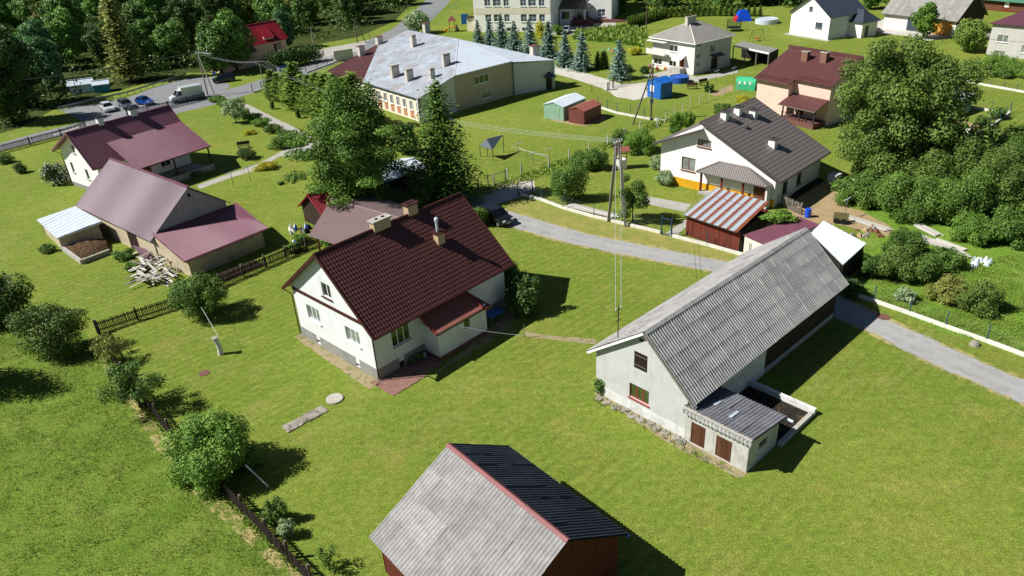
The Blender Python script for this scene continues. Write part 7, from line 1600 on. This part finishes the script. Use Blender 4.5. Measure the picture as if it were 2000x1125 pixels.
# ------------------------------------------------------------------ small things on the lawns
t = thing('tree_stump', 'tall broken grey tree stump standing on the lawn', 'tree stump', G(431,692)); mb = MB(); pts = [(0,0,-.05), (.05,.02,.5), (-.02,.03,1.0), (-.12,.02,1.55)]; mb.tube(pts, [.24,.2,.19,.21], 10)
o = mb.build('trunk', M('wood_white'), t); mb = MB(); mb.lathe([(.25,0), (.27,.04), (.2,.07)], 10, (-.12,.02,1.54)); mb.build('cap', M('stone'), t)
p = G(428,660,1.45); cable('leaning_wire', 'pale taut wire from the stump up into the apple tree', p, G(393,600,2.2), 0, .012, 'plastic_white', 2)
o = cable('leaning_pole', 'straight white pole leaning into the round vine-covered bush', G(524,950,.3), G(479,908,1.6), 0, .05, 'plastic_white', 2); o['category'] = 'pole'
sl = thing('slab_path', 'row of cracked old concrete slabs sunk in the lawn', 'slab path', G(598,815)); a, b = G(556,840), G(640,795); e = (b-a).normalized(); n_ = Vector((-e.y,e.x,0)); L_ = (b-a).length; k = 0; x = 0
while x < L_-.6:
    w = random.uniform(.7,1.0); p = a+e*x-sl.location; j1, j2 = random.uniform(.38,.5), random.uniform(.36,.5); mb = MB(); mb.slab([p-n_*j1, p+e*(w-.03)-n_*j2, p+e*(w-.03)+n_*random.uniform(.4,.5), p+n_*random.uniform(.4,.5)], (0,0,random.uniform(.05,.09))); mb.build('slab', M('old_concrete'), sl); x += w
mb = MB(); mb.lathe([(.62,0), (.62,.1), (.55,.13), (0.01,.13)], 24); tag(mb.build('well_cover', M('concrete'), loc=G(654,780)), 'round concrete well cover on the lawn before the house', 'well cover')
mb = MB(); mb.lathe([(.4,0), (.4,.03), (.01,.035)], 20); tag(mb.build('drain_cover', M('plinth_red'), loc=G(399,729)), 'small flat drain cover sunk in the lawn near the stump', 'drain cover')
mb = MB(); mb.lathe([(.5,0), (.5,.025), (.01,.03)], 24); tag(mb.build('manhole_cover', M('plinth_red'), loc=G(1725,619,.012)), 'brownish manhole cover at the edge of the access road', 'manhole cover')
mb = MB(); mb.lathe([(.4,-.05), (.34,.15), (.24,.3), (.05,.34)], 10); tag(mb.build('boulder', M('stone'), loc=G(1903,674)), 'grey boulder on the verge beside the road', 'boulder')
# white well with roof
w = thing('garden_well', 'white round well with small red roof behind the twin-leg pole', 'well', G(1213,328)); mb = MB(); mb.lathe([(.75,0), (.75,1.25), (.62,1.25), (.62,1.0), (.01,1.0)], 20); mb.build('well_ring', M('concrete_white'), w)
for s_ in (-1, 1): mb = MB(); mb.box(s_*.7-.05, s_*.7+.05, -.05, .05, 1.2, 2.5); mb.build('post', M('wood_brown'), w)
for s_ in (-1, 1): mb = MB(); mb.slab([(-.95,0,2.75), (.95,0,2.75), (.95,s_*.7,2.3), (-.95,s_*.7,2.3)], (0,0,.04)); mb.build('well_roof', M('redbrown_metal'), w)
mb = MB(); mb.tube([(-.7,0,1.9), (.7,0,1.9)], .09, 8); mb.build('windlass', M('wood_brown'), w)
# farm yard things
mb = MB(); mb.lathe([(.28,0), (.31,.05), (.31,.3), (.33,.32), (.31,.34), (.31,.6), (.33,.62), (.31,.64), (.3,.92), (.26,.95), (.01,.95)], 18); tag(mb.build('barrel', M('blue_plastic'), loc=G(1577,424)), 'bright blue plastic barrel in the bare farm yard', 'barrel')
t = thing('water_tank', 'white caged water tank in the shade of the walnut tree', 'water tank', G(1628,358), R(35)); mb = MB(); mb.box(-.55,.55,-.5,.5,.16,1.16); mb.build('tank', M('plastic_white'), t); mb = MB(); mb.box(-.6,.6,-.55,.55,0,.14); mb.build('pallet', M('wood_grey'), t)
mb = MB()
for k in range(7): x = -.57+1.14*k/6; mb.tube([(x,-.53,.15), (x,-.53,1.18), (x,.53,1.18), (x,.53,.15)], .014, 5)
for z in (.4,.7,1.0): mb.tube([(-.57,-.53,z), (.57,-.53,z), (.57,.53,z), (-.57,.53,z), (-.57,-.53,z)], .014, 5)
mb.build('cage', M('grey_metal'), t)
t = thing('garden_table', 'round white plastic table at the edge of the thicket', 'table', G(1672,362)); mb = MB(); mb.lathe([(.55,.68), (.58,.7), (.58,.72), (.01,.73)], 24); mb.build('table_top', M('plastic_white'), t)
for k in range(4): a_ = k*math.pi/2+.7; mb = MB(); mb.tube([(.4*math.cos(a_),.4*math.sin(a_),0), (.3*math.cos(a_),.3*math.sin(a_),.7)], .03, 6); mb.build('leg', M('plastic_white'), t)
def line_post(p, label, h=2.0, group=None):
    t = thing('clothesline_post', label, 'clothesline post', p, R(40), group); mb = MB(); mb.tube([(0,0,0), (0,0,h)], .035, 6); mb.build('post', M('grey_metal'), t); mb = MB(); mb.beam((-.7,0,h), (.7,0,h), .06, .06); mb.build('crossbar', M('galv'), t)
line_post(G(1650,424), 'T-shaped clothesline post in the farm yard'); line_post(G(1399,161), 'white clothesline post beside the stucco house nearer the pool'); line_post(G(1432,155), 'white clothesline post beside the stucco house nearer the greenhouse'); line_post(G(457,366), 'clothesline post beside the garden path'); line_post(G(490,355), 'clothesline post at the path bend'); line_post(G(1073,314), 'concrete washing-line post below the garages', 1.6); line_post(G(1013,303), 'concrete washing-line post near the drying frame', 1.6); line_post(G(1042,322), 'washing-line post by the old fence', 1.6)
for k, (a_, b_) in enumerate((((1013,288), (1072,306)), ((1000,286), (1070,302)))): cable('washing_line', 'white washing line sagging between concrete posts', G(*a_, 1.6), G(*b_, 1.6), .15, .02).__setitem__('group', 'washing lines below the garages')
# long board stacks in the yard
def planks(label, a, b, n, w=.22, layers=2, mat='wood_white', name='plank_stack', spread=.9):
    a, b = G(*a), G(*b); t = thing(name, label, 'plank stack', (a+b)/2); c = (a+b)/2; d = (b-a); L = d.length; e = d/L; n_ = Vector((-e.y,e.x,0))
    for l_ in range(layers):
        for k in range(n):
            o_ = n_*((k-n/2+.5)*w*1.1+random.uniform(-.05,.05)); s_ = random.uniform(.82,1.0); sh = e*random.uniform(-.06,.06)*L; an = random.gauss(0,.012); dd = (e+n_*an)*L*s_/2
            mb = MB(); z = .07+l_*.07+random.uniform(0,.015); mb.beam(o_-dd+sh+Vector((0,0,z)), o_+dd+sh+Vector((0,0,z)), w*random.uniform(.8,1), .05); mb.build('plank', M(mat), t)
    return t
planks('long stack of pale planks beside the orchard thicket near the yard', (1652,424), (1738,452), 4); planks('long stack of pale planks running towards the blue plastic heap', (1790,462), (1895,505), 4); planks('pile of pale timber under the orchard bushes', (1820,470), (1880,492), 5); planks('weathered planks stacked behind the road fence', (1104,400), (1205,425), 5); planks('old timbers lying under the thicket', (1790,440), (1835,462), 4)
planks('stack of dark poles in the shade of the plum lean-to', (425,548), (505,515), 7, .2, 3, 'wood_dark'); planks('dark frame and poles leaning at the shaded house wall', (1545,386), (1600,352), 5, .2, 3, 'wood_black')
# crumpled plastic, rubbish heap
def heap(name, label, p, r, h, mats, seed, n=14, cat='heap'):
    rg_ = random.Random(seed); t = thing(name, label, cat, p)
    for k in range(n):
        mb = MB(); m = 7; c_ = Vector((rg_.uniform(-r,r), rg_.uniform(-r,r)*.7, rg_.uniform(0,h*.4))); top_ = c_+Vector((rg_.uniform(-.1,.1), rg_.uniform(-.1,.1), rg_.uniform(.15,.45)*h)); q = [c_+Vector((math.cos(6.28*i/m)*rg_.uniform(.12,.3)*r, math.sin(6.28*i/m)*rg_.uniform(.12,.3)*r, -c_.z)) for i in range(m)]; s_ = [x.lerp(top_, .55)+Vector((0,0,rg_.uniform(.02,.1))) for x in q]
        for i in range(m): mb.poly([q[i], q[(i+1) % m], s_[(i+1) % m], s_[i]]); mb.poly([s_[i], s_[(i+1) % m], top_])
        mb.build('bag', M(mats[k % len(mats)]), t)
    return t
heap('plastic_heap', 'crumpled pale blue plastic sheeting at the end of the planks', G(1913,515), 1.0, .8, ('galv','plastic_white','galv'), 3)
heap('rubbish_heap', 'heap of white, black and blue bags by the wooden shed', G(583,452), 1.1, 1.2, ('plastic_white','rubber','tarp_blue','plastic_white','wood_pale'), 4, 18)
heap('rubbish_heap', 'blue and white bags behind the picket fence', G(584,474), .8, .8, ('tarp_blue','plastic_white','tarp_blue'), 5, 10)
heap('rubble_heap', 'rubble and rusty sheets at the farm yard edge', G(1685,455), 1.6, .7, ('stone','wood_grey','bare_soil','wood_brown'), 6, 16); heap('rubble_heap', 'brick rubble lying beside the weathered board pile', G(350,530), .9, .6, ('brick_brown','wood_grey','stone'), 8, 10); heap('tarp_bundle', 'blue sheets lying behind the thicket', G(1910,295), 1.2, .5, ('galv','tarp_blue','galv'), 9, 10); heap('garden_pile', 'sand pile with barrows in the garden before the school', G(1195,100), 2.0, 1.0, ('bare_soil','bare_soil','dark_metal','tarp_green'), 10, 14)
for px, py, lab in ((1640,437,'rusty mesh cart standing in the farm yard'),):
    t = thing('yard_cart', lab, 'cart', G(px, py), R(-30)); mb = MB(); mb.box(-.7,.7,-.03,.03,.4,1.0); mb.build('mesh_side', M('wood_olive'), t)
    mb = MB(); mb.box(-.7,.7,.5,.56,.4,1.0); mb.build('mesh_side', M('wood_olive'), t); mb = MB(); mb.box(-.7,.7,.03,.5,.38,.44); mb.build('bed', M('wood_dark'), t)
    for x in (-.35,.35): mb = MB(); mb.lathe([(.1,-.04), (.3,-.04), (.3,.04), (.1,.04)], 14); w_ = mb.build('wheel', M('rubber'), t, loc=(x,-.12,.3)); w_.rotation_euler = (R(90),0,0)
# drying frame beside the conical tree
t = thing('drying_shelter', 'small slanted mesh shelter on posts beside the conical tree', 'shelter', G(952,300)); o0 = t.location.copy(); q = [G(937,285,1.5)-o0, G(962,293,1.5)-o0, G(982,264,2.4)-o0, G(950,272,2.4)-o0]
mb = MB(); mb.slab(q, (0,0,.05)); mb.build('sloping_roof', M('slate_metal'), t)
for p in q: mb = MB(); mb.tube([(p.x,p.y,0), (p.x,p.y,p.z)], .05, 6); mb.build('post', M('dark_metal'), t)
# pool, greenhouse, bench
def pool(label, p, r, h, water='pane_blue', wall='tarp_blue'):
    t = thing('garden_pool', label, 'pool', p); mb = MB(); mb.lathe([(r,0), (r,h), (r-.12,h+.04), (r-.15,h-.05)], 28); mb.build('pool_wall', M(wall), t); mb = MB(); mb.lathe([(r-.14,h-.12), (.01,h-.12)], 28); mb.build('water', M(water), t); return t
pool('round garden pool with dark cover beside the blue shed', G(1326,160), 1.7, 1.0, 'rubber'); pool('round pale blue pool on the back lawn', G(1497,45), 2.6, 1.0, 'galv', 'galv')
t = thing('polytunnel', 'small green plastic polytunnel greenhouse on the lawn', 'greenhouse', G(1455,176)+Vector((.5,.8,0)), R(-32)); mb = MB(); n = 12
for k in range(n): 
    a_, b_ = math.pi*k/n, math.pi*(k+1)/n; f_ = lambda a: (1.0*math.cos(a)*1.1, .9+1.05*math.sin(a)**.7 if math.sin(a) > 0 else .9)
    (x0,z0), (x1,z1) = f_(a_), f_(b_); mb.poly([(-1.6,x0,z0), (1.6,x0,z0), (1.6,x1,z1), (-1.6,x1,z1)]); mb.poly([(-1.6,x0,z0), (-1.6,x1,z1), (-1.6,0,.9)]); mb.poly([(1.6,x1,z1), (1.6,x0,z0), (1.6,0,.9)])
mb.box(-1.6,1.6,-1.1,1.1,0,.9); mb.build('cover', M('tarp_green'), t)
for k in range(3): q = MB(); q.slab([(-1.1+k*.85,-1.12,1.0), (-.75+k*.85,-1.12,1.0), (-.75+k*.85,-1.12,1.4), (-1.1+k*.85,-1.12,1.4)], (0,.04,0)); q.build('window_flap', M('plastic_white'), t)
def bench(label, p, rz):
    t = thing('garden_bench', label, 'bench', p, rz); mb = MB(); mb.box(-.9,.9,-.22,.22,.42,.47); mb.build('seat', M('wood_dark'), t); mb = MB(); mb.slab([(-.9,.22,.55), (.9,.22,.55), (.9,.34,1.0), (-.9,.34,1.0)], (0,.04,0)); mb.build('backrest', M('wood_dark'), t)
    for x in (-.75,.75): mb = MB(); mb.box(x-.04,x+.04,-.2,.2,0,.42); mb.build('leg', M('wood_dark'), t)
bench('dark wooden bench behind the pool', G(1375,166), R(25)); bench('low dark bench nearer the pool', G(1352,174), R(-10)); bench('dark bench beside the clipped flowering bush', G(477,290), R(15))
t = thing('porch_table', 'blue-topped table in the shade at the end of the porch', 'table', H.wld(4.6,-6.0,0), H.th); mb = MB(); mb.box(-.85,.85,-.5,.5,.74,.8); mb.build('table_top', M('tarp_blue'), t)
for x in (-.75,.75):
    for y in (-.42,.42): mb = MB(); mb.box(x-.03,x+.03,y-.03,y+.03,0,.74); mb.build('leg', M('grey_metal'), t)
flowerpot(H.wld(-3.3,-5.75,.05), 'dark potted plant in the shade between the window and the porch'); flowerpot(H.wld(-4.0,-5.6,.05), 'smaller potted plant under the three-pane shaded window', .8)
for i, (px, py, c_) in enumerate(((1270,134,'petal_pink'), (1284,139,'petal_red'), (1300,140,'petal_orange'))): flowerpot(G(px, py), ('pink-flowered pot at the stucco house wall', 'red-flowered pot at the stucco house wall', 'orange-flowered pot at the stucco house steps')[i], 1.1, c_)
# back lawns: tent, trampoline, swing, playground
t = thing('play_tent', 'blue and red play tent on the back lawn', 'tent', G(1450,40)); mb = MB(); q = [(-2,-1.5,0), (2,-1.5,0), (2,1.5,0), (-2,1.5,0)]; r_ = [(-.9,-.5,2.4), (.9,-.5,2.4), (.9,.5,2.4), (-.9,.5,2.4)]
for k in range(4): mb = MB(); mb.slab([q[k], q[(k+1) % 4], Vector(q[(k+1) % 4]).lerp(Vector(r_[(k+1) % 4]), .5), Vector(q[k]).lerp(Vector(r_[k]), .5)], (0,0,.03)); mb.build('tent_wall', M('red_plastic' if k % 2 else 'blue_plastic'), t); mb = MB(); mb.slab([Vector(q[k]).lerp(Vector(r_[k]), .5), Vector(q[(k+1) % 4]).lerp(Vector(r_[(k+1) % 4]), .5), r_[(k+1) % 4], r_[k]], (0,0,.03)); mb.build('tent_roof', M('blue_plastic'), t)
mb = MB(); mb.slab(r_, (0,0,.05)); mb.build('tent_top', M('blue_plastic'), t)
t = thing('trampoline', 'black netted trampoline behind the stucco house', 'trampoline', G(1433,60)); mb = MB(); mb.lathe([(1.6,.7), (1.6,.8), (.01,.8)], 20); mb.build('mat', M('rubber'), t)
for k in range(8): a_ = k*math.pi/4; mb = MB(); mb.tube([(1.6*math.cos(a_),1.6*math.sin(a_),0), (1.6*math.cos(a_),1.6*math.sin(a_),2.6)], .03, 5); mb.build('pole', M('dark_metal'), t)
mb = MB()
for z in np.linspace(1.0, 2.5, 8): mb.tube([(1.58*math.cos(k*.393),1.58*math.sin(k*.393),z) for k in range(17)], .018, 4)
for k in range(32): mb.tube([(1.58*math.cos(k*.196),1.58*math.sin(k*.196),.8), (1.58*math.cos(k*.196),1.58*math.sin(k*.196),2.5)], .012, 4)
mb.build('net', M('dark_metal'), t)
t = thing('garden_swing', 'metal frame swing with red nest seat on the back lawn', 'swing', G(1478,80), R(20))
for x in (-1.4,1.4):
    for y in (-.8,.8): mb = MB(); mb.tube([(x,y,0), (x*.9,0,2.3)], .04, 6); mb.build('leg', M('dark_metal'), t)
mb = MB(); mb.tube([(-1.3,0,2.3), (1.3,0,2.3)], .04, 6); mb.build('top_bar', M('dark_metal'), t); mb = MB(); mb.lathe([(.5,.5), (.55,.55), (.5,.6), (.01,.52)], 16); mb.build('nest_seat', M('red_plastic'), t)
for x in (-.4,.4): mb = MB(); mb.tube([(x,0,.55), (x,0,2.3)], .012, 4); mb.build('rope', M('dark_metal'), t)
t = thing('play_tower', 'wooden play tower with pink pointed roof beside the school', 'play tower', G(884,62)); 
for x in (-.7,.7):
    for y in (-.7,.7): mb = MB(); mb.box(x-.06,x+.06,y-.06,y+.06,0,2.8); mb.build('post', M('wood_orange'), t)
mb = MB(); mb.box(-.75,.75,-.75,.75,1.2,1.3); mb.build('platform', M('wood_orange'), t); mb = MB(); a4 = [(-1,-1,2.7), (1,-1,2.7), (1,1,2.7), (-1,1,2.7)]
for k in range(4): mb.poly([a4[k], a4[(k+1) % 4], (0,0,4.0)])
mb.build('pointed_roof', M('pink_trim'), t); mb = MB(); mb.slab([(-1.5,-.4,0), (-3,-.4,0), (-.75,-.4,1.3)], (0,.7,0)); mb.build('slide', M('yellow_paint'), t)
t = thing('climbing_panel', 'blue climbing panel on the school playground', 'climbing panel', G(909,50)); mb = MB(); mb.box(-.9,.9,-.06,.06,.4,2.9); mb.build('panel', M('blue_paint'), t)
for x in (-.95,.95): mb = MB(); mb.tube([(x,0,0), (x,0,3.0)], .05, 6); mb.build('post', M('grey_metal'), t)
# gate pillars of the new house
for i, (px, py) in enumerate(((1738,38), (1746,42), (1757,44))):
    mb = MB(); p = G(px, py); mb.box(-.3,.3,-.3,.3,0,2.2); mb.box(-.36,.36,-.36,.36,2.201,2.3); tag(mb.build('gate_pillar', M('concrete_white'), loc=p), 'white gate pillar at the concrete forecourt', 'pillar', 'gate pillars at the forecourt')
mb = MB(); mb.box(-.3,.3,-.2,.2,0,1.9); mb.box(-.34,.34,-.24,.24,1.901,1.98); tag(mb.build('utility_box', M('concrete_white'), loc=G(1886,282), rz=.5), 'tall pale concrete pillar at the corner of the fenced garden', 'pillar')
mb = MB(); mb.box(-.3,.3,-.2,.2,0,1.4); mb.box(-.34,.34,-.24,.24,1.401,1.48); tag(mb.build('meter_cabinet', M('plastic_white'), loc=G(1187,176), rz=.5), 'white meter cabinet beside the gravel turning place', 'cabinet')
mb = MB(); mb.box(-2.2,2.2,-.15,.15,0,2.3); tag(mb.build('white_wall', M('concrete_white'), loc=G(672,118), rz=R(30)), 'white wall with board beside the nursery brown roof', 'wall')
pw_ = bush('flower_shed', 'mauve flowering creeper over a small hut beside the walnut tree', G(1842,262), 1.6, 1.4, 2.4, 2200, .12, 'leaf_grey', 700, cat='creeper', extra=('petal_pink', 500, .1))
bush('flower_bed', 'pink flowers along the veranda edge of the farmhouse', K.wld((ul.x+x1)/2-1 if False else 3.0, lr.y-.3 if False else -K.W/2-3.6, 0), 2.6, .5, .9, 900, .1, 'leaf_garden', 701, extra=('petal_pink', 260, .08), stems=False, cat='flowers')
